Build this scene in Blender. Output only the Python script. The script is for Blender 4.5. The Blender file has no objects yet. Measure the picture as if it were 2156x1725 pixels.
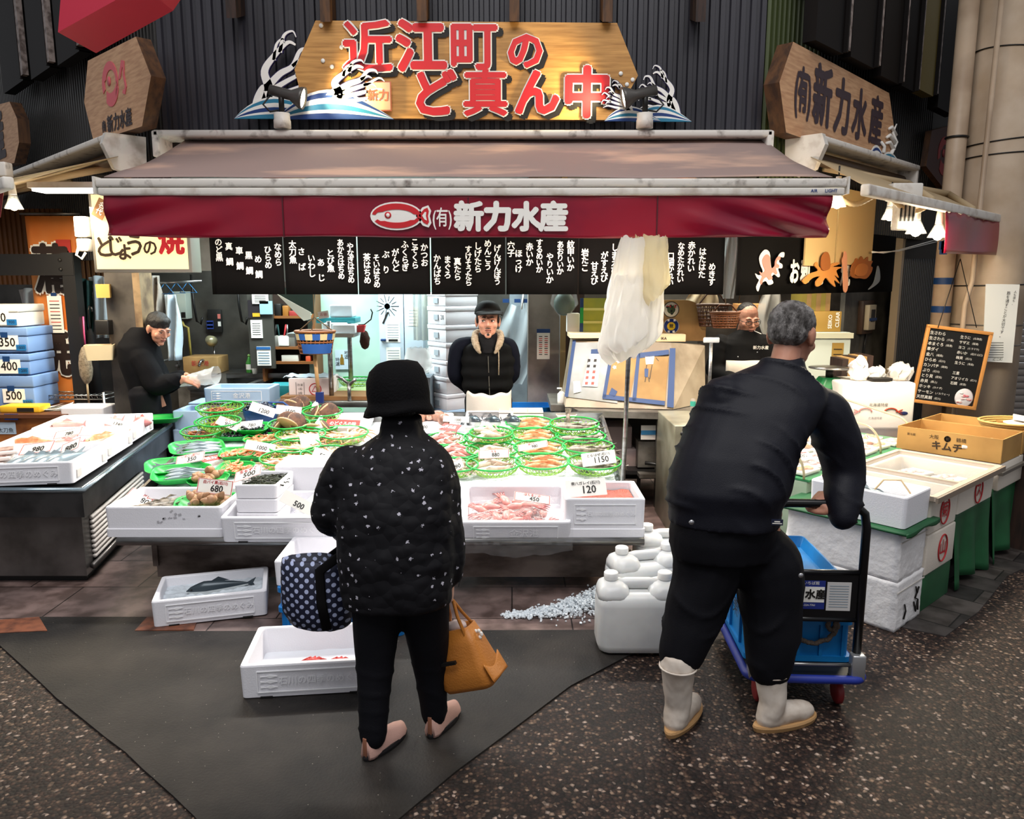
import bpy,bmesh,math,random
import numpy as np
from mathutils import Vector,Matrix,noise
from mathutils.geometry import tessellate_polygon
R=math.radians
scene=bpy.context.scene
C=scene.collection
random.seed(7)
# camera
CAM_Z,PITCH,FPX=1.75,R(9.5),1610.0
cam_data=bpy.data.cameras.new('camera')
cam_data.sensor_fit='HORIZONTAL'
cam_data.sensor_width=36.0
cam_data.lens=36.0*FPX/2156.0
cam_data.clip_start=0.05
cam=bpy.data.objects.new('camera',cam_data)
C.objects.link(cam)
cam.location=(0,0,CAM_Z)
cam.rotation_euler=(math.pi/2-PITCH,0,0)
scene.camera=cam
# world, lights, exposure
world=bpy.data.worlds.new('arcade_sky')
scene.world=world
world.use_nodes=True
bg=world.node_tree.nodes['Background']
bg.inputs['Color'].default_value=(0.93,0.95,1.0,1)
bg.inputs['Strength'].default_value=0.3
scene.view_settings.view_transform='Standard'
scene.view_settings.look='None'
scene.view_settings.gamma=1.0
scene.view_settings.use_curve_mapping=False
scene.view_settings.exposure=0.35
def area(name,loc,size,power,color=(1,1,1),rot=(0,0,0),size_y=None,spread=180):
 d=bpy.data.lights.new(name,'AREA')
 d.energy=power
 d.color=color
 d.size=size
 d.spread=R(spread)
 if size_y:
  d.shape='RECTANGLE'
  d.size_y=size_y
 o=bpy.data.objects.new(name,d)
 o.location=loc
 o.rotation_euler=rot
 C.objects.link(o)
 return o
def point(name,loc,power,color,radius=0.04):
 d=bpy.data.lights.new(name,'POINT')
 d.energy=power
 d.color=color
 d.shadow_soft_size=radius
 o=bpy.data.objects.new(name,d)
 o.location=loc
 C.objects.link(o)
 return o
def spot(name,loc,target,power,color,angle=70,blend=0.6,radius=0.03):
 d=bpy.data.lights.new(name,'SPOT')
 d.energy=power
 d.color=color
 d.spot_size=R(angle)
 d.spot_blend=blend
 d.shadow_soft_size=radius
 o=bpy.data.objects.new(name,d)
 o.location=loc
 o.rotation_euler=(Vector(target)-Vector(loc)).to_track_quat('-Z','Y').to_euler()
 C.objects.link(o)
 return o
area('arcade_roof_light',(0.0,0.2,7.5),6.0,420,(1.0,0.98,0.97),size_y=5.0)
area('awning_tube_light',(-1.45,4.95,2.24),1.2,48,(1.0,0.96,0.9),size_y=0.1)
area('awning_tube_light',(0.75,4.95,2.24),1.2,48,(1.0,0.96,0.9),size_y=0.1)
area('shop_ceiling_light',(-2.0,7.0,2.5),1.4,70,(0.86,1.0,1.0),size_y=0.5)
area('shop_ceiling_light',(-0.2,7.0,2.5),1.4,62,(0.86,1.0,1.0),size_y=0.5)
area('shop_ceiling_light',(2.0,6.9,2.5),1.4,46,(1.0,0.92,0.75),size_y=0.5)
area('left_stall_light',(-3.6,5.9,2.3),0.9,52,(1.0,0.85,0.62),size_y=0.4)
area('right_stall_light',(2.9,5.2,2.22),1.0,50,(1.0,0.88,0.66),size_y=0.4,rot=(0,0,R(45)))
# projection of photo measurements
SP,CP=math.sin(PITCH),math.cos(PITCH)
def ray(px,py):
 u,v=(px-1078.0)/FPX,(862.5-py)/FPX
 return Vector((u,CP+v*SP,-SP+v*CP))
def at_y(px,py,y):
 d=ray(px,py)
 return Vector((0,0,CAM_Z))+d*(y/d.y)
def at_z(px,py,z=0.0):
 d=ray(px,py)
 return Vector((0,0,CAM_Z))+d*((z-CAM_Z)/d.z)
def at_wall(px,py,k,s):
 d=ray(px,py)
 return Vector((0,0,CAM_Z))+d*(k/(d.y+s*d.x))
 # materials
def lin(h):
 h=h.lstrip('#')
 out=[]
 for i in(0,2,4):
  c=int(h[i:i+2],16)/255
  out.append(c/12.92 if c<=0.04045 else((c+0.055)/1.055)**2.4)
 return tuple(out)+(1,)
MATS={}
def mat(name,col,rough=0.5,metal=0.0,col2=None,scale=8.0,detail=3.0,lo=0.4,hi=0.65,bump=0.0,bscale=40.0,trans=0.0,alpha=1.0,emit=0.0,ior=1.45,sub=0.0,spec=0.5,stretch=(1,1,1),coat=0.0):
 if name in MATS:
  return MATS[name]
 m=bpy.data.materials.new(name)
 m.use_nodes=True
 nt=m.node_tree
 b=nt.nodes['Principled BSDF']
 c=lin(col)if isinstance(col,str)else col
 b.inputs['Base Color'].default_value=c
 b.inputs['Roughness'].default_value=rough
 b.inputs['Metallic'].default_value=metal
 b.inputs['Transmission Weight'].default_value=trans
 b.inputs['Alpha'].default_value=alpha
 b.inputs['IOR'].default_value=ior
 b.inputs['Specular IOR Level'].default_value=spec
 b.inputs['Coat Weight'].default_value=coat
 if sub:
  b.inputs['Subsurface Weight'].default_value=sub
  b.inputs['Subsurface Radius'].default_value=(0.02,0.01,0.006)
 if emit:
  b.inputs['Emission Color'].default_value=c
  b.inputs['Emission Strength'].default_value=emit
 tc=None
 if col2 or bump:
  tc=nt.nodes.new('ShaderNodeTexCoord')
  mp=nt.nodes.new('ShaderNodeMapping')
  mp.inputs['Scale'].default_value=stretch
  nt.links.new(tc.outputs['Object'],mp.inputs['Vector'])
 if col2:
  n=nt.nodes.new('ShaderNodeTexNoise')
  n.inputs['Scale'].default_value=scale
  n.inputs['Detail'].default_value=detail
  nt.links.new(mp.outputs[0],n.inputs['Vector'])
  rp=nt.nodes.new('ShaderNodeValToRGB')
  rp.color_ramp.elements[0].position=lo
  rp.color_ramp.elements[1].position=hi
  rp.color_ramp.elements[0].color=c
  rp.color_ramp.elements[1].color=lin(col2)
  nt.links.new(n.outputs['Fac'],rp.inputs['Fac'])
  nt.links.new(rp.outputs['Color'],b.inputs['Base Color'])
 if bump:
  n2=nt.nodes.new('ShaderNodeTexNoise')
  n2.inputs['Scale'].default_value=bscale
  n2.inputs['Detail'].default_value=4
  nt.links.new(mp.outputs[0],n2.inputs['Vector'])
  bp=nt.nodes.new('ShaderNodeBump')
  bp.inputs['Strength'].default_value=bump
  bp.inputs['Distance'].default_value=0.01
  nt.links.new(n2.outputs['Fac'],bp.inputs['Height'])
  nt.links.new(bp.outputs['Normal'],b.inputs['Normal'])
 MATS[name]=m
 return m
def node_mat(name):
 m=bpy.data.materials.new(name)
 m.use_nodes=True
 MATS[name]=m
 nt=m.node_tree
 return m,nt,nt.nodes['Principled BSDF']
def nn(nt,kind,**kw):
 n=nt.nodes.new(kind)
 for k,v in kw.items():
  if k in n.inputs:
   n.inputs[k].default_value=v
  else:
   setattr(n,k,v)
 return n
 # mesh builder
def xf(loc=(0,0,0),rz=0.0,rx=0.0,ry=0.0,s=(1,1,1)):
 if not hasattr(s,'__len__'):
  s=(s,s,s)
 return Matrix.Translation(loc)@Matrix.Rotation(rz,4,'Z')@Matrix.Rotation(ry,4,'Y')@Matrix.Rotation(rx,4,'X')@Matrix.Diagonal((*s,1))
def facing(loc,rz=0.0):
 return Matrix.Translation(loc)@Matrix.Rotation(rz,4,'Z')@Matrix(((1,0,0,0),(0,0,-1,0),(0,1,0,0),(0,0,0,1)))
TEXTS={}
def text_data(s,bold):
 k=(s,bold)
 if k not in TEXTS:
  c=bpy.data.curves.new('lettering','FONT')
  c.body=s
  c.offset=bold
  c.resolution_u=2
  c.align_x='CENTER'
  c.align_y='CENTER'
  o=bpy.data.objects.new('lettering',c)
  m=bpy.data.meshes.new_from_object(o)
  vs=[v.co.copy()for v in m.vertices]
  fs=[tuple(p.vertices)for p in m.polygons]
  bpy.data.objects.remove(o)
  bpy.data.curves.remove(c)
  bpy.data.meshes.remove(m)
  if vs and len(s)==1:
   pass
  TEXTS[k]=(vs,fs)
 return TEXTS[k]
class MB:
 def __init__(s):
  s.v,s.f,s.m,s.sm,s.mats=[],[],[],[],[]
 def mi(s,m):
  if m not in s.mats:
   s.mats.append(m)
  return s.mats.index(m)
 def add(s,vs,fs,m,smooth=False,M=None):
  o=len(s.v)
  if M is not None:
   vs=[M@Vector(v)for v in vs]
   if M.determinant()<0:
    fs=[tuple(reversed(f))for f in fs]
  s.v.extend(tuple(v)for v in vs)
  i=s.mi(m)
  for f in fs:
   s.f.append(tuple(k+o for k in f))
   s.m.append(i)
   s.sm.append(smooth)
  return s
 def box(s,c,size,m,bev=0.0,M=None,taper=(1,1),seg=2):
  bm=bmesh.new()
  bmesh.ops.create_cube(bm,size=1)
  for v in bm.verts:
   k=v.co.z+0.5
   tx,ty=1+(taper[0]-1)*k,1+(taper[1]-1)*k
   v.co=Vector((v.co.x*size[0]*tx,v.co.y*size[1]*ty,v.co.z*size[2]))+Vector(c)
  if bev:
   bmesh.ops.bevel(bm,geom=bm.edges[:],offset=bev,segments=seg,affect='EDGES',profile=0.5)
  s.from_bm(bm,m,bool(bev),M)
  return s
 def from_bm(s,bm,m,smooth=False,M=None):
  bm.verts.index_update()
  s.add([v.co.copy()for v in bm.verts],[tuple(v.index for v in f.verts)for f in bm.faces],m,smooth,M)
  bm.free()
 def quad(s,a,b,c,d,m,M=None):
  return s.add([a,b,c,d],[(0,1,2,3)],m,False,M)
 def tube(s,pts,r,m,n=8,cap=True,M=None,closed=False,flat=1.0):
  pts=[Vector(p)for p in pts]
  k=len(pts)
  rs=r if hasattr(r,'__len__')else[r]*k
  vs,fs=[],[]
  ref=None
  for i,p in enumerate(pts):
   if closed:
    t=pts[(i+1)%k]-pts[i-1]
   else:
    t=pts[min(i+1,k-1)]-pts[max(i-1,0)]
   t=t.normalized()if t.length>1e-9 else Vector((0,0,1))
   if ref is None:
    ref=Vector((0,0,1))if abs(t.z)<0.9 else Vector((1,0,0))
   a=ref-t*ref.dot(t)
   if a.length<1e-6:
    a=t.orthogonal()
   a.normalize()
   ref=a
   b=t.cross(a)
   for j in range(n):
    w=2*math.pi*j/n
    vs.append(p+a*(math.cos(w)*rs[i])+b*(math.sin(w)*rs[i]*flat))
  for i in range(k if closed else k-1):
   i2=(i+1)%k
   for j in range(n):
    j2=(j+1)%n
    fs.append((i*n+j,i*n+j2,i2*n+j2,i2*n+j))
  if cap and not closed:
   fs.append(tuple(reversed(range(n))))
   fs.append(tuple((k-1)*n+j for j in range(n)))
  return s.add(vs,fs,m,True,M)
 def lathe(s,prof,m,n=24,M=None,sx=1.0,sy=1.0,power=2.0,cap=True):
  vs,fs=[],[]
  for r,z in prof:
   for j in range(n):
    w=2*math.pi*j/n
    cx,sn=math.cos(w),math.sin(w)
    if power!=2.0:
     q=(abs(cx)**power+abs(sn)**power)**(-1/power)
     cx,sn=cx*q,sn*q
    vs.append((r*cx*sx,r*sn*sy,z))
  for i in range(len(prof)-1):
   for j in range(n):
    j2=(j+1)%n
    fs.append((i*n+j,i*n+j2,(i+1)*n+j2,(i+1)*n+j))
  if cap:
   if prof[0][0]>1e-5:
    fs.append(tuple(reversed(range(n))))
   if prof[-1][0]>1e-5:
    fs.append(tuple((len(prof)-1)*n+j for j in range(n)))
  return s.add(vs,fs,m,True,M)
 def prism(s,pts,z0,z1,m,M=None,side=None):
  pts=[Vector((p[0],p[1],0))for p in pts]
  n=len(pts)
  ar=sum(pts[i].x*pts[(i+1)%n].y-pts[(i+1)%n].x*pts[i].y for i in range(n))
  if ar<0:
   pts.reverse()
  tris=tessellate_polygon([pts])
  vs=[(p.x,p.y,z0)for p in pts]+[(p.x,p.y,z1)for p in pts]
  fs=[]
  for a,b,c in tris:
   cr=(pts[b]-pts[a]).cross(pts[c]-pts[a]).z
   if cr<0:
    a,c=c,a
   fs.append((c,b,a))
   fs.append((a+n,b+n,c+n))
  s.add(vs,fs,m,False,M)
  sd=[(i,(i+1)%n,n+(i+1)%n,n+i)for i in range(n)]
  return s.add(vs,sd,side or m,False,M)
 def sheet(s,fn,nu,nv,m,M=None,thick=0.0,smooth=True):
  vs=[Vector(fn(i/nu,j/nv))for j in range(nv+1)for i in range(nu+1)]
  w=nu+1
  fs=[(j*w+i,j*w+i+1,(j+1)*w+i+1,(j+1)*w+i)for j in range(nv)for i in range(nu)]
  if thick:
   bm=bmesh.new()
   bv=[bm.verts.new(v)for v in vs]
   for f in fs:
    bm.faces.new([bv[k]for k in f])
   bm.normal_update()
   bmesh.ops.solidify(bm,geom=bm.faces[:],thickness=thick)
   s.from_bm(bm,m,smooth,M)
   return s
  return s.add(vs,fs,m,smooth,M)
 def ell(s,c,r,m,n=12,M=None,nz=None):
  nz=nz or max(6,n//2+1)
  if not hasattr(r,'__len__'):
   r=(r,r,r)
  vs=[(c[0],c[1],c[2]-r[2])]
  fs=[]
  for i in range(1,nz):
   ph=-math.pi/2+math.pi*i/nz
   for j in range(n):
    w=2*math.pi*j/n
    vs.append((c[0]+r[0]*math.cos(ph)*math.cos(w),c[1]+r[1]*math.cos(ph)*math.sin(w),c[2]+r[2]*math.sin(ph)))
  vs.append((c[0],c[1],c[2]+r[2]))
  for j in range(n):
   j2=(j+1)%n
   fs.append((0,1+j2,1+j))
   for i in range(nz-2):
    a,b=1+i*n,1+(i+1)*n
    fs.append((a+j,a+j2,b+j2,b+j))
   a=1+(nz-2)*n
   fs.append((a+j,a+j2,len(vs)-1))
  return s.add(vs,fs,m,True,M)
 def text(s,txt,size,m,M=None,bold=0.0,sx=1.0,vertical=False,step=1.0,z=0.0,x=0.0,y=0.0,rot=0.0):
  M=M or Matrix.Identity(4)
  L=M@Matrix.Translation((x,y,z))@Matrix.Rotation(rot,4,'Z')
  sh=[(0,0)]
  if bold:
   k=8 if bold>0.03 else 4
   sh+=[(bold*size*math.cos(2*math.pi*i/k),bold*size*math.sin(2*math.pi*i/k))for i in range(k)]
  n=len(txt)
  for i,ch in enumerate(txt if vertical else[txt]):
   if ch==' ':
    continue
   vs,fs=text_data(ch,0.0)
   oy=-(i+0.5)*size*step if vertical else 0
   for q,(dx,dy)in enumerate(sh):
    s.add(vs,fs,m,False,L@Matrix.Translation((dx,dy+oy,0.00025*q))@Matrix.Diagonal((size*sx,size,1,1)))
  return s
 def loft(s,loops,m,cap0=True,cap1=True,smooth=False,M=None):
  n=len(loops[0])
  vs=[p for lp in loops for p in lp]
  fs=[(i*n+j,i*n+(j+1)%n,(i+1)*n+(j+1)%n,(i+1)*n+j)for i in range(len(loops)-1)for j in range(n)]
  if cap0:
   fs.append(tuple(reversed(range(n))))
  if cap1:
   fs.append(tuple((len(loops)-1)*n+j for j in range(n)))
  return s.add(vs,fs,m,smooth,M)
 def mesh(s,name):
  me=bpy.data.meshes.new(name)
  me.from_pydata(s.v,[],s.f)
  for m in s.mats:
   me.materials.append(m)
  me.polygons.foreach_set('material_index',s.m)
  me.polygons.foreach_set('use_smooth',s.sm)
  me.update()
  return me
 def build(s,name,parent=None,loc=(0,0,0),rz=0.0,label=None,M=None):
  o=bpy.data.objects.new(name,s.mesh(name))
  C.objects.link(o)
  o.location=loc
  o.rotation_euler=(0,0,rz)
  if M is not None:
   o.matrix_local=M
  if parent is not None:
   o.parent=parent
  if label:
   o['label']=label
  return o
def tag(o,label=None,cat=None,group=None,kind=None):
 if label:
  o['label']=label
 if cat:
  o['category']=cat
 if group:
  o['group']=group
 if kind:
  o['kind']=kind
 return o
def thing(name,label,cat,loc=(0,0,0),rz=0.0,group=None,M=None):
 o=bpy.data.objects.new(name,None)
 o.empty_display_size=0.05
 C.objects.link(o)
 o.location=loc
 o.rotation_euler=(0,0,rz)
 if M is not None:
  o.matrix_local=M
 return tag(o,label,cat,group)
def struct(name,mb,loc=(0,0,0),rz=0.0):
 return tag(mb.build(name,None,loc,rz),kind='structure')
def copy_tree(o,label=None,loc=None,rz=None,group=None):
 c=o.copy()
 C.objects.link(c)
 if loc is not None:
  c.location=loc
 if rz is not None:
  c.rotation_euler=(0,0,rz)
 if label:
  c['label']=label
 if group:
  c['group']=group
 for ch in[k for k in C.objects if k.parent==o]:
  d=ch.copy()
  C.objects.link(d)
  d.parent=c
  for g in[k for k in C.objects if k.parent==ch]:
   e=g.copy()
   C.objects.link(e)
   e.parent=d
 return c
def fract(x):
 return x-math.floor(x)
def nz3(x,y=0.0,z=0.0):
 return noise.noise(Vector((x,y,z)))
def rrect(w,d,r,z,n=4,cx=0.0,cy=0.0):
 out=[]
 for k,(sx,sy)in enumerate(((1,1),(-1,1),(-1,-1),(1,-1))):
  for i in range(n+1):
   a=math.pi/2*(k+i/n)
   out.append((cx+sx*(w/2-r)+r*math.cos(a),cy+sy*(d/2-r)+r*math.sin(a),z))
 return out
def inst(me,name,loc,rot,label=None,cat=None,group=None,scale=1.0,parent=None):
 o=bpy.data.objects.new(name,me)
 C.objects.link(o)
 o.location=loc
 o.rotation_euler=rot
 if scale!=1.0:
  o.scale=(scale,)*3 if not hasattr(scale,'__len__')else scale
 if parent is not None:
  o.parent=parent
 return tag(o,label,cat,group)
def wpart(name,mb,parent,label=None):
 o=mb.build(name,None,label=label)
 o.parent=parent
 inv=parent.matrix_basis.inverted()
 if parent.parent is not None:
  inv=inv@parent.matrix_parent_inverse.inverted()@parent.parent.matrix_basis.inverted()
 o.matrix_parent_inverse=inv
 return o
 # shared materials
white_paint=mat('white_paint','#d9d4cc',0.45,col2='#a89a8c',scale=9,lo=0.5,hi=0.8)
dirty_white=mat('dirty_white_metal','#d8d2ca',0.4,col2='#6d625a',scale=14,detail=6,lo=0.55,hi=0.78)
black_metal=mat('black_metal','#141211',0.45)
steel=mat('brushed_steel','#9a9a9a',0.28,0.9,col2='#6f6c68',scale=6,detail=5,lo=0.35,hi=0.7,stretch=(1,1,6))
dark_steel=mat('worn_steel','#8b867e',0.42,0.65,col2='#4d4740',scale=5,detail=8,lo=0.38,hi=0.66)
styro=mat('expanded_foam','#e6e5ea',0.75,bump=0.12,bscale=160,spec=0.25)
styro_blue=mat('pale_blue_foam','#a9c2dd',0.7,bump=0.12,bscale=160,spec=0.25)
paper=mat('white_paper','#eeebe4',0.7)
ink=mat('black_ink','#16120f',0.6)
red_ink=mat('red_ink','#b3262b',0.6)
blue_tape=mat('blue_masking_tape','#0f3668',0.55)
card=mat('corrugated_cardboard','#a58352',0.75,col2='#8f6f44',scale=5)
wood=mat('sign_wood','#cf9a55',0.5,col2='#a8763a',scale=3.2,detail=7,lo=0.35,hi=0.7,stretch=(1.2,1.2,16))
wood_side=mat('sign_wood_side','#59391f',0.6,col2='#3a2415',scale=4,stretch=(6,6,1))
dark_wood=mat('dark_timber','#35221a',0.65,col2='#1e1410',scale=5,stretch=(8,8,1))
clear=mat('clear_plastic','#ffffff',0.06,alpha=0.08,spec=1.0)
milky=mat('milky_plastic_film','#f0f0ee',0.3,alpha=0.55)
lamp_glow=mat('lamp_glow','#fff3d8',0.4,emit=12.0)
tube_glow=mat('tube_glow','#fffaf0',0.4,emit=4.0)
asphalt,nt,pb=node_mat('aggregate_asphalt')
tc=nn(nt,'ShaderNodeTexCoord')
vo=nn(nt,'ShaderNodeTexVoronoi',Scale=75.0)
nt.links.new(tc.outputs['Object'],vo.inputs['Vector'])
rp=nn(nt,'ShaderNodeValToRGB')
e=rp.color_ramp.elements
e[0].position,e[0].color=0.0,lin('#1d1412')
e[1].position,e[1].color=1.0,lin('#b8a294')
for pos,c in((0.4,'#2b1d18'),(0.68,'#402d25'),(0.86,'#5c4538'),(0.95,'#8f7560')):
 x=e.new(pos)
 x.color=lin(c)
sep=nn(nt,'ShaderNodeSeparateColor')
nt.links.new(vo.outputs['Color'],sep.inputs[0])
nt.links.new(sep.outputs[0],rp.inputs['Fac'])
big=nn(nt,'ShaderNodeTexNoise',Scale=1.3,Detail=4.0)
nt.links.new(tc.outputs['Object'],big.inputs['Vector'])
mr=nn(nt,'ShaderNodeMapRange')
mr.inputs[1].default_value,mr.inputs[2].default_value,mr.inputs[3].default_value,mr.inputs[4].default_value=0.3,0.7,0.6,1.1
nt.links.new(big.outputs['Fac'],mr.inputs[0])
edge=nn(nt,'ShaderNodeMapRange')
edge.inputs[1].default_value,edge.inputs[2].default_value,edge.inputs[3].default_value,edge.inputs[4].default_value=0.25,0.6,1.0,0.35
nt.links.new(vo.outputs['Distance'],edge.inputs[0])
mu=nn(nt,'ShaderNodeMath',operation='MULTIPLY')
nt.links.new(mr.outputs[0],mu.inputs[0])
nt.links.new(edge.outputs[0],mu.inputs[1])
mx=nn(nt,'ShaderNodeMix',data_type='RGBA',blend_type='MULTIPLY')
mx.inputs[0].default_value=1.0
nt.links.new(rp.outputs['Color'],mx.inputs[6])
nt.links.new(mu.outputs[0],mx.inputs[7])
nt.links.new(mx.outputs[2],pb.inputs['Base Color'])
pb.inputs['Roughness'].default_value=0.6
pb.inputs['Specular IOR Level'].default_value=0.3
bp=nn(nt,'ShaderNodeBump',Strength=0.7,Distance=0.004)
bp.invert=True
nt.links.new(vo.outputs['Distance'],bp.inputs['Height'])
nt.links.new(bp.outputs['Normal'],pb.inputs['Normal'])
patch_mat,nt,pb=node_mat('dark_mat_patch')
tc=nn(nt,'ShaderNodeTexCoord')
n1=nn(nt,'ShaderNodeTexNoise',Scale=2.4,Detail=10.0,Roughness=0.65)
rp=nn(nt,'ShaderNodeValToRGB')
rp.color_ramp.elements[0].position,rp.color_ramp.elements[0].color=0.36,lin('#0e0c0c')
rp.color_ramp.elements[1].position,rp.color_ramp.elements[1].color=0.72,lin('#332e2a')
vo=nn(nt,'ShaderNodeTexVoronoi',Scale=26.0)
lt=nn(nt,'ShaderNodeMath',operation='LESS_THAN')
lt.inputs[1].default_value=0.045
mx=nn(nt,'ShaderNodeMix',data_type='RGBA')
mx.inputs[7].default_value=lin('#a59c92')
for k in(n1,vo):
 nt.links.new(tc.outputs['Object'],k.inputs['Vector'])
nt.links.new(n1.outputs['Fac'],rp.inputs['Fac'])
nt.links.new(vo.outputs['Distance'],lt.inputs[0])
nt.links.new(lt.outputs[0],mx.inputs[0])
nt.links.new(rp.outputs['Color'],mx.inputs[6])
nt.links.new(mx.outputs[2],pb.inputs['Base Color'])
pb.inputs['Roughness'].default_value=0.6
pb.inputs['Specular IOR Level'].default_value=0.3
n3=nn(nt,'ShaderNodeTexNoise',Scale=90.0,Detail=4.0)
nt.links.new(tc.outputs['Object'],n3.inputs['Vector'])
bp=nn(nt,'ShaderNodeBump',Strength=0.4,Distance=0.006)
nt.links.new(n3.outputs['Fac'],bp.inputs['Height'])
nt.links.new(bp.outputs['Normal'],pb.inputs['Normal'])
def brick_mat(name,c1,c2,mortar,w,h,rot=0.0,rough=0.5):
 m,nt,pb=node_mat(name)
 tc=nn(nt,'ShaderNodeTexCoord')
 mp=nn(nt,'ShaderNodeMapping')
 mp.inputs['Rotation'].default_value=(0,0,rot)
 br=nn(nt,'ShaderNodeTexBrick',Scale=1.0)
 br.inputs['Color1'].default_value,br.inputs['Color2'].default_value,br.inputs['Mortar'].default_value=lin(c1),lin(c2),lin(mortar)
 br.inputs['Mortar Size'].default_value=0.004
 br.inputs['Brick Width'].default_value=w
 br.inputs['Row Height'].default_value=h
 no=nn(nt,'ShaderNodeTexNoise',Scale=7.0,Detail=8.0)
 rp=nn(nt,'ShaderNodeValToRGB')
 rp.color_ramp.elements[0].position,rp.color_ramp.elements[0].color=0.4,(0.32,0.29,0.27,1)
 rp.color_ramp.elements[1].position,rp.color_ramp.elements[1].color=0.6,(1,1,1,1)
 mx=nn(nt,'ShaderNodeMix',data_type='RGBA',blend_type='MULTIPLY')
 mx.inputs[0].default_value=0.85
 nt.links.new(tc.outputs['Object'],mp.inputs['Vector'])
 nt.links.new(mp.outputs[0],br.inputs['Vector'])
 nt.links.new(tc.outputs['Object'],no.inputs['Vector'])
 nt.links.new(no.outputs['Fac'],rp.inputs['Fac'])
 nt.links.new(br.outputs['Color'],mx.inputs[6])
 nt.links.new(rp.outputs['Color'],mx.inputs[7])
 nt.links.new(mx.outputs[2],pb.inputs['Base Color'])
 pb.inputs['Roughness'].default_value=rough
 return m
paving_mat=brick_mat('rose_paving','#86706a','#6d5c58','#2a211e',0.62,0.42,0.0,0.42)
side_paving=brick_mat('mixed_paving','#57504c','#262222','#171312',0.34,0.22,R(45),0.5)
# ground
g=MB()
g.box((0,4,-0.05),(30,24,0.1),asphalt)
struct('floor',g)
def slab(name,pts,m,z1,z0=-0.01):
 b=MB()
 b.prism([(p[0],p[1])for p in pts],z0,z1,m)
 return struct(name,b)
slab('floor_paving',[at_z(-300,1333),at_z(1500,1333),(1.5,4.6),(3.6,6.7),(3.6,8.4),(-9,9.5),(-9,4)],paving_mat,0.004)
pix=[(-60,1330),(100,1333),(81,1302),(310,1302),(284,1332),(596,1332),(1345,1329),(1335,1377),(1200,1448),(1085,1535),(960,1628),(838,1730),(760,1800),(470,1800),(411,1725),(365,1680),(302,1624),(265,1588),(222,1556),(168,1512),(119,1473),(85,1440),(56,1413),(0,1362),(-60,1320)]
slab('floor_patch',[at_z(*p)for p in pix],patch_mat,0.008)
slab('floor_path',[at_z(1790,1300),at_z(1990,1342),at_z(2060,1290),at_z(2120,1215),at_z(2300,1130),at_z(2300,1040),at_z(1950,1200)],side_paving,0.006)
rust_stone=mat('rust_stone','#7c4a34',0.5,col2='#4a2c22',scale=16,detail=6)
slab('floor_stone',[at_z(*p)for p in((-30,1338),(0,1309),(83,1303),(100,1332),(0,1337))],rust_stone,0.0105)
slab('floor_stone',[at_z(*p)for p in((284,1332),(310,1303),(420,1300),(408,1330))],rust_stone,0.0105)
b=MB()
for i in range(26):
 p=at_z(1306,1183)
 b.box((p.x+0.0+i*0.024,p.y+0.05,0.012),(0.011,0.26,0.012),dark_steel)
b.box((p.x+0.3,p.y+0.05,0.005),(0.66,0.3,0.004),black_metal)
tag(b.build('drain_grating'),'slotted steel drain grating in the floor behind the plastic cans','drain')
# walls
def corrugated(b,length,z0,z1,period,depth,m,M,duty=0.55):
 n=int(length/period)
 pts=[]
 for i in range(n+1):
  x=i*period
  for dx,dz in((0,0),(0.1,depth),(duty,depth),(duty+0.1,0)):
   xx=x+dx*period
   if xx<=length:
    pts.append((xx,dz))
 vs=[(x,z0,d)for x,d in pts]+[(x,z1,d)for x,d in pts]
 k=len(pts)
 fs=[(i,i+1,k+i+1,k+i)for i in range(k-1)]
 b.add(vs,fs,m,False,M)
 b.add([(0,z0,-0.02),(length,z0,-0.02),(length,z1,-0.02),(0,z1,-0.02)],[(0,1,2,3)],m,False,M)
 b.add([(0,z0,-0.02),(length,z0,-0.02),(length,z0,depth),(0,z0,depth)],[(0,3,2,1)],m,False,M)
clad_front=mat('charcoal_cladding','#35343b',0.42,0.0,col2='#29282e',scale=2,stretch=(1,1,0.3),bump=0.05,bscale=220)
clad_side=mat('dark_cladding','#24211f',0.45,0.2)
clad_green=mat('green_cladding','#46502c',0.45)
b=MB()
corrugated(b,4.47,2.55,6.5,0.075,0.025,clad_front,facing((-2.61,6.0,0)))
struct('wall_front',b)
b=MB()
corrugated(b,11.05,1.95,6.5,0.065,0.022,clad_side,facing((-2.6-11.05*0.7071,6.0+11.05*0.7071,0),R(-45)))
struct('wall_left',b)
b=MB()
corrugated(b,0.9,2.3,6.5,0.075,0.025,clad_green,facing((1.87,6.0,0),R(45)))
b.box((0.45,4.02,0.05),(0.9,0.06,0.05),clad_green,M=facing((1.87,6.0,0),R(45)))
q=Vector((1.87+0.9*0.7071,6.0+0.9*0.7071,0))
corrugated(b,7.5,2.2,6.5,0.06,0.022,clad_side,facing(q,R(45)))
struct('wall_right',b)
concrete=mat('dark_concrete','#6b625b',0.7,col2='#3c3632',scale=4,detail=8,lo=0.35,hi=0.7)
inner=mat('stained_steel_wall','#5d5a54',0.45,0.35,col2='#35322e',scale=3,detail=7,lo=0.35,hi=0.75)
mint=mat('mint_panel','#bfe0cf',0.5,col2='#a7ccba',scale=2)
cool_wall=mat('cool_grey_panel','#8d9aa3',0.5,0.2,col2='#6c747b',scale=3,detail=6)
b=MB()
b.box((-1.1,8.3,1.4),(6.2,0.1,2.8),inner)
struct('wall_back',b)
b=MB()
b.box((-1.42,8.0,1.4),(1.4,0.06,2.8),mint)
struct('wall_panel',b)
b=MB()
b.box((0.35,7.8,1.4),(0.75,0.06,2.8),cool_wall)
struct('wall_panel',b)
b=MB()
b.box((2.6,9.3,1.4),(4.6,0.1,2.8),concrete)
struct('wall_back',b)
b=MB()
b.box((-7.0,9.6,1.4),(6.0,0.1,2.8),inner)
struct('wall_back',b)
b=MB()
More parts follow.
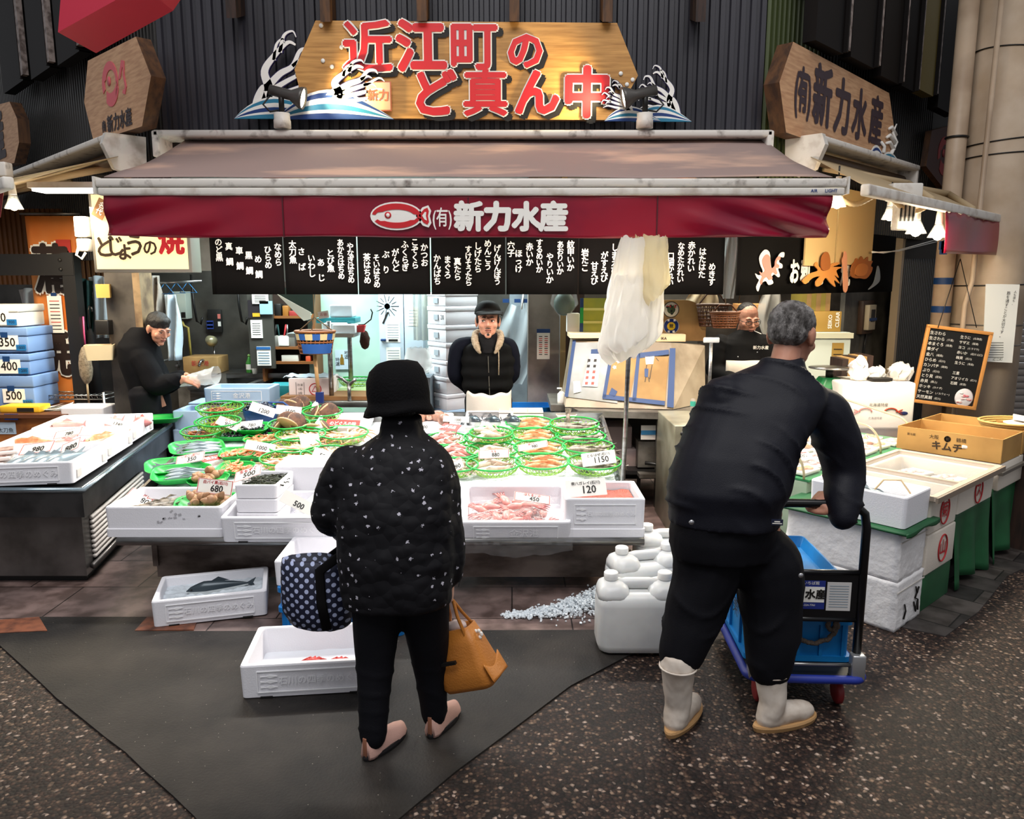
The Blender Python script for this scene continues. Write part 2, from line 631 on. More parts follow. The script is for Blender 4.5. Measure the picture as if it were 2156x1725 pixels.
b.prism([(-2.55,6.1),(1.8,6.1),(4.5,8.8),(4.5,10),(-5.2,10),(-5.2,8.75)],2.66,2.76,mat('shop_ceiling','#8a8a86',0.7))
struct('ceiling',b)
b=MB()
x0,x1=at_y(228,700,6.45).x,at_y(302,700,6.45).x
b.box(((x0+x1)/2,6.5,1.3),(x1-x0-0.06,0.2,2.6),mat('pillar_grey','#4a4540',0.55,col2='#2f2b28',scale=5))
b.box((x1-0.0,6.5,1.3),(0.06,0.22,2.6),mat('pillar_tan','#8a7458',0.6,col2='#5d4a38',scale=7))
struct('pillar',b)
b=MB()
x0,x1=at_y(1112,700,6.9).x,at_y(1178,700,6.9).x
b.box(((x0+x1)/2,7.1,1.35),(x1-x0,0.4,2.7),mat('pillar_concrete','#8d857d',0.7,col2='#5d544c',scale=3.5,detail=8,lo=0.35,hi=0.7))
b.box((x1+0.03,6.9,1.35),(0.05,0.05,2.7),mat('pillar_trim','#9a8258',0.5))
struct('pillar',b)
b=MB()
b.box((x1+0.15,7.25,1.35),(0.2,0.05,2.7),dark_wood)
struct('wall_strip',b)
b=MB()
dm=mat('dark_door_panel','#2b2926',0.5)
tan_trim=mat('tan_trim','#a08a6c',0.5)
p0,p1=at_wall(1872,700,4.3,-1),at_wall(1965,700,4.3,-1)
L=(p1-p0).length
corrugated(b,L*1.6,0.0,2.4,0.06,0.02,dm,facing((p0.x,p0.y,0),R(45)))
b.box((0.0,1.2,0.04),(0.07,2.4,0.08),tan_trim,M=facing((p0.x,p0.y,0),R(45)))
struct('door_1',b)
b=MB()
p0,p1=at_wall(1770,700,4.6,-1),at_wall(1872,700,4.6,-1)
b.box(((p1-p0).length/2,1.2,0),((p1-p0).length,2.4,0.05),mat('grimy_panel','#6a655c',0.55,col2='#45413b',scale=4,detail=8),M=facing((p0.x,p0.y,0),R(45)))
struct('wall_panel',b)
cream=mat('cream_column','#cdb9a2',0.6,col2='#bba48a',scale=3,detail=6)
b=MB()
b.lathe([(0.31,0),(0.31,5.2)],cream,40,xf((4.42,7.2,0)))
struct('column',b)
for z,tilt in((2.98,0.1),(2.86,0.05),(3.72,-0.12),(1.72,0.03),(1.36,0.0),(1.18,0.0)):
 b=MB()
 b.tube([(4.42+0.315*math.cos(a),7.2+0.315*math.sin(a),z+tilt*math.cos(a)*0.3)for a in[2*math.pi*i/40 for i in range(40)]],0.006,black_metal if z>1.5 else dark_steel,6,closed=True)
 tag(b.build('wire_band'),'thin dark wire tied around the cream column at its own height','wire','wires round the cream column')
pipe_m=mat('cream_pipe','#c2ab92',0.45,col2='#a89078',scale=3)
b=MB()
b.tube([(3.98,7.15,0),(3.98,7.15,5)],0.082,pipe_m,20)
t=tag(b.build('drain_pipe'),'thick cream drain pipe running up beside the round column','pipe')
b=MB()
b.tube([(3.98+0.088*math.cos(a),7.15+0.088*math.sin(a),3.02)for a in[2*math.pi*i/20 for i in range(20)]],0.011,black_metal,6,closed=True)
wpart('clamp',b,t)
b=MB()
b.tube([(4.02,6.85,0.2),(4.02,6.85,1.55),(4.07,6.86,1.75),(4.1,6.87,5)],0.022,pipe_m,10)
tag(b.build('conduit_pipe'),'narrow cream conduit between the drain pipe and the column','pipe')
b=MB()
sm=mat('grey_shutter','#8e8680',0.45,0.3)
for i in range(26):
 b.box((5.75,8.6,0.06+i*0.075),(1.6,0.03,0.068),sm,bev=0.012)
b.box((5.75,8.65,3.4),(3.2,0.04,2.8),clad_side)
struct('wall_shutter',b)
# fins, brackets and the red canopy high on the walls
fin_m=mat('fin_brown','#0e0908',0.6,spec=0.2)
fin_edge=mat('fin_edge','#9a8c86',0.5,col2='#5a4c46',scale=20)
fin_olive=mat('fin_olive','#6d5f2a',0.6)
def fin(px0,px1,pyb,k,s,edge,label,olive=False,grp='dark fins on the right wall'):
 p0,p1=at_wall(px0,pyb,k,s),at_wall(px1,pyb,k,s)
 w=(Vector((p1.x,p1.y,0))-Vector((p0.x,p0.y,0))).length
 z=(p0.z+p1.z)/2
 M=facing((p0.x,p0.y,0),R(45)if s<0 else R(-45))
 t=thing('wall_fin',label,'fin',(p0.x,p0.y,z),0,grp)
 b=MB()
 b.box((w*0.42,(z+5.0)/2,-0.02),(w*0.84,5.0-z,0.1),fin_olive if olive else fin_m,M=M)
 wpart('panel',b,t)
 b=MB()
 b.box((w*0.92,(z+5.02)/2+0.02,0.03),(w*0.1,5.0-z,0.05),edge,M=M)
 b.box((w*0.86,(z+5.02)/2,0.0),(w*0.04,5.0-z,0.12),fin_m,M=M)
 wpart('edge_strip',b,t)
for i,(a0,a1,y,ol)in enumerate([(1708,1778,104,0),(1782,1842,136,0),(1846,1892,172,0),(1926,1964,198,1),(1890,1924,190,0),(1966,2012,238,0)]):
 fin(a0,a1,y,3.75,-1,fin_edge,('yellowish ribbed fin hanging high on the right wall' if ol else 'dark brown fin hanging high on the right wall, %s'%['nearest the green cladding','second from the green cladding','third from the green cladding','','beside the yellowish fin','behind the drain pipe'][i]),ol)
for i,(a0,a1,y)in enumerate([(14,66,182),(72,122,154),(128,186,122),(190,250,84)]):
 fin(a0,a1,y,3.15,1,fin_edge,'dark brown fin high on the left wall, %s'%['farthest left, longest','second from the left edge','behind the tip of the red canopy','right under the red canopy'][i],grp='dark fins on the left wall')
b=MB()
a=at_y(122,68,4.6)
c=at_y(300,-10,4.6)
b.prism([(a.x,a.z),(a.x+0.1,a.z+0.55),(a.x+0.9,a.z+0.75),(c.x,c.z+0.05)],-0.4,0.0,mat('red_canvas','#b5233c',0.55),M=facing((0,4.6,0)))
tag(b.build('red_canopy'),'corner of a red canopy hanging over the left wall at the top','canopy')
for i,(px,pyb)in enumerate([(487,38),(685,46),(888,44),(1083,45),(1279,46),(1475,46)]):
 p=at_y(px,pyb,5.78)
 b=MB()
 M=facing((p.x,5.98,p.z))
 b.prism([(0,0.08),(0.2,0.0),(0.2,0.9),(0,0.9)],-0.035,0.035,dark_wood if i in(0,5)else mat('bracket_wood','#5c3b1c',0.6,col2='#3b2412',scale=6,stretch=(6,6,1)),M=M@Matrix.Rotation(R(-90),4,'Y'))
 struct('trim_%d'%(i+1),b)
 # signs
SIGN_RED=mat('sign_red','#c8232b',0.45)
SIGN_WHITE=mat('sign_white','#f2efe8',0.5)
SIGN_BLUE=mat('sign_blue','#1d3d7a',0.45)
SIGN_TEAL=mat('sign_teal','#2d7d9e',0.45)
SIGN_PURPLE=mat('sign_indigo','#2e2758',0.5)
def px_prism(b,pts,y,th,m,side=None):
 b.prism([(q.x,q.z)for q in[at_y(p[0],p[1],y)for p in pts]],0.0,th,m,M=facing((0,y,0)),side=side)
def px_scale(y,py=862.5):
 d=ray(1078,py)
 return(y/d.y)/FPX
t=thing('shop_sign','large wooden hexagonal sign with big red white-edged lettering above the awning','sign',tuple(at_y(985,256,5.86)))
b=MB()
px_prism(b,[(668,48),(1297,53),(1341,163),(1290,256),(650,251),(624,150)],5.90,0.05,wood,wood_side)
wpart('board',b,t)
sc=px_scale(5.84,150)
for ch,cx,cy,w in(('近',774,108,106),('江',887,106,106),('町',997,104,102),('の',1106,112,80),('ど',912,204,98),('真',1022,203,98),('ん',1130,202,98),('中',1236,203,104)):
 bb=0.026 if ch in '真町近' else 0.04
 p=at_y(cx,cy,5.84)
 b=MB()
 for m,bo,dz,dx,dy in((ink,bb+0.026,0.003,0.032,-0.028),(SIGN_WHITE,bb+0.026,0.008,0,0),(SIGN_RED,bb,0.013,0,0)):
  b.text(ch,w*sc*1.02,m,facing((p.x+dx,5.845,p.z+dy-0.0)),bold=bo,z=dz)
 wpart('lettering',b,t)
def hill(b,x0,x1,base,top,y,m1,m2):
 def arc(k):
  return[(x0+(x1-x0)*(i/14),base-(base-top)*k*math.sin(math.pi*min(1,max(0,(i/14)**0.85))))for i in range(15)]
 px_prism(b,arc(1.0),y,0.02,SIGN_WHITE)
 for j,k in enumerate((0.9,0.72,0.52,0.32)):
  px_prism(b,arc(k),y-0.002*(j+1),0.021,(m1,SIGN_WHITE,m2,SIGN_WHITE)[j])
 px_prism(b,arc(0.2),y-0.012,0.021,m1)
def claw(b,path,y,w0,m=SIGN_WHITE,dy=0.0):
 pts=[at_y(p[0],p[1],y)for p in path]
 fine=[]
 for i in range(len(pts)-1):
  p0,p1,p2,p3=pts[max(i-1,0)],pts[i],pts[i+1],pts[min(i+2,len(pts)-1)]
  for k in range(6):
   u=k/6
   fine.append(0.5*((2*p1)+(p2-p0)*u+(2*p0-5*p1+4*p2-p3)*u*u+(3*p1-p0-3*p2+p3)*u**3))
 fine.append(pts[-1])
 n=len(fine)
 L,Rr=[],[]
 for i,p in enumerate(fine):
  tdir=(fine[min(i+1,n-1)]-fine[max(i-1,0)])
  tdir.y=0
  tdir.normalize()
  nrm=Vector((-tdir.z,0,tdir.x))
  w=w0*(1-0.85*i/(n-1))
  L.append(p+nrm*w)
  Rr.append(p-nrm*w)
 out=L+Rr[::-1]
 b.prism([(q.x,q.z)for q in out],0.0,0.018,m,M=facing((0,y+dy,0)))
def foam_tree(b,ox,oy,sx,sy,y):
 def q(*pp):
  return[(ox+sx*a,oy-sy*c)for a,c in pp]
 for m,grow,dy in((SIGN_PURPLE,0.007,0.004),(SIGN_WHITE,0.0,0.0)):
  s=abs(sx)/130
  claw(b,q((0.0,0.0),(0.12,0.3),(0.05,0.55),(0.2,0.75),(0.42,0.93),(0.55,0.9)),y,0.04*s+grow,m,dy)
  claw(b,q((0.1,0.35),(0.3,0.52),(0.5,0.62),(0.62,0.82),(0.75,0.84),(0.8,0.76)),y,0.026*s+grow,m,dy)
  claw(b,q((0.15,0.3),(0.4,0.42),(0.62,0.52),(0.82,0.66),(0.92,0.58)),y,0.02*s+grow,m,dy)
  claw(b,q((0.1,0.2),(0.4,0.28),(0.66,0.36),(0.86,0.4),(0.93,0.3)),y,0.02*s+grow,m,dy)
  claw(b,q((0.1,0.1),(0.42,0.14),(0.7,0.2),(0.88,0.14)),y,0.02*s+grow,m,dy)
  claw(b,q((0.2,0.7),(0.24,0.9),(0.34,0.98),(0.38,0.92)),y,0.012*s+grow,m,dy)
  claw(b,q((0.5,0.62),(0.62,0.7),(0.7,0.66)),y,0.013*s+grow,m,dy)
  claw(b,q((0.55,0.5),(0.7,0.52),(0.78,0.44)),y,0.013*s+grow,m,dy)
  claw(b,q((0.6,0.34),(0.74,0.32),(0.8,0.24)),y,0.012*s+grow,m,dy)
  claw(b,q((-0.05,-0.02),(-0.02,0.2),(0.06,0.34),(0.1,0.2)),y,0.06*s+grow,m,dy)
  claw(b,q((0.3,0.8),(0.36,1.02),(0.5,1.08),(0.56,1.0)),y,0.014*s+grow,m,dy)
for a in((552,240,130,160,5.87),(700,225,120,90,5.83),(1418,242,-80,95,5.87),(1322,236,-60,60,5.83)):
 b=MB()
 foam_tree(b,*a)
 wpart('foam_crest',b,t)
for a in((495,690,251,205,5.86,SIGN_TEAL,SIGN_BLUE),(585,830,252,190,5.835,SIGN_BLUE,SIGN_TEAL),(1272,1390,256,225,5.835,SIGN_BLUE,SIGN_TEAL),(1330,1455,257,222,5.86,SIGN_TEAL,SIGN_BLUE)):
 b=MB()
 hill(b,*a)
 wpart('wave',b,t)
b=MB()
for px,py in((676,54),(680,128),(699,141),(719,100),(1307,155),(1332,168),(1320,178)):
 p=at_y(px,py,5.845)
 b.lathe([(0.0,0),(0.015,0),(0.015,0.006),(0,0.006)],SIGN_WHITE,12,facing((p.x,5.848,p.z)))
wpart('spray_dots',b,t)
b=MB()
p=at_y(797,203,5.82)
M=facing((p.x,5.82,p.z))
for s0,s1,m in((0.185,0.205,mat('seal_red','#c06a4c',0.5)),(0.17,0.19,mat('seal_ground','#e6c49a',0.5))):
 b.box((0,0,0.0 if s1>0.2 else 0.003),(s0,s1,0.008),m,M=M,bev=0.003)
b.text('新力',0.085,MATS['seal_red'],M,bold=0.03,z=0.009,sx=0.95)
wpart('seal',b,t)
hex_wood=mat('pale_sign_wood','#d2a67e',0.55,col2='#b58662',scale=3.0,detail=7,lo=0.35,hi=0.7,stretch=(2,2,18))
FADED_RED=mat('faded_red','#d8616a',0.55)
FADED_INK=mat('faded_ink','#3b3033',0.6)
def fish_mark(b,cx,cy,s,m,M,z=0.0):
 ring,ring2=[],[]
 for i in range(26):
  a=R(200)-R(250)*i/25
  ring.append((cx-0.25*s+0.42*s*math.cos(a),cy+0.38*s*math.sin(a)))
  k=0.62 if 3<i<22 else 0.8
  ring2.append((cx-0.2*s+0.42*s*k*math.cos(a),cy+0.02*s+0.38*s*(k-0.08)*math.sin(a)))
 b.prism(ring+ring2[::-1],z,z+0.004,m,M=M)
 low,low2=[],[]
 for i in range(18):
  a=R(225)+R(120)*i/17
  low.append((cx-0.22*s+0.4*s*math.cos(a),cy-0.06*s+0.36*s*math.sin(a)))
  low2.append((cx-0.22*s+0.34*s*math.cos(a),cy+0.06*s+0.24*s*math.sin(a)))
 b.prism(low+low2[::-1],z,z+0.004,m,M=M)
 b.lathe([(0,z),(0.085*s,z),(0.085*s,z+0.004),(0.0,z+0.004)],m,16,M@Matrix.Translation((cx-0.3*s,cy+0.04*s,0)))
 tail=[(cx+0.2*s,cy-0.02*s),(cx+0.42*s,cy+0.28*s),(cx+0.56*s,cy+0.24*s),(cx+0.52*s,cy),(cx+0.58*s,cy-0.2*s),(cx+0.48*s,cy-0.32*s),(cx+0.36*s,cy-0.28*s)]
 hole=[(cx+0.3*s,cy-0.02*s),(cx+0.44*s,cy+0.16*s),(cx+0.47*s,cy+0.14*s),(cx+0.45*s,cy),(cx+0.5*s,cy-0.18*s),(cx+0.47*s,cy-0.24*s),(cx+0.4*s,cy-0.22*s)]
 n=len(tail)
 for i in range(n-1):
  b.prism([tail[i],tail[i+1],hole[i+1],hole[i]],z,z+0.004,m,M=M)
def wall_sign(name,label,pts,k,s,thick,face,key):
 w3=[at_wall(p[0],p[1],k,s)for p in pts]
 rz=R(45)if s<0 else R(-45)
 o=w3[key]
 Mi=facing(o,rz)
 inv=Mi.inverted()
 loc=[inv@p for p in w3]
 t=thing(name,label,'sign',tuple(o))
 b=MB()
 b.prism([(p.x,p.y)for p in loc],-thick,0,face,M=Mi,side=wood_side)
 wpart('board',b,t)
 return t,Mi,inv
t,Mi,inv=wall_sign('hanging_sign','wooden hexagonal sign with a faded pink fish mark on the left wall',[(185,128),(286,77),(318,160),(299,266),(197,298),(177,215)],3.05,1,0.1,hex_wood,5)
b=MB()
a=inv@at_wall(243,182,3.05,1)
fish_mark(b,a.x,a.y+0.04,0.4,FADED_RED,Mi,0.001)
wpart('logo',b,t)
b=MB()
for ch,px,py,sz in(('(有)',220,267,0.085),('新',233,264,0.13),('力',246,259,0.13),('水',259,254,0.13),('産',272,249,0.13)):
 a=inv@at_wall(px,py,3.05,1)
 b.text(ch,sz,FADED_INK,Mi,bold=0.04,z=0.003,x=a.x,y=a.y,sx=0.62 if len(ch)>1 else 1.0)
wpart('lettering',b,t)
t,Mi,inv=wall_sign('hanging_sign','edge of a wooden sign with black brush lettering at the far left',[(-60,235),(20,214),(36,250),(40,300),(30,343),(-60,365)],2.95,1,0.1,hex_wood,4)
b=MB()
a=inv@at_wall(-2,292,2.95,1)
b.text('産',0.5,FADED_INK,Mi,bold=0.05,z=0.003,x=a.x,y=a.y)
wpart('lettering',b,t)
t,Mi,inv=wall_sign('hanging_sign','long wooden sign with dark brush lettering on the right wall',[(1670,88),(1872,196),(1884,280),(1878,355),(1655,279),(1641,173)],3.8,-1,0.12,hex_wood,4)
b=MB()
LET=mat('violet_ink','#3a2a34',0.55)
for ch,px,py,sz,sx in(('(有)',1690,197,0.33,0.5),('新',1731,213,0.46,0.74),('力',1773,234,0.44,0.74),('水',1809,250,0.42,0.74),('産',1844,262,0.42,0.72)):
 a=inv@at_wall(px,py,3.8,-1)
 b.text(ch,sz,LET,Mi,bold=0.035,z=0.003,x=a.x,y=a.y,sx=sx)
wpart('lettering',b,t)
b=MB()
for x0,x1,top,m1,m2,dz in((1826,1862,312,SIGN_BLUE,SIGN_TEAL,0.004),(1845,1896,318,SIGN_TEAL,SIGN_BLUE,0.012)):
 for j,k in enumerate((1.0,0.85,0.66,0.48,0.3)):
  arc=[]
  for i in range(13):
   u=i/12
   q=inv@at_wall(x0+(x1-x0)*u,334+(x0-1826+(x1-x0)*u)*0.33-(334-top+12)*k*math.sin(math.pi*u),3.8,-1)
   arc.append((q.x,q.y))
  b.prism(arc,dz,dz+0.006+j*0.002,(SIGN_WHITE,m1,SIGN_WHITE,m2,SIGN_WHITE)[j],M=Mi)
for path in(((1872,325),(1884,300),(1876,280),(1884,262)),((1878,315),(1870,300),(1862,302)),((1880,300),(1870,285),(1863,290)),((1856,322),(1858,308),(1852,300)),((1882,285),(1874,268),(1868,272))):
 pts=[inv@at_wall(x,y,3.8,-1)for x,y in path]
 b.tube([(p.x,p.y,0.015)for p in pts],[0.02,0.016,0.012,0.006][:len(pts)],SIGN_WHITE,6,M=Mi)
wpart('wave_pattern',b,t)
t,Mi,inv=wall_sign('hanging_sign','dim brown sign with a red fish outline behind the drain pipe',[(1962,275),(2010,262),(2045,262),(2052,330),(2052,400),(1985,395),(1950,350)],3.9,-1,0.06,mat('dim_sign','#3a1f1a',0.6),5)
b=MB()
a=inv@at_wall(1995,330,3.9,-1)
fish_mark(b,a.x,a.y,0.5,mat('dim_red','#7c2a2a',0.6),Mi,0.002)
wpart('logo',b,t)
for i,(px,d)in enumerate(((595,1),(1357,-1))):
 base=at_y(px,270,5.7)
 t=thing('spotlight','black spotlight on a short post lighting the %s end of the wooden sign'%('left' if d>0 else 'right'),'lamp',tuple(base),0,'spotlights on the awning cassette')
 b=MB()
 b.lathe([(0.06,0),(0.06,0.05),(0.056,0.06),(0.056,0.1),(0.03,0.1),(0.0,0.1)],dirty_white,18)
 b.build('socket',t)
 b=MB()
 b.tube([(0,0,0.1),(0,0,0.26)],0.02,black_metal,10)
 b.build('post',t)
 h=Matrix.Translation((0,0,0.24))@Matrix.Rotation(R(90*d),4,'Y')@Matrix.Rotation(R(14*d),4,'Y')
 b=MB()
 b.lathe([(0.0,-0.08),(0.036,-0.08),(0.036,0.07),(0.074,0.14),(0.078,0.165),(0.07,0.165),(0.056,0.115),(0.0,0.1)],mat('lamp_grey','#55524f',0.4,0.4),20,h)
 b.build('lamp_head',t)
 b=MB()
 b.lathe([(0,0.155),(0.066,0.153)],lamp_glow,16,h)
 b.build('lens',t)
 b=MB()
 b.tube([(-0.08*d,0,0.22),(-0.13*d,0,0.16),(-0.08*d,-0.01,0.11),(-0.02*d,-0.01,0.12)],0.007,black_metal,6)
 b.build('cable',t)
 hp=base+Vector((0.24*d,-0.02,0.2))
 spot('sign_spot',hp,(hp.x+1.2*d,5.86,hp.z+0.3),42,(1.0,0.8,0.42),120,1.0,0.05)
 # awnings
FAB=mat('awning_top_canvas','#96817b',0.8,col2='#d2ac96',scale=1.6,detail=9,lo=0.5,hi=0.66,stretch=(0.6,1.6,1))
RED=mat('crimson_canvas','#8a1228',0.3,col2='#76102a',scale=2)
UNDER=mat('awning_beige','#b09a78',0.6)
t=thing('front_awning','wide front awning with a crimson valance bearing the fish logo and lettering','awning',(-0.25,5.95,2.8))
b=MB()
b.box((-0.35,5.83,2.79),(4.42,0.3,0.05),dirty_white,bev=0.015)
b.box((-0.35,5.94,2.68),(4.38,0.06,0.2),mat('slot_shade','#241a16',0.7))  # dark plate: shade inside the roller slot put into the colour
for x in(-2.54,1.84):
 b.box((x,5.83,2.72),(0.05,0.3,0.18),dirty_white,bev=0.01)
wpart('cassette',b,t)
b=MB()
def fab(u,v):
 x=-2.38+u*4.22+(v*(-0.04+u*0.1))
 y=5.82-1.12*v
 z=2.765-0.405*v-0.03*math.sin(math.pi*v)+0.012*nz3(u*6,v*3,1)
 return(x,y,z)
b.sheet(fab,40,14,FAB,thick=0.004)
wpart('canopy',b,t)
b=MB()
b.box((-0.24,4.69,2.325),(4.43,0.07,0.05),dirty_white,bev=0.012)
b.box((-0.24,4.685,2.275),(4.41,0.055,0.045),white_paint,bev=0.01)
for x in(-2.46,1.98):
 b.box((x,4.69,2.31),(0.012,0.08,0.1),white_paint)
b.text('AIR',0.026,SIGN_BLUE,facing((1.78,4.655,2.277)),bold=0.02)
b.text('LIGHT',0.026,SIGN_BLUE,facing((1.88,4.655,2.277)),bold=0.02)
wpart('front_bar',b,t)
b=MB()
def val(u,v):
 x=-2.42+u*4.32
 e0,e1=max(0,1-u/0.2),max(0,(u-0.76)/0.24)
 y=4.68+0.004*math.sin(u*60)-0.028*e0*math.sin(6*v+26*u*(1+0.6*v))*(0.2+v)-0.04*e1*math.sin(9*(v+(1-u)*5.5))*(0.3+v)+0.006*nz3(u*14,v*2)
 z=2.255-v*(0.245+0.012*nz3(u*5)-0.02*e0*0.6)
 if u>0.985:
  x-=0.03*v*(u-0.985)/0.015
 return(x,y,z)
b.sheet(val,120,14,RED,thick=0.003)
for k in(0.245,0.5,0.76):
 b.box((-2.42+k*4.32,4.676,2.13),(0.008,0.004,0.24),mat('crimson_seam','#4c0a18',0.6))
v_=wpart('valance',b,t)
b=MB()
a=at_y(847,455,4.66)
M=facing((a.x,4.664,a.z))
for m,s,z in((SIGN_WHITE,1.0,0.0),(SIGN_RED,1.0,0.004)):
 if m is SIGN_WHITE:
  b.prism([(0.155*math.cos(q)-0.035,0.082*math.sin(q))for q in[2*math.pi*i/28 for i in range(28)]],z,z+0.003,m,M=M)
  b.prism([(0.08,0.0),(0.12,0.05),(0.155,0.062),(0.172,0.03),(0.163,0.0),(0.172,-0.04),(0.155,-0.066),(0.12,-0.055)],z,z+0.003,m,M=M)
 else:
  for(r0,r1,a0,a1)in((0.145,0.105,172,-12),(0.142,0.105,345,205)):
   o,i_=[],[]
   for k in range(19):
    q=R(a0+(a1-a0)*k/18)
    o.append((r0*math.cos(q)-0.035,r0*0.5*math.sin(q)))
    w=r1 if 2<k<16 else(r0+r1)/2
    i_.append((w*math.cos(q)-0.035,w*0.36*math.sin(q)))
   b.prism(o+i_[::-1],z,z+0.002,m,M=M)
  b.lathe([(0,z),(0.02,z),(0.02,z+0.002),(0,z+0.002)],m,14,M@Matrix.Translation((-0.085,0.005,0)))
  b.lathe([(0,z+0.001),(0.011,z+0.001),(0.011,z+0.004),(0,z+0.004)],SIGN_WHITE,14,M@Matrix.Translation((-0.085,0.005,0)))
  b.prism([(0.098,0.004),(0.13,0.04),(0.15,0.048),(0.158,0.028),(0.152,0.0),(0.158,-0.035),(0.148,-0.05),(0.125,-0.038)],z,z+0.002,m,M=M)
  b.prism([(0.118,0.002),(0.135,0.024),(0.143,0.022),(0.14,0.0),(0.146,-0.026),(0.132,-0.02)],z+0.001,z+0.004,SIGN_WHITE,M=M)
wpart('logo',b,v_)
b=MB()
for ch,px,sz,sx,bo in(('(有)',931,0.118,0.62,0.012),('新',987,0.178,1.0,0.05),('力',1048,0.172,1.0,0.06),('水',1108,0.172,1.0,0.055),('産',1166,0.178,1.0,0.05)):
 p=at_y(px,455,4.66)
 b.text(ch,sz,SIGN_WHITE,facing((p.x,4.662,p.z-0.015)),bold=bo,sx=sx,z=0.001)
wpart('lettering',b,v_)
for x,s in((-1.7,1),(1.3,-1)):
 b=MB()
 b.tube([(x,5.8,2.66),(x+0.55*s,5.3,2.5),(x,4.74,2.3)],0.025,UNDER,8)
 wpart('arm',b,t)
def side_awning(s,label):
 rz=R(45)if s<0 else R(-45)
 o=Vector((2.0,6.0,0))if s<0 else Vector((-2.72,6.0,0))
 M=facing(o,rz)
 t=thing('side_awning',label,'awning',(o.x,o.y,2.75))
 d=1 if s<0 else-1
 x0,x1=(0.1,2.2)if s<0 else(-0.05,-4.2)
 cx=(x0+x1)/2
 b=MB()
 b.box((cx,2.785,0.16),(abs(x1-x0),0.05,0.3),dirty_white,bev=0.015,M=M)
 b.box((x1-0.02*d,2.68,0.16),(0.05,0.22,0.28),dirty_white,bev=0.01,M=M)
 b.prism([(0.02,2.82),(0.3,2.82),(0.33,2.74),(0.26,2.57),(0.12,2.53),(0.03,2.6)],x0-0.03,x0+0.03,white_paint,M=M@Matrix(((0,0,1,0),(0,1,0,0),(1,0,0,0),(0,0,0,1))))
 wpart('cassette',b,t)
 b=MB()
 b.tube([(x0,2.68,0.16),(x1,2.68,0.16)],0.05,mat('roller_brown','#4c3620',0.5),14,M=M)
 wpart('roller',b,t)
 b=MB()
 out,xs0,xs1=(0.95,-0.75,2.8)if s<0 else(1.17,1.0,-3.4)
 zb=2.32
 b.sheet(lambda u,v:(x0+(x1-x0)*u+v*((xs0-x0)*(1-u)+(xs1-x1)*u),2.67-(2.67-zb)*v,0.2+(out-0.2)*v),8,6,UNDER,M=M,thick=0.004)
 wpart('canopy',b,t)
 b=MB()
 b.box(((xs0+xs1)/2,zb-0.02,out),(abs(xs1-xs0),0.07,0.06),white_paint,bev=0.012,M=M)
 wpart('front_bar',b,t)
 for kx in(0.45,1.5):
  b=MB()
  b.tube([(x0+kx*d,2.64,0.12),(x0+(kx+0.5)*d,2.52,0.6)],0.03,UNDER,8,M=M)
  b.tube([(x0+(kx+0.5)*d,2.52,0.6),(x0+(kx+0.05)*d,zb+0.02,out-0.03)],0.026,UNDER,8,M=M)
  wpart('arm',b,t)
 return t,M,xs0,xs1,out,zb
t,Mr,xs0,xs1,out,zb=side_awning(-1,'side awning on the right wall with a short faded crimson valance')
b=MB()
b.sheet(lambda u,v:(0.78+u*2.0-0.03*v*u,zb-0.05-v*(0.31-0.03*u)-0.012*math.sin(u*50)*(1-v),out+0.015+0.012*math.sin(u*9+2*v)),30,8,RED,M=Mr,thick=0.003)
wpart('valance',b,t)
t,Ml,ls0,ls1,lout,lzb=side_awning(1,'side awning on the left wall seen from below, brown underside lit')
b=MB()
p=at_y(12,375,5.0)
p2=at_y(-80,375,5.0)
p3=at_y(8,458,5.0)
b.prism([(p.x,p.z),(p2.x,p.z),(p2.x,p3.z-0.05),(p3.x-0.02,p3.z)],0,0.004,RED,M=facing((0,5.0,0)))
b.box((p.x-0.03,p.z+0.05,0),(0.12,0.09,0.08),dirty_white,M=facing((0,5.0,0)),bev=0.01)
wpart('valance',b,t)
# the fish table
SL_K,SL_A=0.1825,0.45-4.38*0.1825
SLOPE=math.atan(SL_K)
def on_slope(px,py,dz=0.0):
 d=ray(px,py)
 t=(SL_A+dz-CAM_Z)/(d.z-SL_K*d.y)
 return Vector((0,0,CAM_Z))+d*t
t=thing('fish_table','low stained steel display table under the ice and baskets','table',(-0.75,4.9,0.0))
stain_panel=mat('stained_panel','#7d7068',0.5,0.25,col2='#3c2f28',scale=4.5,detail=9,lo=0.36,hi=0.62,stretch=(0.7,1,1.6))
b=MB()
b.box((-0.7,4.18,0.21),(2.66,0.03,0.26),stain_panel)
for x in(-2.03,0.62):
 b.box((x,4.8,0.3),(0.03,1.3,0.3),stain_panel)
for x in(-1.78,0.32):
 b.box((x,4.155,0.31),(0.09,0.03,0.07),black_metal)
wpart('panel',b,t)
b=MB()
b.box((-0.72,4.22,0.355),(2.86,0.44,0.02),dark_steel)
b.tube([(-2.15,4.0,0.352),(0.72,4.0,0.352)],0.024,steel,12)
wpart('shelf',b,t)
b=MB()
M=Matrix.Translation((-0.78,5.06,SL_A+SL_K*5.06-0.05))@Matrix.Rotation(SLOPE,4,'X')
b.box((0,0,0),(2.96,1.46,0.05),steel,M=M)
for x in(-1.47,1.47):
 b.box((x,0,0.04),(0.02,1.46,0.1),steel,M=M)
b.box((0,0.73,0.05),(2.96,0.02,0.12),steel,M=M)
wpart('display_tray',b,t)
for x in(-1.95,0.55):
 for y in(4.25,5.65):
  b=MB()
  b.tube([(x,y,0.0),(x,y,0.4 if y<5 else 0.62)],0.02,black_metal,8)
  wpart('leg',b,t)
ice_m=mat('crushed_ice','#dfe6ea',0.25,bump=0.8,bscale=70,sub=0.0,spec=0.6)
b=MB()
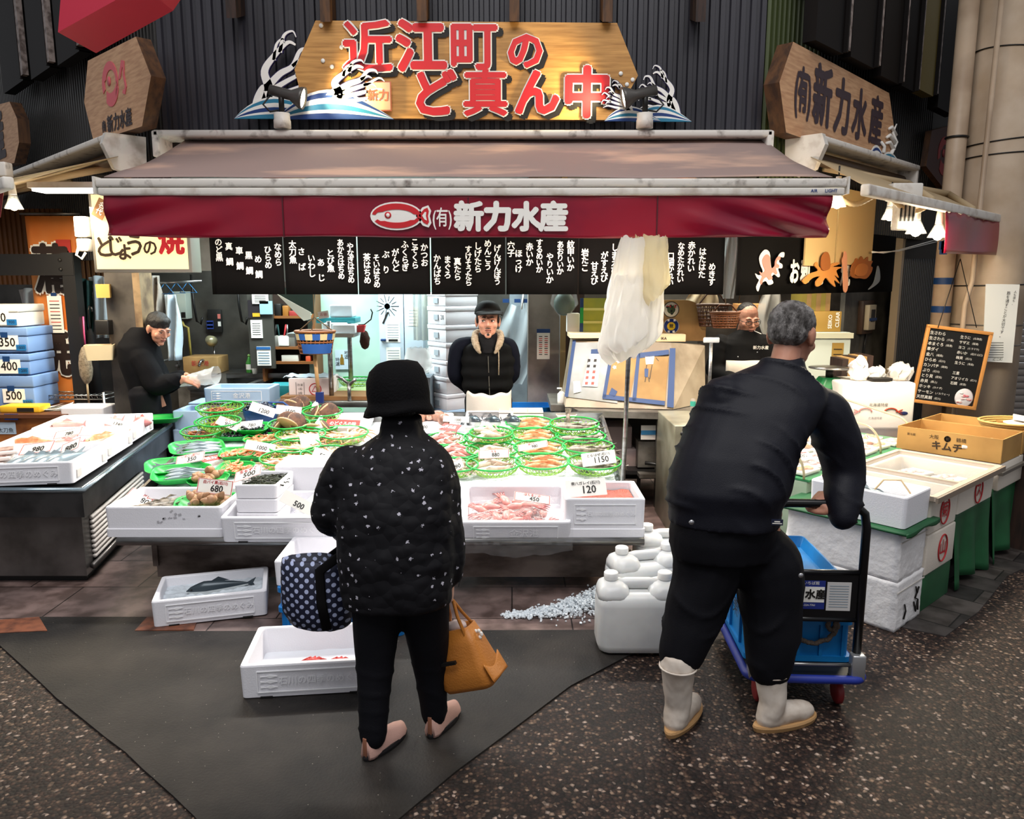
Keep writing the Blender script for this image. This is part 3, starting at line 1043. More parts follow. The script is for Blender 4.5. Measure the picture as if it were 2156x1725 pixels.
b.sheet(lambda u,v:(-2.22+2.88*u,4.36+1.4*v,SL_A+SL_K*(4.36+1.4*v)-0.012+0.014*nz3(u*26,v*14,3)+0.008*nz3(u*70,v*35)),110,60,ice_m)
b.sheet(lambda u,v:(-2.22+2.88*u,4.36-0.0*v,SL_A+SL_K*4.36-0.012+0.014*nz3(u*26,0,3)-0.07*v),110,2,ice_m)
tag(b.build('ice_bed'),'bed of crushed ice on the tilted fish table','ice',kind='stuff')
# foam boxes
EMB=mat('emboss_lit_foam','#f4f4f6',0.6)  # lighter foam copy: light on the raised lettering put into the colour
def foam_mesh(L,W,H,wall=0.026,emboss=None,m=styro,base=0.0,notch=True,floor_t=0.03,marks=None):
 b=MB()
 r=0.018
 lo=[rrect(L-0.02,W-0.02,r,0.0),rrect(L-0.008,W-0.008,r,0.004),rrect(L,W,r,H-0.006),rrect(L-0.006,W-0.006,r,H),rrect(L-2*wall+0.006,W-2*wall+0.006,r,H),rrect(L-2*wall,W-2*wall,r,H-0.006),rrect(L-2*wall-0.02,W-2*wall-0.02,r,floor_t)]
 b.loft(lo,m)
 if base:
  b.loft([rrect(L+0.004,W+0.004,r,0.0),rrect(L+0.006,W+0.006,r,base),rrect(L-0.01,W-0.01,r,base+0.004)],m,False,False)
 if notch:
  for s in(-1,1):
   b.box((s*L*0.32,-W/2+0.004,0.004),(0.05,0.012,0.008),black_metal)  # black blocks paint the shade of notches in the bottom edge
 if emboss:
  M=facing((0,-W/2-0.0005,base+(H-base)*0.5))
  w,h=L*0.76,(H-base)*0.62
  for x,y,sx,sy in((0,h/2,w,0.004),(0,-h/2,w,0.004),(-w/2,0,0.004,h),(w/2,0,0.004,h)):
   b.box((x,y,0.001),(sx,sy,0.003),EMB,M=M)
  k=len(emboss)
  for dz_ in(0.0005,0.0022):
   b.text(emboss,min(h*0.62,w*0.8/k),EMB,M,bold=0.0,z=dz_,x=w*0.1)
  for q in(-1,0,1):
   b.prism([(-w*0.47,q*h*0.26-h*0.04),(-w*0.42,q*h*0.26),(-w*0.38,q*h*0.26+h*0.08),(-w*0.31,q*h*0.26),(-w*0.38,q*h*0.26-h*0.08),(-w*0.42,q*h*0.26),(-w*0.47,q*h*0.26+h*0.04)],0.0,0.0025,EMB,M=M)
 if marks:
  marks(b)
 return b
def foam_box(name,label,loc,rz,L,W,H,rx=0.0,group=None,**kw):
 o=foam_mesh(L,W,H,**kw).build(name)
 o.location=loc
 o.rotation_euler=(rx,0,rz)
 return tag(o,label,'box',group)
def smear(b):
 M=facing((0,-0.2105,0.1))
 for i in range(14):
  x=random.uniform(-0.05,0.2)
  b.box((x,random.uniform(-0.012,0.012),0.0003),(random.uniform(0.006,0.02),random.uniform(0.004,0.014),0.0006),mat('smudge','#b3b1b6',0.7),M=M@Matrix.Rotation(random.random(),4,'Z'))
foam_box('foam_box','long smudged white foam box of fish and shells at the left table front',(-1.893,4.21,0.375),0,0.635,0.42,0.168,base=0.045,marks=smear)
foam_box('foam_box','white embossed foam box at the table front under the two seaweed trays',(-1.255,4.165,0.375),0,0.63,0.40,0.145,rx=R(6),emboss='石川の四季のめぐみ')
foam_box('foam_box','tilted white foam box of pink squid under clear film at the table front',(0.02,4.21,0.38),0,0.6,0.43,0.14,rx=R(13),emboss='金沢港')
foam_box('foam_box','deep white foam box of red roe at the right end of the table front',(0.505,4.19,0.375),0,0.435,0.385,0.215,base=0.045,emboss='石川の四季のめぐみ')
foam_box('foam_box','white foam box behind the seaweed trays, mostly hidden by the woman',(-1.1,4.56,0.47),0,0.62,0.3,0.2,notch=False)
seaweed=mat('seaweed','#2c3418',0.35,col2='#12160a',scale=30)
for i,z in enumerate((0.412,0.492,0.572)):
 foam_box('seaweed_tray',('lowest white foam tray of the stack beside the shell box','middle white foam tray of the seaweed stack','topmost white foam tray filled with dark seaweed')[i],(-1.405,4.225,z),0,0.235,0.33,0.078,notch=False,wall=0.018)
b=MB()
for i in range(260):
 x,y=random.uniform(-1.5,-1.31),random.uniform(4.1,4.36)
 a=random.uniform(0,6.3)
 l=random.uniform(0.02,0.05)
 z=random.uniform(0.61,0.638)
 b.tube([(x-l*math.cos(a),y-l*math.sin(a)*0.6,z),(x,y,z+0.006),(x+l*math.cos(a+0.6),y+l*math.sin(a+0.6)*0.6,z-0.002)],0.0026,seaweed,4,cap=False)
b.box((-1.405,4.23,0.612),(0.19,0.28,0.02),seaweed)
tag(b.build('seaweed'),'dark green seaweed heaped in the topmost foam tray','seaweed',kind='stuff')
# price tags
PINKISH=mat('card_red','#c6483f',0.6)
def tag_mesh(w,h,top,num,red=True,left=''):
 b=MB()
 M=facing((0,0,0))
 b.box((0,h/2,0),(w,h,0.002),paper,M=M)
 if red:
  for x,y,sx,sy in((0,h*0.96,w*0.98,h*0.03),(0,h*0.04,w*0.98,h*0.03),(-w*0.48,h/2,w*0.02,h*0.9),(w*0.48,h/2,w*0.02,h*0.9)):
   b.box((x,y,0.0013),(sx,sy,0.0008),PINKISH,M=M)
 if top:
  b.text(top,min(h*0.3,w*0.85/max(1,len(top))),red_ink if red else ink,M,bold=0.02,y=h*0.76,z=0.002)
 b.text(num,h*0.62 if len(num)<5 else h*0.5,ink,M,bold=0.02,x=w*0.06,y=h*0.36,z=0.002,sx=0.9)
 if left:
  b.text(left,h*0.24,red_ink,M,y=h*0.28,x=-w*0.38,z=0.002)
 return b
def price_tag(px,py,w,h,top,num,label,lift=0.07,tilt=35,roll=0.0,red=True,y=None,left='',z=None):
 p=on_slope(px,py,lift)if y is None and z is None else(at_y(px,py,y)if z is None else at_z(px,py,z))
 o=tag_mesh(w,h,top,num,red,left).build('price_tag')
 o.location=p
 o.rotation_euler=(R(-tilt),R(-roll),0)
 return tag(o,label,'price tag','price tags on the fish table')
 # baskets and trays
GREEN=mat('green_plastic','#14983a',0.35,sub=0.0)
LATT=mat('pale_green_lattice','#7cae34',0.4)
def basket_meshes(rx_,ry_,h):
 n=40
 rim=MB()
 rim.tube([(rx_*math.cos(2*math.pi*i/n),ry_*math.sin(2*math.pi*i/n),h)for i in range(n)],0.0065,GREEN,6,closed=True)
 w=MB()
 for k,q in((0.35,0.86),(0.03,0.72)):
  w.tube([(rx_*q*math.cos(2*math.pi*i/n),ry_*q*math.sin(2*math.pi*i/n),h*k)for i in range(n)],0.003,LATT,4,closed=True)
 zz=26
 for sgn in(1,-1):
  for i in range(zz):
   a0,a1,a2=2*math.pi*i/zz,2*math.pi*(i+sgn*0.5)/zz,2*math.pi*(i+sgn*1.0)/zz
   w.tube([(rx_*0.99*math.cos(a0),ry_*0.99*math.sin(a0),h*0.96),(rx_*0.9*math.cos(a1),ry_*0.9*math.sin(a1),h*0.5),(rx_*0.74*math.cos(a2),ry_*0.74*math.sin(a2),h*0.04)],0.002,LATT,4,cap=False)
 for i in range(-5,6):
  x=i/6*rx_*0.7
  l=ry_*0.7*math.sqrt(max(0,1-(i/6)**2))
  w.tube([(x,-l,h*0.03),(x,l,h*0.03)],0.002,LATT,4,cap=False)
 return rim.mesh('rim'),w.mesh('weave')
def tray_mesh(L,W,H):
 b=MB()
 r=min(L,W)*0.3
 b.loft([rrect(L*0.78,W*0.78,r*0.8,0.0,5),rrect(L*0.97,W*0.97,r,H,5),rrect(L,W,r,H+0.004,5),rrect(L*0.985,W*0.985,r,H+0.008,5),rrect(L*0.95,W*0.95,r,H,5),rrect(L*0.77,W*0.77,r*0.8,0.006,5)],GREEN,smooth=True)
 return b.mesh('plastic_tray')
BK={'s':basket_meshes(0.15,0.115,0.06),'l':basket_meshes(0.175,0.13,0.065)}
TR={'s':tray_mesh(0.24,0.18,0.03),'l':tray_mesh(0.36,0.25,0.035)}
BASKETS=[]
def basket(px,py,size,label,lift=0.0,rz=0.0):
 p=on_slope(px,py,0.035+lift)-Vector((0,0,0.035))
 t=thing('basket',label,'basket',tuple(p),0,'green lattice baskets on the ice')
 t.rotation_euler=(SLOPE,0,rz)
 inst(BK[size][0],'rim',(0,0,0),(0,0,0),parent=t)
 inst(BK[size][1],'weave',(0,0,0),(0,0,0),parent=t)
 return Matrix.Translation(p)@Matrix.Rotation(rz,4,'Z')@Matrix.Rotation(SLOPE,4,'X')
def tray(px,py,size,label,lift=0.0,rz=0.0):
 p=on_slope(px,py,0.02+lift)-Vector((0,0,0.015))
 o=inst(TR[size],'plastic_tray',tuple(p),(SLOPE,0,rz),label,'tray','green plastic trays on the ice')
 return Matrix.Translation(p)@Matrix.Rotation(rz,4,'Z')@Matrix.Rotation(SLOPE,4,'X')
 # fish and shells
def fish_mesh(L,h,w,back,belly,bend=0.0,tail=1.0,head=0.28):
 b=MB()
 n,k=12,14
 vs,fs,up=[],[],[]
 for i in range(k+1):
  u=i/k
  prof=(math.sin(math.pi*min(1,u/0.62)*0.5)**0.75 if u<0.62*0.6 else 1.0)
  prof=min(1.0,(u/head)**0.55)if u<head else(1-((u-head)/(1-head))**1.7*0.86)
  prof=max(prof,0.06)
  yb=bend*math.sin(math.pi*u)
  for j in range(n):
   a=2*math.pi*j/n
   vs.append(((u-0.5)*L,yb+w*prof*math.cos(a),h*prof*math.sin(a)))
 for i in range(k):
  for j in range(n):
   fs.append((i*n+j,i*n+(j+1)%n,(i+1)*n+(j+1)%n,(i+1)*n+j))
 top=[f for f in fs if sum(vs[q][2]for q in f)>=0 and(vs[f[0]][1]+0)>-w*0.9]
 mid=[f for f in fs if f not in top]
 b.add(vs,top+[tuple(reversed(range(n)))],back,True)
 b.add(vs,mid+[tuple(k*n+j for j in range(n))],belly,True)
 yt=0
 b.prism([(L*0.47,-h*0.14),(L*0.47,h*0.14),(L*(0.5+0.13*tail),h*0.85),(L*(0.5+0.08*tail),0),(L*(0.5+0.13*tail),-h*0.85)],-0.0015,0.0015,back,M=Matrix.Rotation(R(90),4,'X')@Matrix.Rotation(R(25),4,'X'))
 b.prism([(-L*0.12,h*0.85),(L*0.02,h*1.35),(L*0.2,h*0.75)],-0.001,0.001,back,M=Matrix.Rotation(R(90),4,'X'))
 b.ell((-L*0.42,-w*0.55,h*0.25),(h*0.12,h*0.08,h*0.12),ink,8)
 return b.mesh('fish')
orange_f=mat('orange_fish','#c87a4e',0.3,col2='#e0b48a',scale=25)
pale_f=mat('pale_fish','#dccabb',0.3,col2='#b89a88',scale=18)
silver_f=mat('silver_fish','#cfd2d0',0.2,0.45)
blue_f=mat('blue_black_fish','#39434a',0.25,0.3)
grey_f=mat('mottled_fish','#8f8578',0.35,col2='#4e463c',scale=40)
pink_f=mat('pink_flesh','#d99a92',0.3,col2='#c47c7c',scale=20)
shrimp_m=mat('shrimp_orange','#d9764a',0.35,col2='#e8a27a',scale=60)
brown_sh=mat('shrimp_brown','#9c5a2c',0.4,col2='#6e3c1c',scale=50)
shell_dark=mat('dark_shell','#1c1a22',0.25,col2='#3a3440',scale=30)
shell_bl=mat('blue_shell','#20263c',0.25,col2='#0f1220',scale=30)
scal_m=mat('scallop_shell','#5e3a24',0.65,col2='#3c2416',scale=30,detail=6)
scal_e=mat('scallop_edge','#c9a27c',0.6)
tan_sh=mat('tan_shell','#a87e5c',0.45,col2='#7c5a40',scale=16)
crab_m=mat('crab_shell','#e0b090',0.35,col2='#c97c50',scale=12)
crab_w=mat('crab_white','#ecdccb',0.35)
F_ORANGE=[fish_mesh(0.24,0.026,0.02,orange_f,pale_f,0.012),fish_mesh(0.22,0.028,0.02,orange_f,orange_f,-0.014)]
F_PALE=[fish_mesh(0.2,0.022,0.018,pale_f,crab_w,0.02),fish_mesh(0.17,0.026,0.02,pale_f,pale_f,-0.02)]
F_GREY=[fish_mesh(0.3,0.026,0.026,grey_f,pale_f,0.01,head=0.2),fish_mesh(0.27,0.03,0.03,grey_f,grey_f,-0.03,head=0.18)]
F_SARD=fish_mesh(0.22,0.016,0.012,mat('sardine_back','#8a969c',0.25,0.3),mat('sardine_belly','#dfe1de',0.25,0.2),0.008)
F_BIG=fish_mesh(0.42,0.06,0.045,blue_f,silver_f,0.0)
F_SILV=fish_mesh(0.42,0.05,0.04,mat('steel_blue_fish','#8c9aa2',0.25,0.4),silver_f,0.0)
F_PINK=fish_mesh(0.14,0.026,0.022,pink_f,pink_f,0.02,tail=0.5)
def shrimp_mesh(L,m):
 b=MB()
 pts,rs=[],[]
 for i in range(9):
  u=i/8
  a=u*1.7
  pts.append((L*0.42*math.sin(a)-L*0.2,L*0.3*(1-math.cos(a)),0.002*math.sin(i*2)))
  rs.append(L*(0.1*(1-u)**0.6+0.02))
 rs[0]=L*0.03
 b.tube(pts,rs,m,7)
 p=pts[-1]
 b.prism([(p[0],p[1]),(p[0]+L*0.1,p[1]+L*0.16),(p[0]-L*0.12,p[1]+L*0.18)],-0.001,0.001,m)
 for k in(-1,1):
  b.tube([(pts[0][0],0,0),(pts[0][0]-L*0.35,k*L*0.12,0.008),(pts[0][0]-L*0.6,k*L*0.05-L*0.15,0.0)],0.0011,m,4,cap=False)
 return b.mesh('shrimp')
S_OR,S_BR=shrimp_mesh(0.1,shrimp_m),shrimp_mesh(0.09,brown_sh)
def pebble(m,m2,r,name,ridge=0.0):
 b=MB()
 b.ell((0,0,r*0.6),(r,r*0.8,r*0.65),m,10)
 b.ell((r*0.5,0,r*0.75),(r*0.55,r*0.45,r*0.4),m2,8)
 return b.mesh(name)
SH_D,SH_B=pebble(shell_dark,shell_dark,0.013,'shell'),pebble(shell_bl,shell_bl,0.017,'shell')
b=MB()
b.ell((0,0,0.028),(0.034,0.03,0.029),tan_sh,12)
b.lathe([(0.024,0.0),(0.018,0.02),(0.01,0.036),(0.0,0.045)],tan_sh,10,xf((0.018,0,0.03),0,0,R(60)))
b.ell((-0.02,-0.008,0.022),(0.02,0.024,0.02),scal_e,10)
WHELK=b.mesh('whelk')
b=MB()
n=36
prof=[(0.0,0.022),(0.03,0.02),(0.055,0.013),(0.066,0.005)]
vs,fs=[],[]
for q,(r,z)in enumerate(prof[1:]):
 for j in range(n):
  a=2*math.pi*j/n
  k=1+0.02*(j%2)*(q>0)
  vs.append((r*k*math.cos(a),r*k*math.sin(a)*(1.0 if math.sin(a)>-0.6 else 0.92),z+0.003*(j%2)*(q>0)))
vs.append((0,0,0.022))
for q in range(2):
 for j in range(n):
  fs.append((q*n+j,q*n+(j+1)%n,(q+1)*n+(j+1)%n,(q+1)*n+j)[::-1])
for j in range(n):
 fs.append((j,(j+1)%n,len(vs)-1))
b.add(vs,fs,scal_m,True)
b.lathe([(0.067,0.005),(0.068,0.0),(0.064,-0.004),(0.03,-0.016),(0,-0.018)],scal_e,n)
SCALLOP=b.mesh('scallop')
CRAB_BODY=MB().ell((0,0,0.018),(0.05,0.045,0.022),crab_m,14).mesh('carapace')
b=MB()
b.tube([(0,0,0.015),(0.045,0.03,0.026),(0.1,0.02,0.015),(0.145,-0.015,0.004)],[0.009,0.008,0.006,0.002],crab_m,6)
CRAB_LEG=b.mesh('leg')
def put(me,name,M,loc,rz,label,cat,group,tilt=0.0,s=1.0,roll=0.0):
 o=inst(me,name,(0,0,0),(0,0,0),label,cat,group)
 o.matrix_basis=M@Matrix.Translation(loc)@Matrix.Rotation(rz,4,'Z')@Matrix.Rotation(tilt,4,'Y')@Matrix.Rotation(roll,4,'X')@Matrix.Diagonal((s,s,s,1))
 return o
def crab(M,loc,rz,label,group,s=1.0):
 t=thing('crab',label,'crab',(0,0,0),0,group)
 t.matrix_basis=M@Matrix.Translation(loc)@Matrix.Rotation(rz,4,'Z')@Matrix.Diagonal((s,s,s,1))
 inst(CRAB_BODY,'carapace',(0,0,0),(0,0,0),parent=t)
 for side in(0,1):
  for k in range(4):
   a=R(-50+k*33)+(math.pi if side else 0)
   inst(CRAB_LEG,'leg',(0.035*math.cos(a),0.03*math.sin(a),0),(0,0,a),parent=t)
rnd=random.Random(11)
def fill(kind,M,n,rx_,ry_,label,group):
 for i in range(n):
  a=rnd.uniform(0,6.28)
  q=math.sqrt(rnd.random())
  x,y=rx_*q*math.cos(a),ry_*q*math.sin(a)
  lay=0.004+0.012*(i/n)*2
  if kind=='shrimp':
   put(S_OR,'shrimp',M,(x,y,lay+0.008),rnd.uniform(-0.7,0.7)+(math.pi if rnd.random()<0.3 else 0),label,'shrimp',group,rnd.uniform(-0.2,0.2),rnd.uniform(0.9,1.2))
  elif kind=='prawn':
   put(S_BR,'shrimp',M,(x,y,lay+0.012),rnd.uniform(0,6.28),label,'shrimp',group,rnd.uniform(-0.3,0.3),rnd.uniform(0.9,1.2))
  elif kind=='shell':
   put(SH_D,'shell',M,(x,y,lay+0.002),a*3,label,'shell',group,0,rnd.uniform(0.85,1.2))
  elif kind=='blue':
   put(SH_B,'shell',M,(x,y,lay*2+0.004),a*3,label,'shell',group,0,rnd.uniform(0.9,1.2))
  elif kind=='whelk':
   put(WHELK,'whelk',M,(x,y,0.005+(0.03 if i>n*0.6 else 0)),a*3,label,'shell',group,rnd.uniform(-0.4,0.4),rnd.uniform(0.8,1.1))
for px,py,size,lift,lab in((508,862,'s',0.0,'small green basket peeping out behind the hindmost prawn basket'),(455,893,'s',0.0,'green basket of brown prawns squeezed under two others'),(464,864,'l',0.06,'hindmost green basket heaped with brown prawns'),(464,893,'s',0.055,'green basket of brown prawns with a price tag on it'),(427,913,'s',0.0,'leftmost green basket of brown prawns, low and wide')):
 M=basket(px,py,size,lab,lift)
 if size=='l' or px in(464,427):
  g_={862:0}.get(py,0)
  nm='brown prawn heaped in the %s green basket'%{864:'hindmost',893:'tagged',913:'leftmost'}[py]
  fill('prawn',M,16,0.1,0.07,nm,nm.replace('prawn','prawns',1))
SC=0
for px,py,lift,spots,lab,nm in((616,858,0.0,[(-0.08,0,0.03,-25),(0.0,0.02,0.045,10),(0.07,0.03,0.05,30),(0.02,-0.03,0.05,-10)],'green basket of brown scallops at the back edge of the ice','at the back edge of the ice'),(680,872,0.02,[(-0.07,0.0,0.03,-40),(0.05,0.0,0.05,35),(0.0,0.04,0.05,10)],'green basket of scallops nearest the hidden standing tray','leaning in the rear right basket'),(674,902,0.0,[(-0.06,-0.01,0.03,-15),(0.06,-0.01,0.04,25)],'green basket with two flat scallops beside the red slip','lying flat beside the red slip'),(609,898,0.02,[(-0.085,0.0,0.035,-25),(-0.02,0.04,0.06,0),(0.06,0.01,0.065,25),(0.0,-0.03,0.07,12)],'green basket of large scallops with a price tag behind','in the tagged front basket')):
 M=basket(px,py,'s',lab,lift)
 for x,y,z,a in spots:
  put(SCALLOP,'scallop',M,(x,y,z),rnd.uniform(0,6),'round brown scallop %s'%nm,'scallop','scallops '+nm,R(a*0.6),1.15,R(52))
p=on_slope(549,880,0.03)
b=MB()
b.loft([rrect(0.2,0.15,0.06,0.0),rrect(0.24,0.19,0.08,0.05),rrect(0.25,0.2,0.08,0.1)],mat('blue_net','#16407c',0.5),True,False,True)
b.tube([(0.1,0.08,0.1),(0.02,0.12,0.13),(0.14,0.12,0.13),(0.2,0.1,0.09)],0.008,MATS['blue_net'],6)
o=b.build('net_bag')
o.location=p-Vector((0,0,0.03))
tag(o,'open blue net bag bulging with dark blue shells','bag')
fill('blue',Matrix.Translation(p+Vector((0,-0.01,0.035))),60,0.105,0.085,'small dark blue shell in the blue net bag','shells in the blue net bag')
for px,py,sz,lift,lab,nm in((494,917,'s',0.0,'green tray of dark shells partly under the prawn basket','lower left tray'),(563,914,'s',0.0,'green tray of dark shells on the right of the tagged one','right tray'),(534,903,'s',0.035,'green tray of dark shells carrying a price tag','tagged tray')):
 M=tray(px,py,sz,lab,lift)
 fill('shell',M,34,0.085,0.06,'tiny dark shell heaped in the %s'%nm,'dark shells in the '+nm)
for px,py,rz,lab,nm in((551,926,0.0,'green tray of orange shrimps just below the dark shells','rear shrimp tray'),(500,957,0.2,'green tray of orange shrimps against the slanted red slip','tray beside the slanted red slip'),(541,957,-0.1,'green tray of orange shrimps in front of the price tag','tray below the shrimp price tag'),(496,988,-0.2,'green tray of orange shrimps nearest the seaweed trays','front shrimp tray')):
 M=tray(px,py,'s',lab,0.0,rz)
 fill('shrimp',M,15,0.08,0.055,'orange shrimp in the %s'%nm,'shrimps in the '+nm)
for px,py,lab,nm in((634,922,'green basket of crab pieces with a blank white card','basket with the blank card'),(724,918,'green basket of crab pieces close behind the woman','basket behind the woman'),(622,946,'green basket of crab pieces second from the seaweed trays','middle crab basket'),(605,972,'large green basket of crab pieces next to the seaweed trays','front crab basket'),(690,962,'green basket of orange crab legs beside the woman\'s shoulder','basket at the woman\'s shoulder')):
 M=basket(px,py,'l',lab)
 for k in range(3):
  crab(M,((k-1)*0.075,0.03*((k%2)-0.5),0.012+0.012*k),rnd.uniform(-0.6,0.6),'pale orange crab lying in the %s'%nm,'crabs in the '+nm,0.95)
 for k in range(2):
  put(F_PALE[k],'fish',M,((k-0.5)*0.12,-0.04,0.03),rnd.uniform(-0.5,0.5),'strip of pale fish in the %s'%nm,'fish','fish strips in the '+nm)
for px,py,rz,n_,lab,nm in((415,947,0.5,7,'long green tray of slim silver fish behind the price tag','rear long tray'),(368,985,0.45,4,'leftmost green tray of silver fish, sticking out over the table edge','leftmost tray'),(383,1001,0.35,5,'green tray of silver fish at the near left corner of the ice','near left tray')):
 M=tray(px,py,'l',lab,0.012 if n_==5 else 0.0,rz)
 for k in range(n_):
  put(F_SARD,'fish',M,(0.02*(k%2)+0.02,(k-n_/2+0.5)*0.03,0.022+0.004*(k%2)),rnd.uniform(-0.12,0.12)+(math.pi if n_!=5 else 0),'slim silver fish lying in the %s'%nm,'fish','silver fish in the '+nm,0,1.15)
M=tray(440,1013,'s','green tray of pale round shells behind the shell box')
fill('whelk',M,11,0.075,0.05,'pale round shell on the tray behind the table front boxes','shells on the rear shell tray')
M=Matrix.Translation((-1.7,4.2,0.425))@Matrix.Rotation(R(4),4,'X')
inst(TR['l'],'plastic_tray',(-1.74,4.22,0.468),(R(8),0,0.3),'green tray lying inside the smudged long foam box','tray')
fill('whelk',Matrix.Translation((-1.735,4.2,0.482)),18,0.1,0.075,'round brown shell in the smudged long foam box','brown shells in the long foam box')
for k in range(4):
 put(F_GREY[k%2],'fish',Matrix.Identity(4),(-2.04+0.02*k,4.13+0.05*k,0.5),0.5+0.2*k,'grey fish in the left end of the smudged long foam box','fish','grey fish in the long foam box',0,0.9)
NM={}
for px,py,size,lift,rz,kind,lab in((940,930,'s',0.0,0,'pink','green basket of pink fish fillets beside the red slip'),(963,957,'s',0.0,0,'pink','green basket of pink fillets half hidden by the woman\'s shoulder'),(958,985,'s',0.0,0,'pale','green basket behind the pink squid box, left one'),(1030,928,'l',0.0,0,'pale','lower green basket under the one of white fish'),(1034,917,'s',0.055,0,'squid','raised green basket of white fish in the middle of the ice'),(1037,954,'l',0.0,0,'pale','green basket of pale fish with a price tag across it'),(1039,983,'l',0.0,0,'pale','green basket of pale fish right behind the pink squid box'),(1115,897,'l',0.0,0,'orange','hindmost green basket of one orange fish'),(1124,922,'l',0.0,0,'orange','second basket of orange fish from the back'),(1136,949,'l',0.0,0,'orange','basket of orange fish with a price tag'),(1142,979,'l',0.0,0,'orange','front basket of orange fish'),(1210,912,'l',0.0,0,'none','lower green basket under the back right one'),(1209,899,'l',0.05,0,'grey','back right green basket with a grey fish tail sticking up'),(1222,925,'l',0.0,0,'grey','second grey fish basket from the back right'),(1238,947,'l',0.0,0,'grey','third grey fish basket from the back right'),(1251,980,'l',0.0,0,'grey','front right green basket of long grey fish, tag on it')):
 M=basket(px,py,size,lab,lift,rz)
 short=lab.replace('green ','')
 if kind=='orange':
  for k in range(3):
   put(F_ORANGE[k%2],'fish',M,(0.0+0.02*k,(k-0.7)*0.05,0.035+0.006*k),math.pi*k+rnd.uniform(-0.1,0.1),'orange fish in the '+short,'fish','orange fish in the '+short)
 elif kind=='grey':
  for k in range(2):
   put(F_GREY[k],'fish',M,(0.01,(k-0.5)*0.06,0.04),math.pi*0+rnd.uniform(-0.15,0.15),'grey fish in the '+short,'fish','grey fish in the '+short,-0.12 if k else 0.05,1.1)
 elif kind=='pale':
  for k in range(4):
   put(F_PALE[k%2],'fish',M,(0.05*(k%2)-0.03,(k-1.5)*0.04,0.03+0.006*k),rnd.uniform(-0.5,0.5),'pale fish in the '+short,'fish','pale fish in the '+short,0,1.1)
 elif kind=='squid':
  for k in range(4):
   put(F_PALE[k%2],'fish',M,(0.05*(k%2)-0.03,(k-1.5)*0.035,0.04+0.008*k),0.6-0.5*k,'white fish in the raised middle basket','fish','white fish in the raised middle basket',0.25*(k%2),1.15)
 elif kind=='pink':
  for k in range(5):
   put(F_PINK,'fish',M,(0.035*(k%3)-0.04,(k-2)*0.03,0.03+0.008*k),rnd.uniform(-0.6,0.6),'pink fillet in the '+short,'fish','pink fillets in the '+short)
b=MB()
b.tube([(0,0,0),(0.005,0.0,0.05),(0.0,0,0.09)],[0.022,0.016,0.014],grey_f,8)
b.prism([(-0.014,0.08),(0.014,0.08),(0.03,0.13),(-0.02,0.13)],-0.003,0.003,grey_f,M=facing((0,0,0)))
o=b.build('fish_tail')
o.location=on_slope(1195,897,0.06)
tag(o,'brown fish tail standing up in the back right basket','fish')
def on_back(px,py,z):
 return at_z(px,py,z)
for i,(px,py,L,W,lab)in enumerate(((725,893,0.4,0.3,'white foam tray at the back edge left of the woman\'s hat'),(905,893,0.34,0.3,'white foam tray of brown shellfish behind the hat'),(1030,890,0.36,0.34,'white foam tray of dark fish in front of the capped vendor'))):
 p=on_slope(px,py,0.03)
 foam_box('foam_tray',lab,tuple(p-Vector((0,0,0.02))),0,L,W,0.055,rx=SLOPE,wall=0.018,notch=False,floor_t=0.012)
for k in range(3):
 put(F_BIG,'fish',Matrix.Translation(on_slope(1022+12*k,888,0.065)),((k-1)*0.1,0,0),R(115),'dark fish with white belly in front of the capped vendor','fish','dark fish on the back foam tray',R(8),0.8)
for k,(px,py)in enumerate(((905,884),(922,886),(880,890),(935,893))):
 b=MB()
 b.ell((0,0,0.035),(0.05,0.06,0.045),mat('abalone','#a57c68',0.4,col2='#6b4a3c',scale=14),12)
 b.ell((0.0,-0.03,0.03),(0.035,0.03,0.03),mat('abalone_pink','#c9a08c',0.4),10)
 o=b.build('shellfish')
 o.location=on_slope(px,py,0.02)
 o.rotation_euler=(0,0,k*1.1)
 tag(o,'plump brown shellfish beside the woman\'s hat','shellfish','shellfish on the back foam tray')
p=at_y(1097,884,5.78)
t=thing('partition_box','low white box with three compartments behind the ice','box',(p.x,5.85,p.z))
b=MB()
b.loft([rrect(0.34,0.2,0.004,0),rrect(0.34,0.2,0.004,0.065),rrect(0.325,0.185,0.003,0.065),rrect(0.325,0.185,0.003,0.008)],mat('cream_plastic','#e9dccb',0.4))
b.build('body',t)
for x in(-0.06,0.06):
 MB().box((x,0,0.035),(0.006,0.19,0.055),MATS['cream_plastic']).build('divider',t)
p=on_slope(1192,880,0.02)
b=MB()
b.loft([rrect(0.12,0.08,0.02,0),rrect(0.16,0.12,0.03,0.03),rrect(0.15,0.11,0.03,0.03),rrect(0.115,0.075,0.02,0.004)],MATS['cream_plastic'],smooth=True)
o=b.build('dish')
o.location=p
tag(o,'small pale plastic dish behind the grey fish baskets','dish')
b0=Matrix.Translation((0.02,4.21,0.38))@Matrix.Rotation(R(13),4,'X')
b=MB()
b.ell((0,0,0.016),(0.05,0.022,0.02),pink_f,10)
for k in range(4):
 b.tube([(0.04,(k-1.5)*0.008,0.016),(0.07,(k-1.5)*0.014,0.022),(0.1,(k-1.5)*0.02,0.012)],[0.006,0.005,0.002],pink_f,5)
SQ=b.mesh('squid')
for i in range(34):
 put(SQ,'squid',b0,(rnd.uniform(-0.2,0.2),rnd.uniform(-0.15,0.13),0.035+0.022*(i//12)),rnd.uniform(0,6.28),'small pink squid under film in the tilted foam box','squid','pink squid in the tilted foam box',0,rnd.uniform(0.9,1.25))
b=MB()
b.sheet(lambda u,v:(-0.31+0.62*u,-0.16+0.3*v if v>0.0 else-0.16,0.1+0.01*nz3(u*9,v*7)),24,12,clear,M=b0)
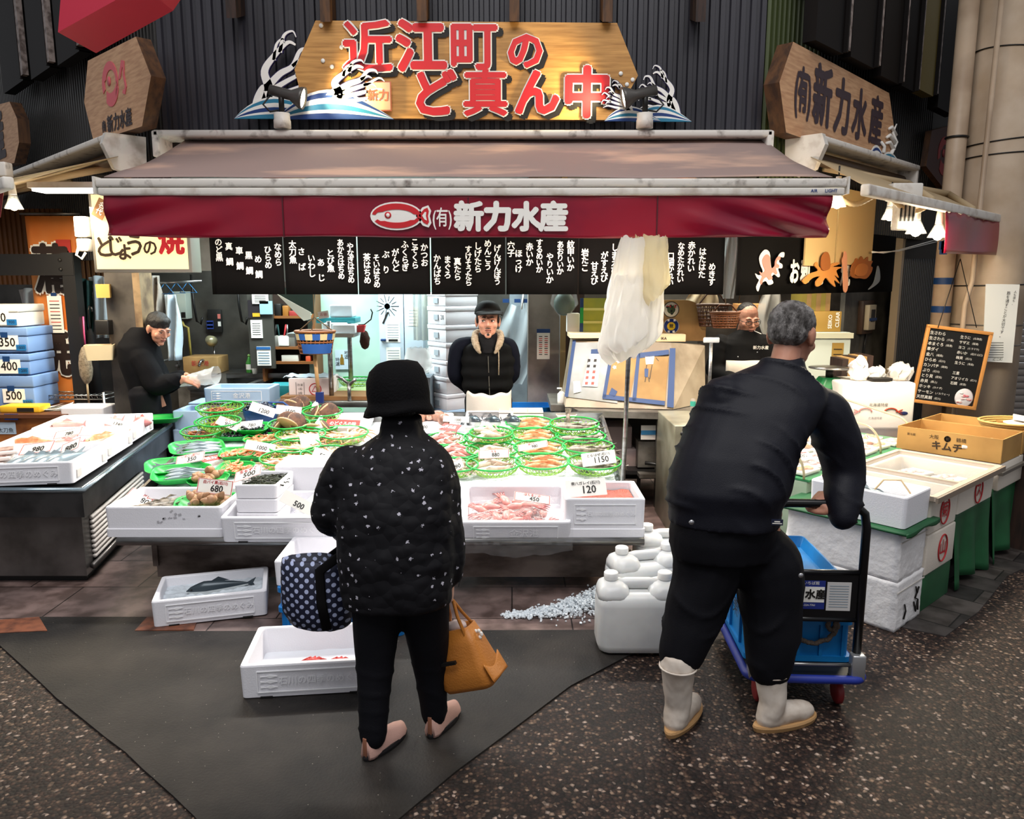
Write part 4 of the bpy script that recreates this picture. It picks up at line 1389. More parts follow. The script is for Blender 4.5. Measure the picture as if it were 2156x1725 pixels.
b.sheet(lambda u,v:(-0.31+0.62*u,-0.225-0.012*nz3(u*14,v*4)*v-0.012*v,0.146-(0.17+0.04*math.sin(math.pi*u)+0.02*nz3(u*7))*v),40,10,clear,M=b0)
for i in range(26):
 x,y=rnd.uniform(-0.24,0.24),rnd.uniform(-0.15,0.12)
 b.tube([b0@Vector((x,y,0.1)),b0@Vector((x+rnd.uniform(-0.06,0.06),y+rnd.uniform(-0.04,0.04),0.112)),b0@Vector((x+rnd.uniform(-0.1,0.1),y+rnd.uniform(-0.05,0.05),0.1))],0.0012,milky,4,cap=False)
tag(b.build('plastic_film'),'clear crinkled film over the pink squid box, hanging over its front','film')
b=MB()
roe=mat('red_roe','#8e3a2c',0.3,col2='#b0624e',scale=160,bump=0.6,bscale=160)
b.sheet(lambda u,v:(0.505+0.36*(u-0.5),4.19+0.31*(v-0.5),0.545+0.01*nz3(u*5,v*5)),20,20,roe)
b.box((0.505,4.19,0.48),(0.35,0.3,0.11),roe)
tag(b.build('roe'),'mass of red roe filling the deep foam box','roe',kind='stuff')
b=MB()
b.sheet(lambda u,v:(-1.2+0.22*u+0.1*v,4.05+0.25*v-0.04*u,0.5+0.06*math.sin(math.pi*u)*math.sin(math.pi*v)+0.012*nz3(u*6,v*6)+0.08*v),16,16,milky,thick=0.004)
tag(b.build('plastic_bag'),'clear bag of fish in the embossed foam box beside the woman','bag')
b=MB()
for k in range(3):
 b.tube([(-1.14+0.03*k,4.05+0.06*k,0.51),(-1.02+0.03*k,4.12+0.06*k,0.58)],[0.02,0.012],mat('bag_blue','#39607c',0.4),8)
o=b.build('fish_bundle')
tag(o,'bluish fish wrapped inside the clear bag by the woman','fish')
TAGS=[(290,1060,0.17,0.085,'若狭ガレイ','780','tag with black 780 lying in the smudged long foam box','z',0.47,62,-28,True),(450,1041,0.2,0.085,'白バイ貝(石川)','680','tag reading 680 standing over the brown shells','z',0.56,20,-6,True),(520,1008,0.16,0.09,'生もずく','500','tag reading 500 lying on the seaweed','z',0.665,62,18,True),(620,1071,0.18,0.07,'','500','tag reading 500 on the bag beside the woman','z',0.57,40,-28,False),(475,900,0.16,0.08,'甘えび','900','tag on the brown prawns in the raised basket','s',0.1,55,-22,True),(549,872,0.19,0.075,'','1200','white tag sticking up from the blue net bag','s',0.11,35,-18,False),(526,902,0.17,0.07,'','780','tag lying over the dark shells in the tagged tray','s',0.07,50,5,False),(606,874,0.19,0.07,'','1500','white tag between the two left scallop baskets','s',0.09,25,-6,False),(545,950,0.2,0.065,'','1000','white tag over the orange shrimps','s',0.06,35,-10,False),(399,975,0.19,0.075,'いわし(石川)','350','red edged tag on the silver fish','s',0.06,50,12,True),(676,968,0.13,0.07,'','500','white tag at the woman\'s left shoulder','s',0.06,35,-18,False),(887,905,0.17,0.06,'','1800','white tag at the woman\'s collar before the brown shellfish','s',0.05,40,-3,False),(960,889,0.19,0.045,'','1300','narrow white tag in front of the dark fish','s',0.08,30,-3,False),(1040,965,0.2,0.06,'たら','880','tag across the middle basket of pale fish','s',0.08,35,3,True),(1123,946,0.2,0.05,'赤かれい','980','tag across the third basket of orange fish','s',0.09,40,10,True),(1263,979,0.215,0.09,'とらはぜ(石川)','1150','tag on the front right basket of grey fish','s',0.08,35,8,False),(965,990,0.09,0.07,'','90','red edged tag just right of the woman\'s shoulder','s',0.05,40,25,True),(1120,1058,0.2,0.065,'ほたるいか','450','tag lying on the pink squid','z',0.56,60,-8,True),(1236,1045,0.225,0.1,'宗八ガレイ(石川)','120','tag reading 120 standing in the red roe','z',0.575,35,5,False),]
for px,py,w,h,top,num,lab,mode,v,tilt,roll,red in TAGS:
 if mode=='s':
  price_tag(px,py,w,h,top,num,lab,lift=v,tilt=tilt,roll=roll,red=red)
 else:
  price_tag(px,py,w,h,top,num,lab,tilt=tilt,roll=roll,red=red,z=v)
b=MB().box((0,0,0),(0.13,0.12,0.002),paper)
o=b.build('blank_card')
o.matrix_basis=Matrix.Translation(on_slope(652,925,0.075))@Matrix.Rotation(R(20),4,'Z')@Matrix.Rotation(R(25),4,'X')
tag(o,'blank white card lying on the crab basket','card')
SLIP=mat('slip_red','#cf3b33',0.5)
for px,py,L,rz,tl,txt,lab in((462,962,0.27,52,12,'蟹みその素','long red slip lying slantwise on the ice by the silver fish'),(722,893,0.26,-12,55,'のどぐろの味','red slip with white lettering beside the scallops'),(948,900,0.16,-35,30,'本日品','short red slip beside the brown shellfish')):
 b=MB()
 b.box((0,0,0),(L,0.07,0.003),SLIP)
 b.text(txt,L/(len(txt)+1.5),SIGN_WHITE,bold=0.02,z=0.002)
 o=b.build('red_slip')
 o.matrix_basis=Matrix.Translation(on_slope(px,py,0.03 if tl<20 else 0.07))@Matrix.Rotation(R(rz),4,'Z')@Matrix.Rotation(R(tl),4,'X')
 tag(o,lab,'slip')
 # the left counter
c0=at_z(185,1230)
D=Vector((-math.sin(R(11)),math.cos(R(11)),0))
t=thing('steel_counter','dark steel counter on the left carrying white fish boxes','counter',tuple(c0))
foot=[c0,c0+D*1.98,c0+D*1.98+Vector((-0.75,-0.0,0)),c0+Vector((-0.75,0,0))]
cab=mat('counter_steel','#6f6b69',0.35,0.75,col2='#46423f',scale=4,detail=8,lo=0.4,hi=0.7)
b=MB()
b.prism([(p.x,p.y)for p in foot],0.05,0.42,cab)
wpart('cabinet',b,t)
b=MB()
inset=[c0+Vector((-0.03,0.05,0)),c0+D*1.9+Vector((-0.03,0,0)),c0+D*1.9+Vector((-0.7,0,0)),c0+Vector((-0.7,0.05,0))]
b.prism([(p.x,p.y)for p in inset],0.0,0.05,black_metal)
wpart('plinth',b,t)
b=MB()
ov=[c0+Vector((0.045,-0.045,0)),c0+D*2.0+Vector((0.045,0,0)),c0+D*2.0+Vector((-0.75,0,0)),c0+Vector((-0.75,-0.045,0))]
b.prism([(p.x,p.y)for p in ov],0.42,0.575,mat('counter_top_steel','#5f5f60',0.3,0.85,col2='#3f3f40',scale=5,detail=8))
b.tube([ov[3]+Vector((0,0,0.58)),ov[0]+Vector((0,0,0.58)),ov[1]+Vector((0,0,0.58))],0.018,mat('rim_steel','#8fa0aa',0.25,0.9),10)
wpart('counter_top',b,t)
b=MB()
w=mat('louver_white','#ddd6cf',0.5)
for i in range(9):
 p0=c0+D*0.12+Vector((0.012,0,0.13+i*0.03))
 p1=c0+D*1.2+Vector((0.012,0,0.13+i*0.03))
 b.tube([p0,p1],0.013,w,6)
q0,q1=c0+D*0.06+Vector((0.02,0,0.09)),c0+D*1.9+Vector((0.02,0,0.09))
b.tube([q0,q1],0.02,cab,6)
wpart('vent_grille',b,t)
ang=R(11)
for i in range(3):
 base=c0+D*(0.02+0.565*i)+Vector((-0.03,0,0.6))
 M=Matrix.Translation(base)@Matrix.Rotation(ang*0.8,4,'Z')
 L,W=0.66,0.555
 cpos=M@Vector((-L/2,W/2,0))
 def side_notch_shade(b_,L=L):
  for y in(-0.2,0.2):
   b_.box((L/2+0.001,y,0.05),(0.006,0.06,0.045),mat('notch_shade','#cfc8c4',0.7))  # darker pads paint the shade of side notches that are not cut
 foam_box('foam_box',('front white foam box on the steel counter, embossed, with silver fish','middle white foam box of fish packs on the steel counter','far white foam box on the steel counter beside the green tray')[i],tuple(cpos),ang*0.8,L,W,0.13,emboss='石川の四季のめぐみ' if i==0 else None,marks=side_notch_shade,floor_t=0.06)
 Mb=Matrix.Translation(cpos)@Matrix.Rotation(ang*0.8,4,'Z')
 MB_=MB()
 MB_.sheet(lambda u,v:((u-0.5)*(L-0.09),(v-0.5)*(W-0.09),0.075+0.008*nz3(u*12,v*9,i)),30,20,ice_m,M=Mb)
 tag(MB_.build('ice_fill'),'crushed ice filling the %s foam box on the steel counter'%('front','middle','far')[i],'ice',kind='stuff')
 if i==0:
  for k in range(4):
   put(F_SILV,'fish',Mb,(0.0+0.07*k,-0.05,0.095),R(70),'silver fish in the front box of the steel counter','fish','silver fish in the front counter box',0,0.9)
  for k in range(3):
   bb=MB()
   bb.box((0,0,0.012),(0.2,0.13,0.022),mat('pack_tray','#e4d6d0',0.4),bev=0.006)
   bb.box((0,0,0.025),(0.16,0.1,0.01),mat('pack_fish','#8d6a60',0.4,col2='#c9a79c',scale=30))
   o=bb.build('fish_pack')
   o.matrix_basis=Mb@Matrix.Translation((-0.2+0.02*k,-0.1+0.02*k,0.085+0.03*k))@Matrix.Rotation(0.2*k,4,'Z')
   tag(o,'wrapped tray of fish stacked in the front counter box','pack','wrapped trays in the front counter box')
 elif i==1:
  for k,(x,y)in enumerate(((-0.2,-0.05),(0.05,-0.12),(0.22,0.05),(-0.02,0.12))):
   put(F_PINK if k%2 else F_ORANGE[0],'fish',Mb,(x,y,0.095),0.5*k,'reddish fish on ice in the middle counter box','fish','reddish fish in the middle counter box',0,1.3)
 else:
  for k,(x,y)in enumerate(((-0.2,0.0),(0.1,0.1),(0.3,0.12))):
   put(F_PINK,'fish',Mb,(x,y,0.095),0.4+k,'pinkish fish in the far counter box','fish','pinkish fish in the far counter box',0,1.6)
 for px,py,w,h,n_,lab,ro in[[(72,955,0.2,0.09,'980','tag over the wrapped trays in the front counter box',8),(145,952,0.13,0.1,'880','red edged tag on the silver fish of the front counter box',24)],[(140,920,0.19,0.07,'780','faint tag in the middle counter box',12)],[(240,897,0.24,0.06,'1340','white tag reading 1340 in the far counter box',-14)]][i]:
  price_tag(px,py,w,h,'',n_,lab,tilt=55,roll=ro,red=i<2,z=0.73)
inst(TR['l'],'plastic_tray',tuple(c0+D*1.93+Vector((-0.03,0.0,0.62))),(0,0,0.3),'green plastic tray at the far end of the steel counter','tray')
# floor: foam boxes, crate, cans, ice
def floor_box(a,bpx,L,W,H,label,**kw):
 p0,p1=at_z(*a),at_z(*bpx)
 rz=math.atan2(p1.y-p0.y,p1.x-p0.x)
 M=Matrix.Translation(p0)@Matrix.Rotation(rz,4,'Z')
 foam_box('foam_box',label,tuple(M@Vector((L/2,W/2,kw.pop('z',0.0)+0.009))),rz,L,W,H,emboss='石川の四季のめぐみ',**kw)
 return M,rz
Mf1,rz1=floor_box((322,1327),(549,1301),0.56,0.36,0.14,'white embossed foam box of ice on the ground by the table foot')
b=MB()
b.sheet(lambda u,v:(0.03+0.5*u,0.03+0.3*v,0.1+0.012*nz3(u*16,v*10)+0.006*nz3(u*50,v*30)),50,30,mat('melting_ice','#c9d2da',0.12,bump=0.8,bscale=60,spec=0.7),M=Mf1)
tag(b.build('ice_fill'),'melting ice in the foam box by the table foot','ice',kind='stuff')
put(F_BIG,'fish',Mf1,(0.3,0.2,0.115),R(6),'dark fish lying on ice in the box by the table foot','fish',None,0,0.75)
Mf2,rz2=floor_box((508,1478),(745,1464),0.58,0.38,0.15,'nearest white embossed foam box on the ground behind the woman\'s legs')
b=MB()
b.sheet(lambda u,v:(0.03+0.52*u,0.03+0.32*v,0.045+0.004*nz3(u*8,v*8)),20,12,mat('milky_water','#dfe2e8',0.1,spec=0.7),M=Mf2)
tag(b.build('ice_water'),'milky ice water in the nearest foam box','water',kind='stuff')
redw=mat('red_crab','#c23a34',0.35)
for k in range(2):
 b=MB()
 for i in range(9):
  a=i*0.7
  b.tube([(0,0,0.004),(0.03*math.cos(a),0.02*math.sin(a),0.012),(0.06*math.cos(a+0.3),0.03*math.sin(a+0.3),0.002)],[0.007,0.005,0.002],redw,5)
 b.ell((0,0,0.006),(0.025,0.02,0.012),redw,8)
 o=b.build('crab')
 o.matrix_basis=Mf2@Matrix.Translation((0.27+0.12*k,0.22-0.015*k,0.052))
 tag(o,'small red crab floating in the nearest foam box','crab','red crabs in the nearest foam box')
blue_pl=mat('blue_plastic','#1273bd',0.4,col2='#0c5c9c',scale=4)
def crate(b_,L,W,H,m,wall=0.02):
 b_.loft([rrect(L,W,0.02,0.0),rrect(L,W,0.02,H),rrect(L-2*wall,W-2*wall,0.015,H),rrect(L-2*wall,W-2*wall,0.015,0.02)],m)
 for z in(H*0.97,H*0.55,0.012):
  b_.loft([rrect(L+0.024,W+0.024,0.025,z-0.012),rrect(L+0.024,W+0.024,0.025,z+0.012),rrect(L-0.005,W-0.005,0.02,z+0.012),rrect(L-0.005,W-0.005,0.02,z-0.012)],m,False,False)
  b_.loft([rrect(L-0.005,W-0.005,0.02,z-0.012),rrect(L+0.024,W+0.024,0.025,z-0.012)],m,False,False)
 for k in range(-2,3):
  for s in(-1,1):
   b_.box((k*L/4.6,s*(W/2+0.004),H/2),(0.012,0.014,H*0.95),m)
   if abs(k)<2:
    b_.box((s*(L/2+0.004),k*W/3.2,H/2),(0.014,0.012,H*0.95),m)
b=MB()
crate(b,0.6,0.36,0.245,blue_pl)
o=b.build('crate')
o.location=(-0.85,3.76,0.01)
tag(o,'blue plastic crate on the ground in front of the table, behind the woman','crate')
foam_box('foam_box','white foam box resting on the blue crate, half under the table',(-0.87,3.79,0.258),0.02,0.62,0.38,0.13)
can_m=mat('translucent_can','#dfe0de',0.32,col2='#cfd0d0',scale=6,sub=0.15)
cap_m=mat('can_cap','#f0efec',0.4)
def can_mesh():
 b_=MB()
 L,W,H=0.37,0.2,0.315
 b_.loft([rrect(L-0.05,W-0.05,0.04,0.0,5),rrect(L-0.02,W-0.01,0.05,0.012,5),rrect(L,W,0.055,0.04,5),rrect(L,W,0.055,0.22,5),rrect(L-0.005,W-0.005,0.055,0.245,5),rrect(L-0.03,W-0.04,0.05,0.268,5),rrect(L-0.08,W-0.09,0.04,0.276,5)],can_m,smooth=True)
 for s in(-1,1):
  b_.loft([rrect(0.145,0.185,0.05,0.24,5,s*0.11),rrect(0.142,0.178,0.05,0.272,5,s*0.11),rrect(0.125,0.15,0.05,0.298,5,s*0.112),rrect(0.09,0.1,0.04,0.312,5,s*0.115),rrect(0.06,0.06,0.028,0.316,5,s*0.12)],can_m,smooth=True)
 return b_
CAN=can_mesh().mesh('body')
b=MB()
b.tube([(-0.1,0,0.288),(-0.05,0,0.3),(0.05,0,0.3),(0.1,0,0.288)],0.026,can_m,10)
HAND=b.mesh('handle')
b=MB()
prof=[(0.0,0.0),(0.034,0.0)]
b.lathe([(0.03,0.0),(0.032,0.004),(0.032,0.028),(0.029,0.032),(0.0,0.033)],cap_m,20)
b.lathe([(0.028,-0.012),(0.028,0.002)],can_m,16,cap=False)
CAP=b.mesh('cap')
for px,py,rz,lab in((1346,1384,R(0),'nearest white plastic jerry can, square to the viewer'),(1360,1310,R(14),'second white jerry can, turned slightly, behind the nearest'),(1412,1252,R(4),'hindmost white jerry can beside the man\'s thigh')):
 p=at_z(px,py)
 t=thing('jerry_can',lab,'can',(p.x,p.y+0.1,0.009),rz,'jerry cans by the table end')
 t.scale=(1.07,1.07,1.07)
 inst(CAN,'body',(0,0,0),(0,0,0),parent=t)
 inst(HAND,'handle',(0,0,0),(0,0,0),parent=t)
 for s in(-1,1):
  inst(CAP,'cap',(s*0.12,0,0.32),(0,0,0),parent=t)
b=MB()
chip=mat('ice_chip','#e6edf2',0.12,spec=0.8)
for i in range(1500):
 u=rnd.random()
 px=1055+215*(u**0.6)
 w=10+42*(u**1.5)
 py=1300-28*u+rnd.gauss(0,0.38)*w
 if py>1338 or py<1225:
  continue
 p=at_z(px,py)
 s=rnd.uniform(0.006,0.014)
 h=max(0,0.09*u*(1-abs(py-(1300-28*u))/w))*rnd.random()
 b.box((0,0,0),(s,s*rnd.uniform(0.6,1.2),s*rnd.uniform(0.5,1)),chip,M=Matrix.Translation((p.x,p.y,0.012+h))@Matrix.Rotation(rnd.uniform(0,6),4,'Z')@Matrix.Rotation(rnd.uniform(0,6),4,'X'))
tag(b.build('spilled_ice'),'heap of crushed ice spilled on the ground beside the jerry cans','ice',kind='stuff')
# people
SKIN=mat('skin','#c08a72',0.5,sub=0.08,col2='#a8705a',scale=14,lo=0.35,hi=0.8)
SKIN_F=mat('skin_pale','#cfa088',0.5,sub=0.08)
NAVY=mat('navy_workwear','#0b0c17',0.6,spec=0.3,bump=0.15,bscale=300)
NAVY2=mat('dark_trousers','#0a0a10',0.75,spec=0.2,bump=0.15,bscale=260)
BLACK_C=mat('black_cloth','#0a090b',0.8,spec=0.2)
LIPS=mat('lips','#96584c',0.5)
EYE_W=mat('eye_white','#d9d2cb',0.3)
EYE_D=mat('eye_dark','#1c120d',0.2)
HAIR_B=mat('black_hair','#120e0d',0.55,bump=0.6,bscale=180,stretch=(1,1,0.3))
HAIR_G=mat('grey_hair','#7a7674',0.6,col2='#37322f',scale=38,detail=8,lo=0.38,hi=0.62,bump=0.8,bscale=220,stretch=(1,1,0.25))
def remesh(b,name,voxel,smooth=3,m=None,disp=None,factor=0.5):
 me=b.mesh(name+'_raw')
 o=bpy.data.objects.new(name+'_raw',me)
 C.objects.link(o)
 md=o.modifiers.new('r','REMESH')
 md.mode='VOXEL'
 md.voxel_size=voxel
 md.adaptivity=0.0
 if smooth:
  ms=o.modifiers.new('s','SMOOTH')
  ms.iterations=smooth
  ms.factor=factor
 dg=bpy.context.evaluated_depsgraph_get()
 dg.update()
 out=bpy.data.meshes.new_from_object(o.evaluated_get(dg))
 out.name=name
 bpy.data.objects.remove(o)
 bpy.data.meshes.remove(me)
 if disp:
  nr=[v.normal.copy()for v in out.vertices]
  for v,n in zip(out.vertices,nr):
   v.co=v.co+n*disp(v.co)
 out.materials.clear()
 out.materials.append(m)
 out.polygons.foreach_set('use_smooth',[True]*len(out.polygons))
 out.polygons.foreach_set('material_index',[0]*len(out.polygons))
 out.update()
 return out
def mesh_part(me,name,parent,label=None):
 o=bpy.data.objects.new(name,me)
 C.objects.link(o)
 o.parent=parent
 o.matrix_parent_inverse=parent.matrix_basis.inverted()
 if label:
  o['label']=label
 return o
def limb(b,pts,rs,n=12,sub=6):
 pts=[Vector(p)for p in pts]
 out,rad=[],[]
 k=len(pts)
 for i in range(k-1):
  p0,p1,p2,p3=pts[max(i-1,0)],pts[i],pts[i+1],pts[min(i+2,k-1)]
  for q in range(sub):
   u=q/sub
   out.append(0.5*((2*p1)+(p2-p0)*u+(2*p0-5*p1+4*p2-p3)*u*u+(3*p1-p0-3*p2+p3)*u**3))
   rad.append(rs[i]+(rs[i+1]-rs[i])*u)
 out.append(pts[-1])
 rad.append(rs[-1])
 b.tube(out,rad,SKIN,n)
 for p,r in((out[0],rad[0]),(out[-1],rad[-1])):
  b.ell(tuple(p),(r*0.98,)*3,SKIN,10)
def trunk(b,secs,n=20,power=2.4,rz=0.0):
 loops=[]
 for x,y,z,a,d in secs:
  lp=[]
  for j in range(n):
   w=2*math.pi*j/n
   c,s_=math.cos(w),math.sin(w)
   q=(abs(c)**power+abs(s_)**power)**(-1/power)
   lx,ly=a*c*q,d*s_*q
   lp.append((x+lx*math.cos(rz)-ly*math.sin(rz),y+lx*math.sin(rz)+ly*math.cos(rz),z))
  loops.append(lp)
 b.loft(loops,SKIN)
def head_blob(b,M,s=1.0,jaw=1.0,ears=True,neck=0.1):
 M=M@Matrix.Diagonal((s,s,s,1))
 e=lambda c,r,n=14:b.ell(c,r,SKIN,n,M)
 e((0,0.015,0.03),(0.076,0.092,0.085),20)
 e((0,-0.028,-0.02),(0.066*jaw,0.062,0.078),18)
 e((0,-0.03,-0.066),(0.054*jaw,0.054,0.044),16)
 e((0,-0.07,-0.098),(0.024,0.018,0.017))
 for k in(-1,1):
  e((k*0.03,-0.079,0.024),(0.027,0.012,0.009))
  e((k*0.042,-0.066,-0.024),(0.024,0.02,0.022))
  e((k*0.0125,-0.094,-0.03),(0.0095,0.01,0.0085))
  e((k*0.031,-0.0755,0.0035),(0.0165,0.012,0.011))
  if ears:
   e((k*0.079,0.012,-0.004),(0.0105,0.021,0.034))
   e((k*0.077,0.006,-0.03),(0.009,0.012,0.014))
 b.tube([(0,-0.086,0.018),(0,-0.096,-0.008),(0,-0.108,-0.026),(0,-0.098,-0.034)],[0.008,0.0105,0.0135,0.009],SKIN,10,M=M)
 e((0,-0.0885,-0.056),(0.024,0.0085,0.006))
 e((0,-0.0865,-0.067),(0.02,0.009,0.0075))
 if neck:
  b.tube([(0,0.02,-0.05),(0,0.028,-0.12),(0,0.034,-0.12-neck)],[0.05,0.052,0.058],SKIN,14,M=M)
def face_parts(t,M,s=1.0,look=(0,0),brow=HAIR_B,lids=0.0):
 M=M@Matrix.Diagonal((s,s,s,1))
 for k in(-1,1):
  b=MB()
  b.ell((k*0.031,-0.0772,0.003),(0.0128,0.0125,0.0072*(1-lids)),EYE_W,14,M)
  b.ell((k*0.031+look[0],-0.0862,0.003+look[1]),(0.0056,0.0045,0.0062*(1-lids)),EYE_D,12,M)
  wpart('eye',b,t)
  b=MB()
  b.tube([(k*0.016,-0.0895,0.0245),(k*0.03,-0.0915,0.0285),(k*0.047,-0.081,0.0235)],[0.0026,0.0036,0.002],brow,6,M=M)
  wpart('eyebrow',b,t)
  b=MB()
  b.tube([(k*0.018,-0.087,0.0065),(k*0.031,-0.0905,0.0105),(k*0.045,-0.083,0.006)],[0.0014,0.002,0.0014],EYE_D,6,M=M)
  wpart('eyelid',b,t)
 b=MB()
 b.ell((0,-0.0915,-0.0565),(0.0215,0.0075,0.0042),LIPS,12,M)
 b.ell((0,-0.0895,-0.0655),(0.018,0.008,0.0052),LIPS,12,M)
 b.tube([(-0.022,-0.0905,-0.0605),(0,-0.0985,-0.0615),(0.022,-0.0905,-0.0605)],0.0012,EYE_D,5,M=M)
 wpart('lips',b,t)
def hand_blob(b,M,curl=0.4,side=1,s=1.0):
 M=M@Matrix.Diagonal((s,s,s,1))
 b.loft([rrect(0.05,0.032,0.014,0.0),rrect(0.066,0.032,0.014,-0.03),rrect(0.078,0.028,0.012,-0.07),rrect(0.076,0.024,0.011,-0.09)],SKIN,M=M)
 for i,(x,L)in enumerate(((-0.03,0.062),(-0.01,0.075),(0.01,0.079),(0.029,0.07))):
  x=x*side
  p=Vector((x,0.0,-0.082))
  pts=[p]
  a=0.15+0.1*i*curl
  for seg in(0.45,0.32,0.26):
   a+=curl*(0.9+0.12*i)
   p=p+Vector((0,-math.sin(a),-math.cos(a)))*(L*seg)
   pts.append(p)
  b.tube(pts,[0.0098,0.0092,0.0085,0.0066],SKIN,8,M=M)
  b.ell(tuple(pts[-1]),(0.0068,)*3,SKIN,8,M)
 b.tube([(0.028*side,-0.004,-0.02),(0.05*side,-0.018,-0.045),(0.056*side,-0.034,-0.068),(0.05*side,-0.046,-0.086)],[0.014,0.012,0.0105,0.008],SKIN,8,M=M)
 b.ell((0.05*side,-0.046,-0.086),(0.008,)*3,SKIN,8,M)
def aim(p,d,palm=(0,-1,0)):
 z=-Vector(d).normalized()
 y=-Vector(palm)
 y=(y-z*y.dot(z)).normalized()
 x=y.cross(z)
 m=Matrix((x,y,z)).transposed().to_4x4()
 m.translation=Vector(p)
 return m
def folds(amp,f=(9,9,14),seed=0.0,fine=0.3):
 def d(co):
  return amp*nz3(co.x*f[0]+seed,co.y*f[1],co.z*f[2])+amp*fine*nz3(co.x*f[0]*2.7,co.y*f[1]*2.7+seed,co.z*f[2]*2.3)
 return d
def creases(amp,seed=0.0,slant=0.6,f=16.0):
 f,amp=f*3.6,amp*0.75
 def d(co):
  q=co.z*f+slant*f*(co.x+0.5*co.y)+9*nz3(co.x*2.6+seed,co.y*2.6,co.z*2.6)
  r=1-abs(math.sin(q*0.5))
  return amp*(r**3)*max(0,0.12+nz3(co.x*5+seed,co.y*5,co.z*5)*1.7)+amp*0.4*nz3(co.x*9+seed,co.y*9,co.z*9)
 return d
J=at_y
# the woman in the patterned quilted jacket
flower,nt,pb=node_mat('flowered_quilting')
tc=nn(nt,'ShaderNodeTexCoord')
vo=nn(nt,'ShaderNodeTexVoronoi',Scale=27.0,Randomness=0.7)
nt.links.new(tc.outputs['Object'],vo.inputs['Vector'])
no=nn(nt,'ShaderNodeTexVoronoi',Scale=170.0)
nt.links.new(tc.outputs['Object'],no.inputs['Vector'])
ad=nn(nt,'ShaderNodeMath',operation='MULTIPLY_ADD')
ad.inputs[1].default_value=0.22
nt.links.new(no.outputs['Distance'],ad.inputs[0])
nt.links.new(vo.outputs['Distance'],ad.inputs[2])
lt=nn(nt,'ShaderNodeMath',operation='LESS_THAN')
lt.inputs[1].default_value=0.27
nt.links.new(ad.outputs[0],lt.inputs[0])
mx=nn(nt,'ShaderNodeMix',data_type='RGBA')
mx.inputs[6].default_value=lin('#0c0b10')
mx.inputs[7].default_value=lin('#b9b6c2')
nt.links.new(lt.outputs[0],mx.inputs[0])
nt.links.new(mx.outputs[2],pb.inputs['Base Color'])
pb.inputs['Roughness'].default_value=0.7
pb.inputs['Specular IOR Level'].default_value=0.25
vq=nn(nt,'ShaderNodeTexVoronoi',Scale=24.0)
nt.links.new(tc.outputs['Object'],vq.inputs['Vector'])
bp=nn(nt,'ShaderNodeBump',Strength=0.5,Distance=0.012)
bp.invert=True
nt.links.new(vq.outputs['Distance'],bp.inputs['Height'])
nt.links.new(bp.outputs['Normal'],pb.inputs['Normal'])
wl,wr=at_z(785,1600),at_z(925,1545)
W=thing('person','person in a black hat and flowered black jacket, back turned, holding a tan handbag','person',(-0.4,2.68,0.0))
hd=J(838,832,2.83)
HM=Matrix.Translation(hd)@Matrix.Rotation(R(180),4,'Z')@Matrix.Rotation(R(14),4,'X')
b=MB()
head_blob(b,HM,0.96)
sl,sr=J(728,985,2.76),J(908,975,2.75)
el,er=J(697,1085,2.76),J(938,1092,2.73)
hl,hr=J(735,1120,2.98),J(948,1222,2.72)
pel=Vector((-0.42,2.7,0.72))
trunk(b,[(pel.x,2.7,0.6,0.13,0.08),(pel.x,2.7,0.8,0.14,0.09),(-0.41,2.74,1.0,0.14,0.085),(-0.41,2.77,1.13,0.13,0.07),(-0.41,2.79,1.2,0.06,0.05)])
limb(b,[sl,el,hl],[0.045,0.036,0.027])
limb(b,[sr,er,hr],[0.045,0.036,0.027])
hand_blob(b,aim(hr+Vector((0,0,0.005)),(0.0,0.02,-1),(-1,0,0)),0.75,1,0.88)
hand_blob(b,aim(hl,(0.2,0.8,-0.3),(0,0,-1)),0.75,-1,0.88)
hipl,hipr=Vector((-0.5,2.68,0.72)),Vector((-0.33,2.7,0.72))
kl,kr=J(790,1390,2.66),J(905,1385,2.74)
al,ar=wl+Vector((0.0,0.02,0.1)),wr+Vector((-0.02,0.0,0.1))
limb(b,[hipl,kl,al],[0.07,0.045,0.032])
limb(b,[hipr,kr,ar],[0.07,0.045,0.032])
mesh_part(remesh(b,'body',0.0065,2,SKIN_F),'body',W)
b=MB()
face_parts(W,HM,0.96)
b=MB()
trunk(b,[(-0.425,2.69,0.575,0.2,0.14),(-0.425,2.69,0.62,0.205,0.148),(-0.425,2.7,0.75,0.215,0.155),(-0.425,2.72,0.92,0.222,0.155),(-0.42,2.74,1.03,0.214,0.14),(-0.415,2.755,1.1,0.195,0.12),(-0.412,2.77,1.155,0.145,0.1),(-0.41,2.785,1.195,0.08,0.075),(-0.41,2.795,1.262,0.072,0.074)],26,2.6)
limb(b,[sl+Vector((0.045,0,0.01)),sl,(sl+el)/2+Vector((-0.012,0,0)),el,(el+hl)/2+Vector((0,0,0.01)),hl+Vector((0.0,-0.03,0.0))],[0.075,0.078,0.076,0.074,0.06,0.05],14)
limb(b,[sr+Vector((-0.045,0,0.01)),sr,(sr+er)/2+Vector((0.012,0,0)),er,(er+hr)/2+Vector((0.006,0,0)),hr+Vector((0.0,0,0.03))],[0.075,0.078,0.074,0.066,0.06,0.054],14)
mesh_part(remesh(b,'jacket',0.011,4,flower,folds(0.008,(8,8,14),3.0,0.5)),'jacket',W)
b=MB()
limb(b,[hipl+Vector((0.01,0,0.05)),hipl+Vector((0,0,-0.12)),kl,(kl+al)/2,al+Vector((0,0,-0.02))],[0.115,0.1,0.073,0.06,0.05],14)
limb(b,[hipr+Vector((-0.01,0,0.05)),hipr+Vector((0,0,-0.12)),kr,(kr+ar)/2,ar+Vector((0,0,-0.02))],[0.115,0.1,0.073,0.06,0.05],14)
mesh_part(remesh(b,'trousers',0.011,4,NAVY2,creases(0.007,2.0)),'trousers',W)
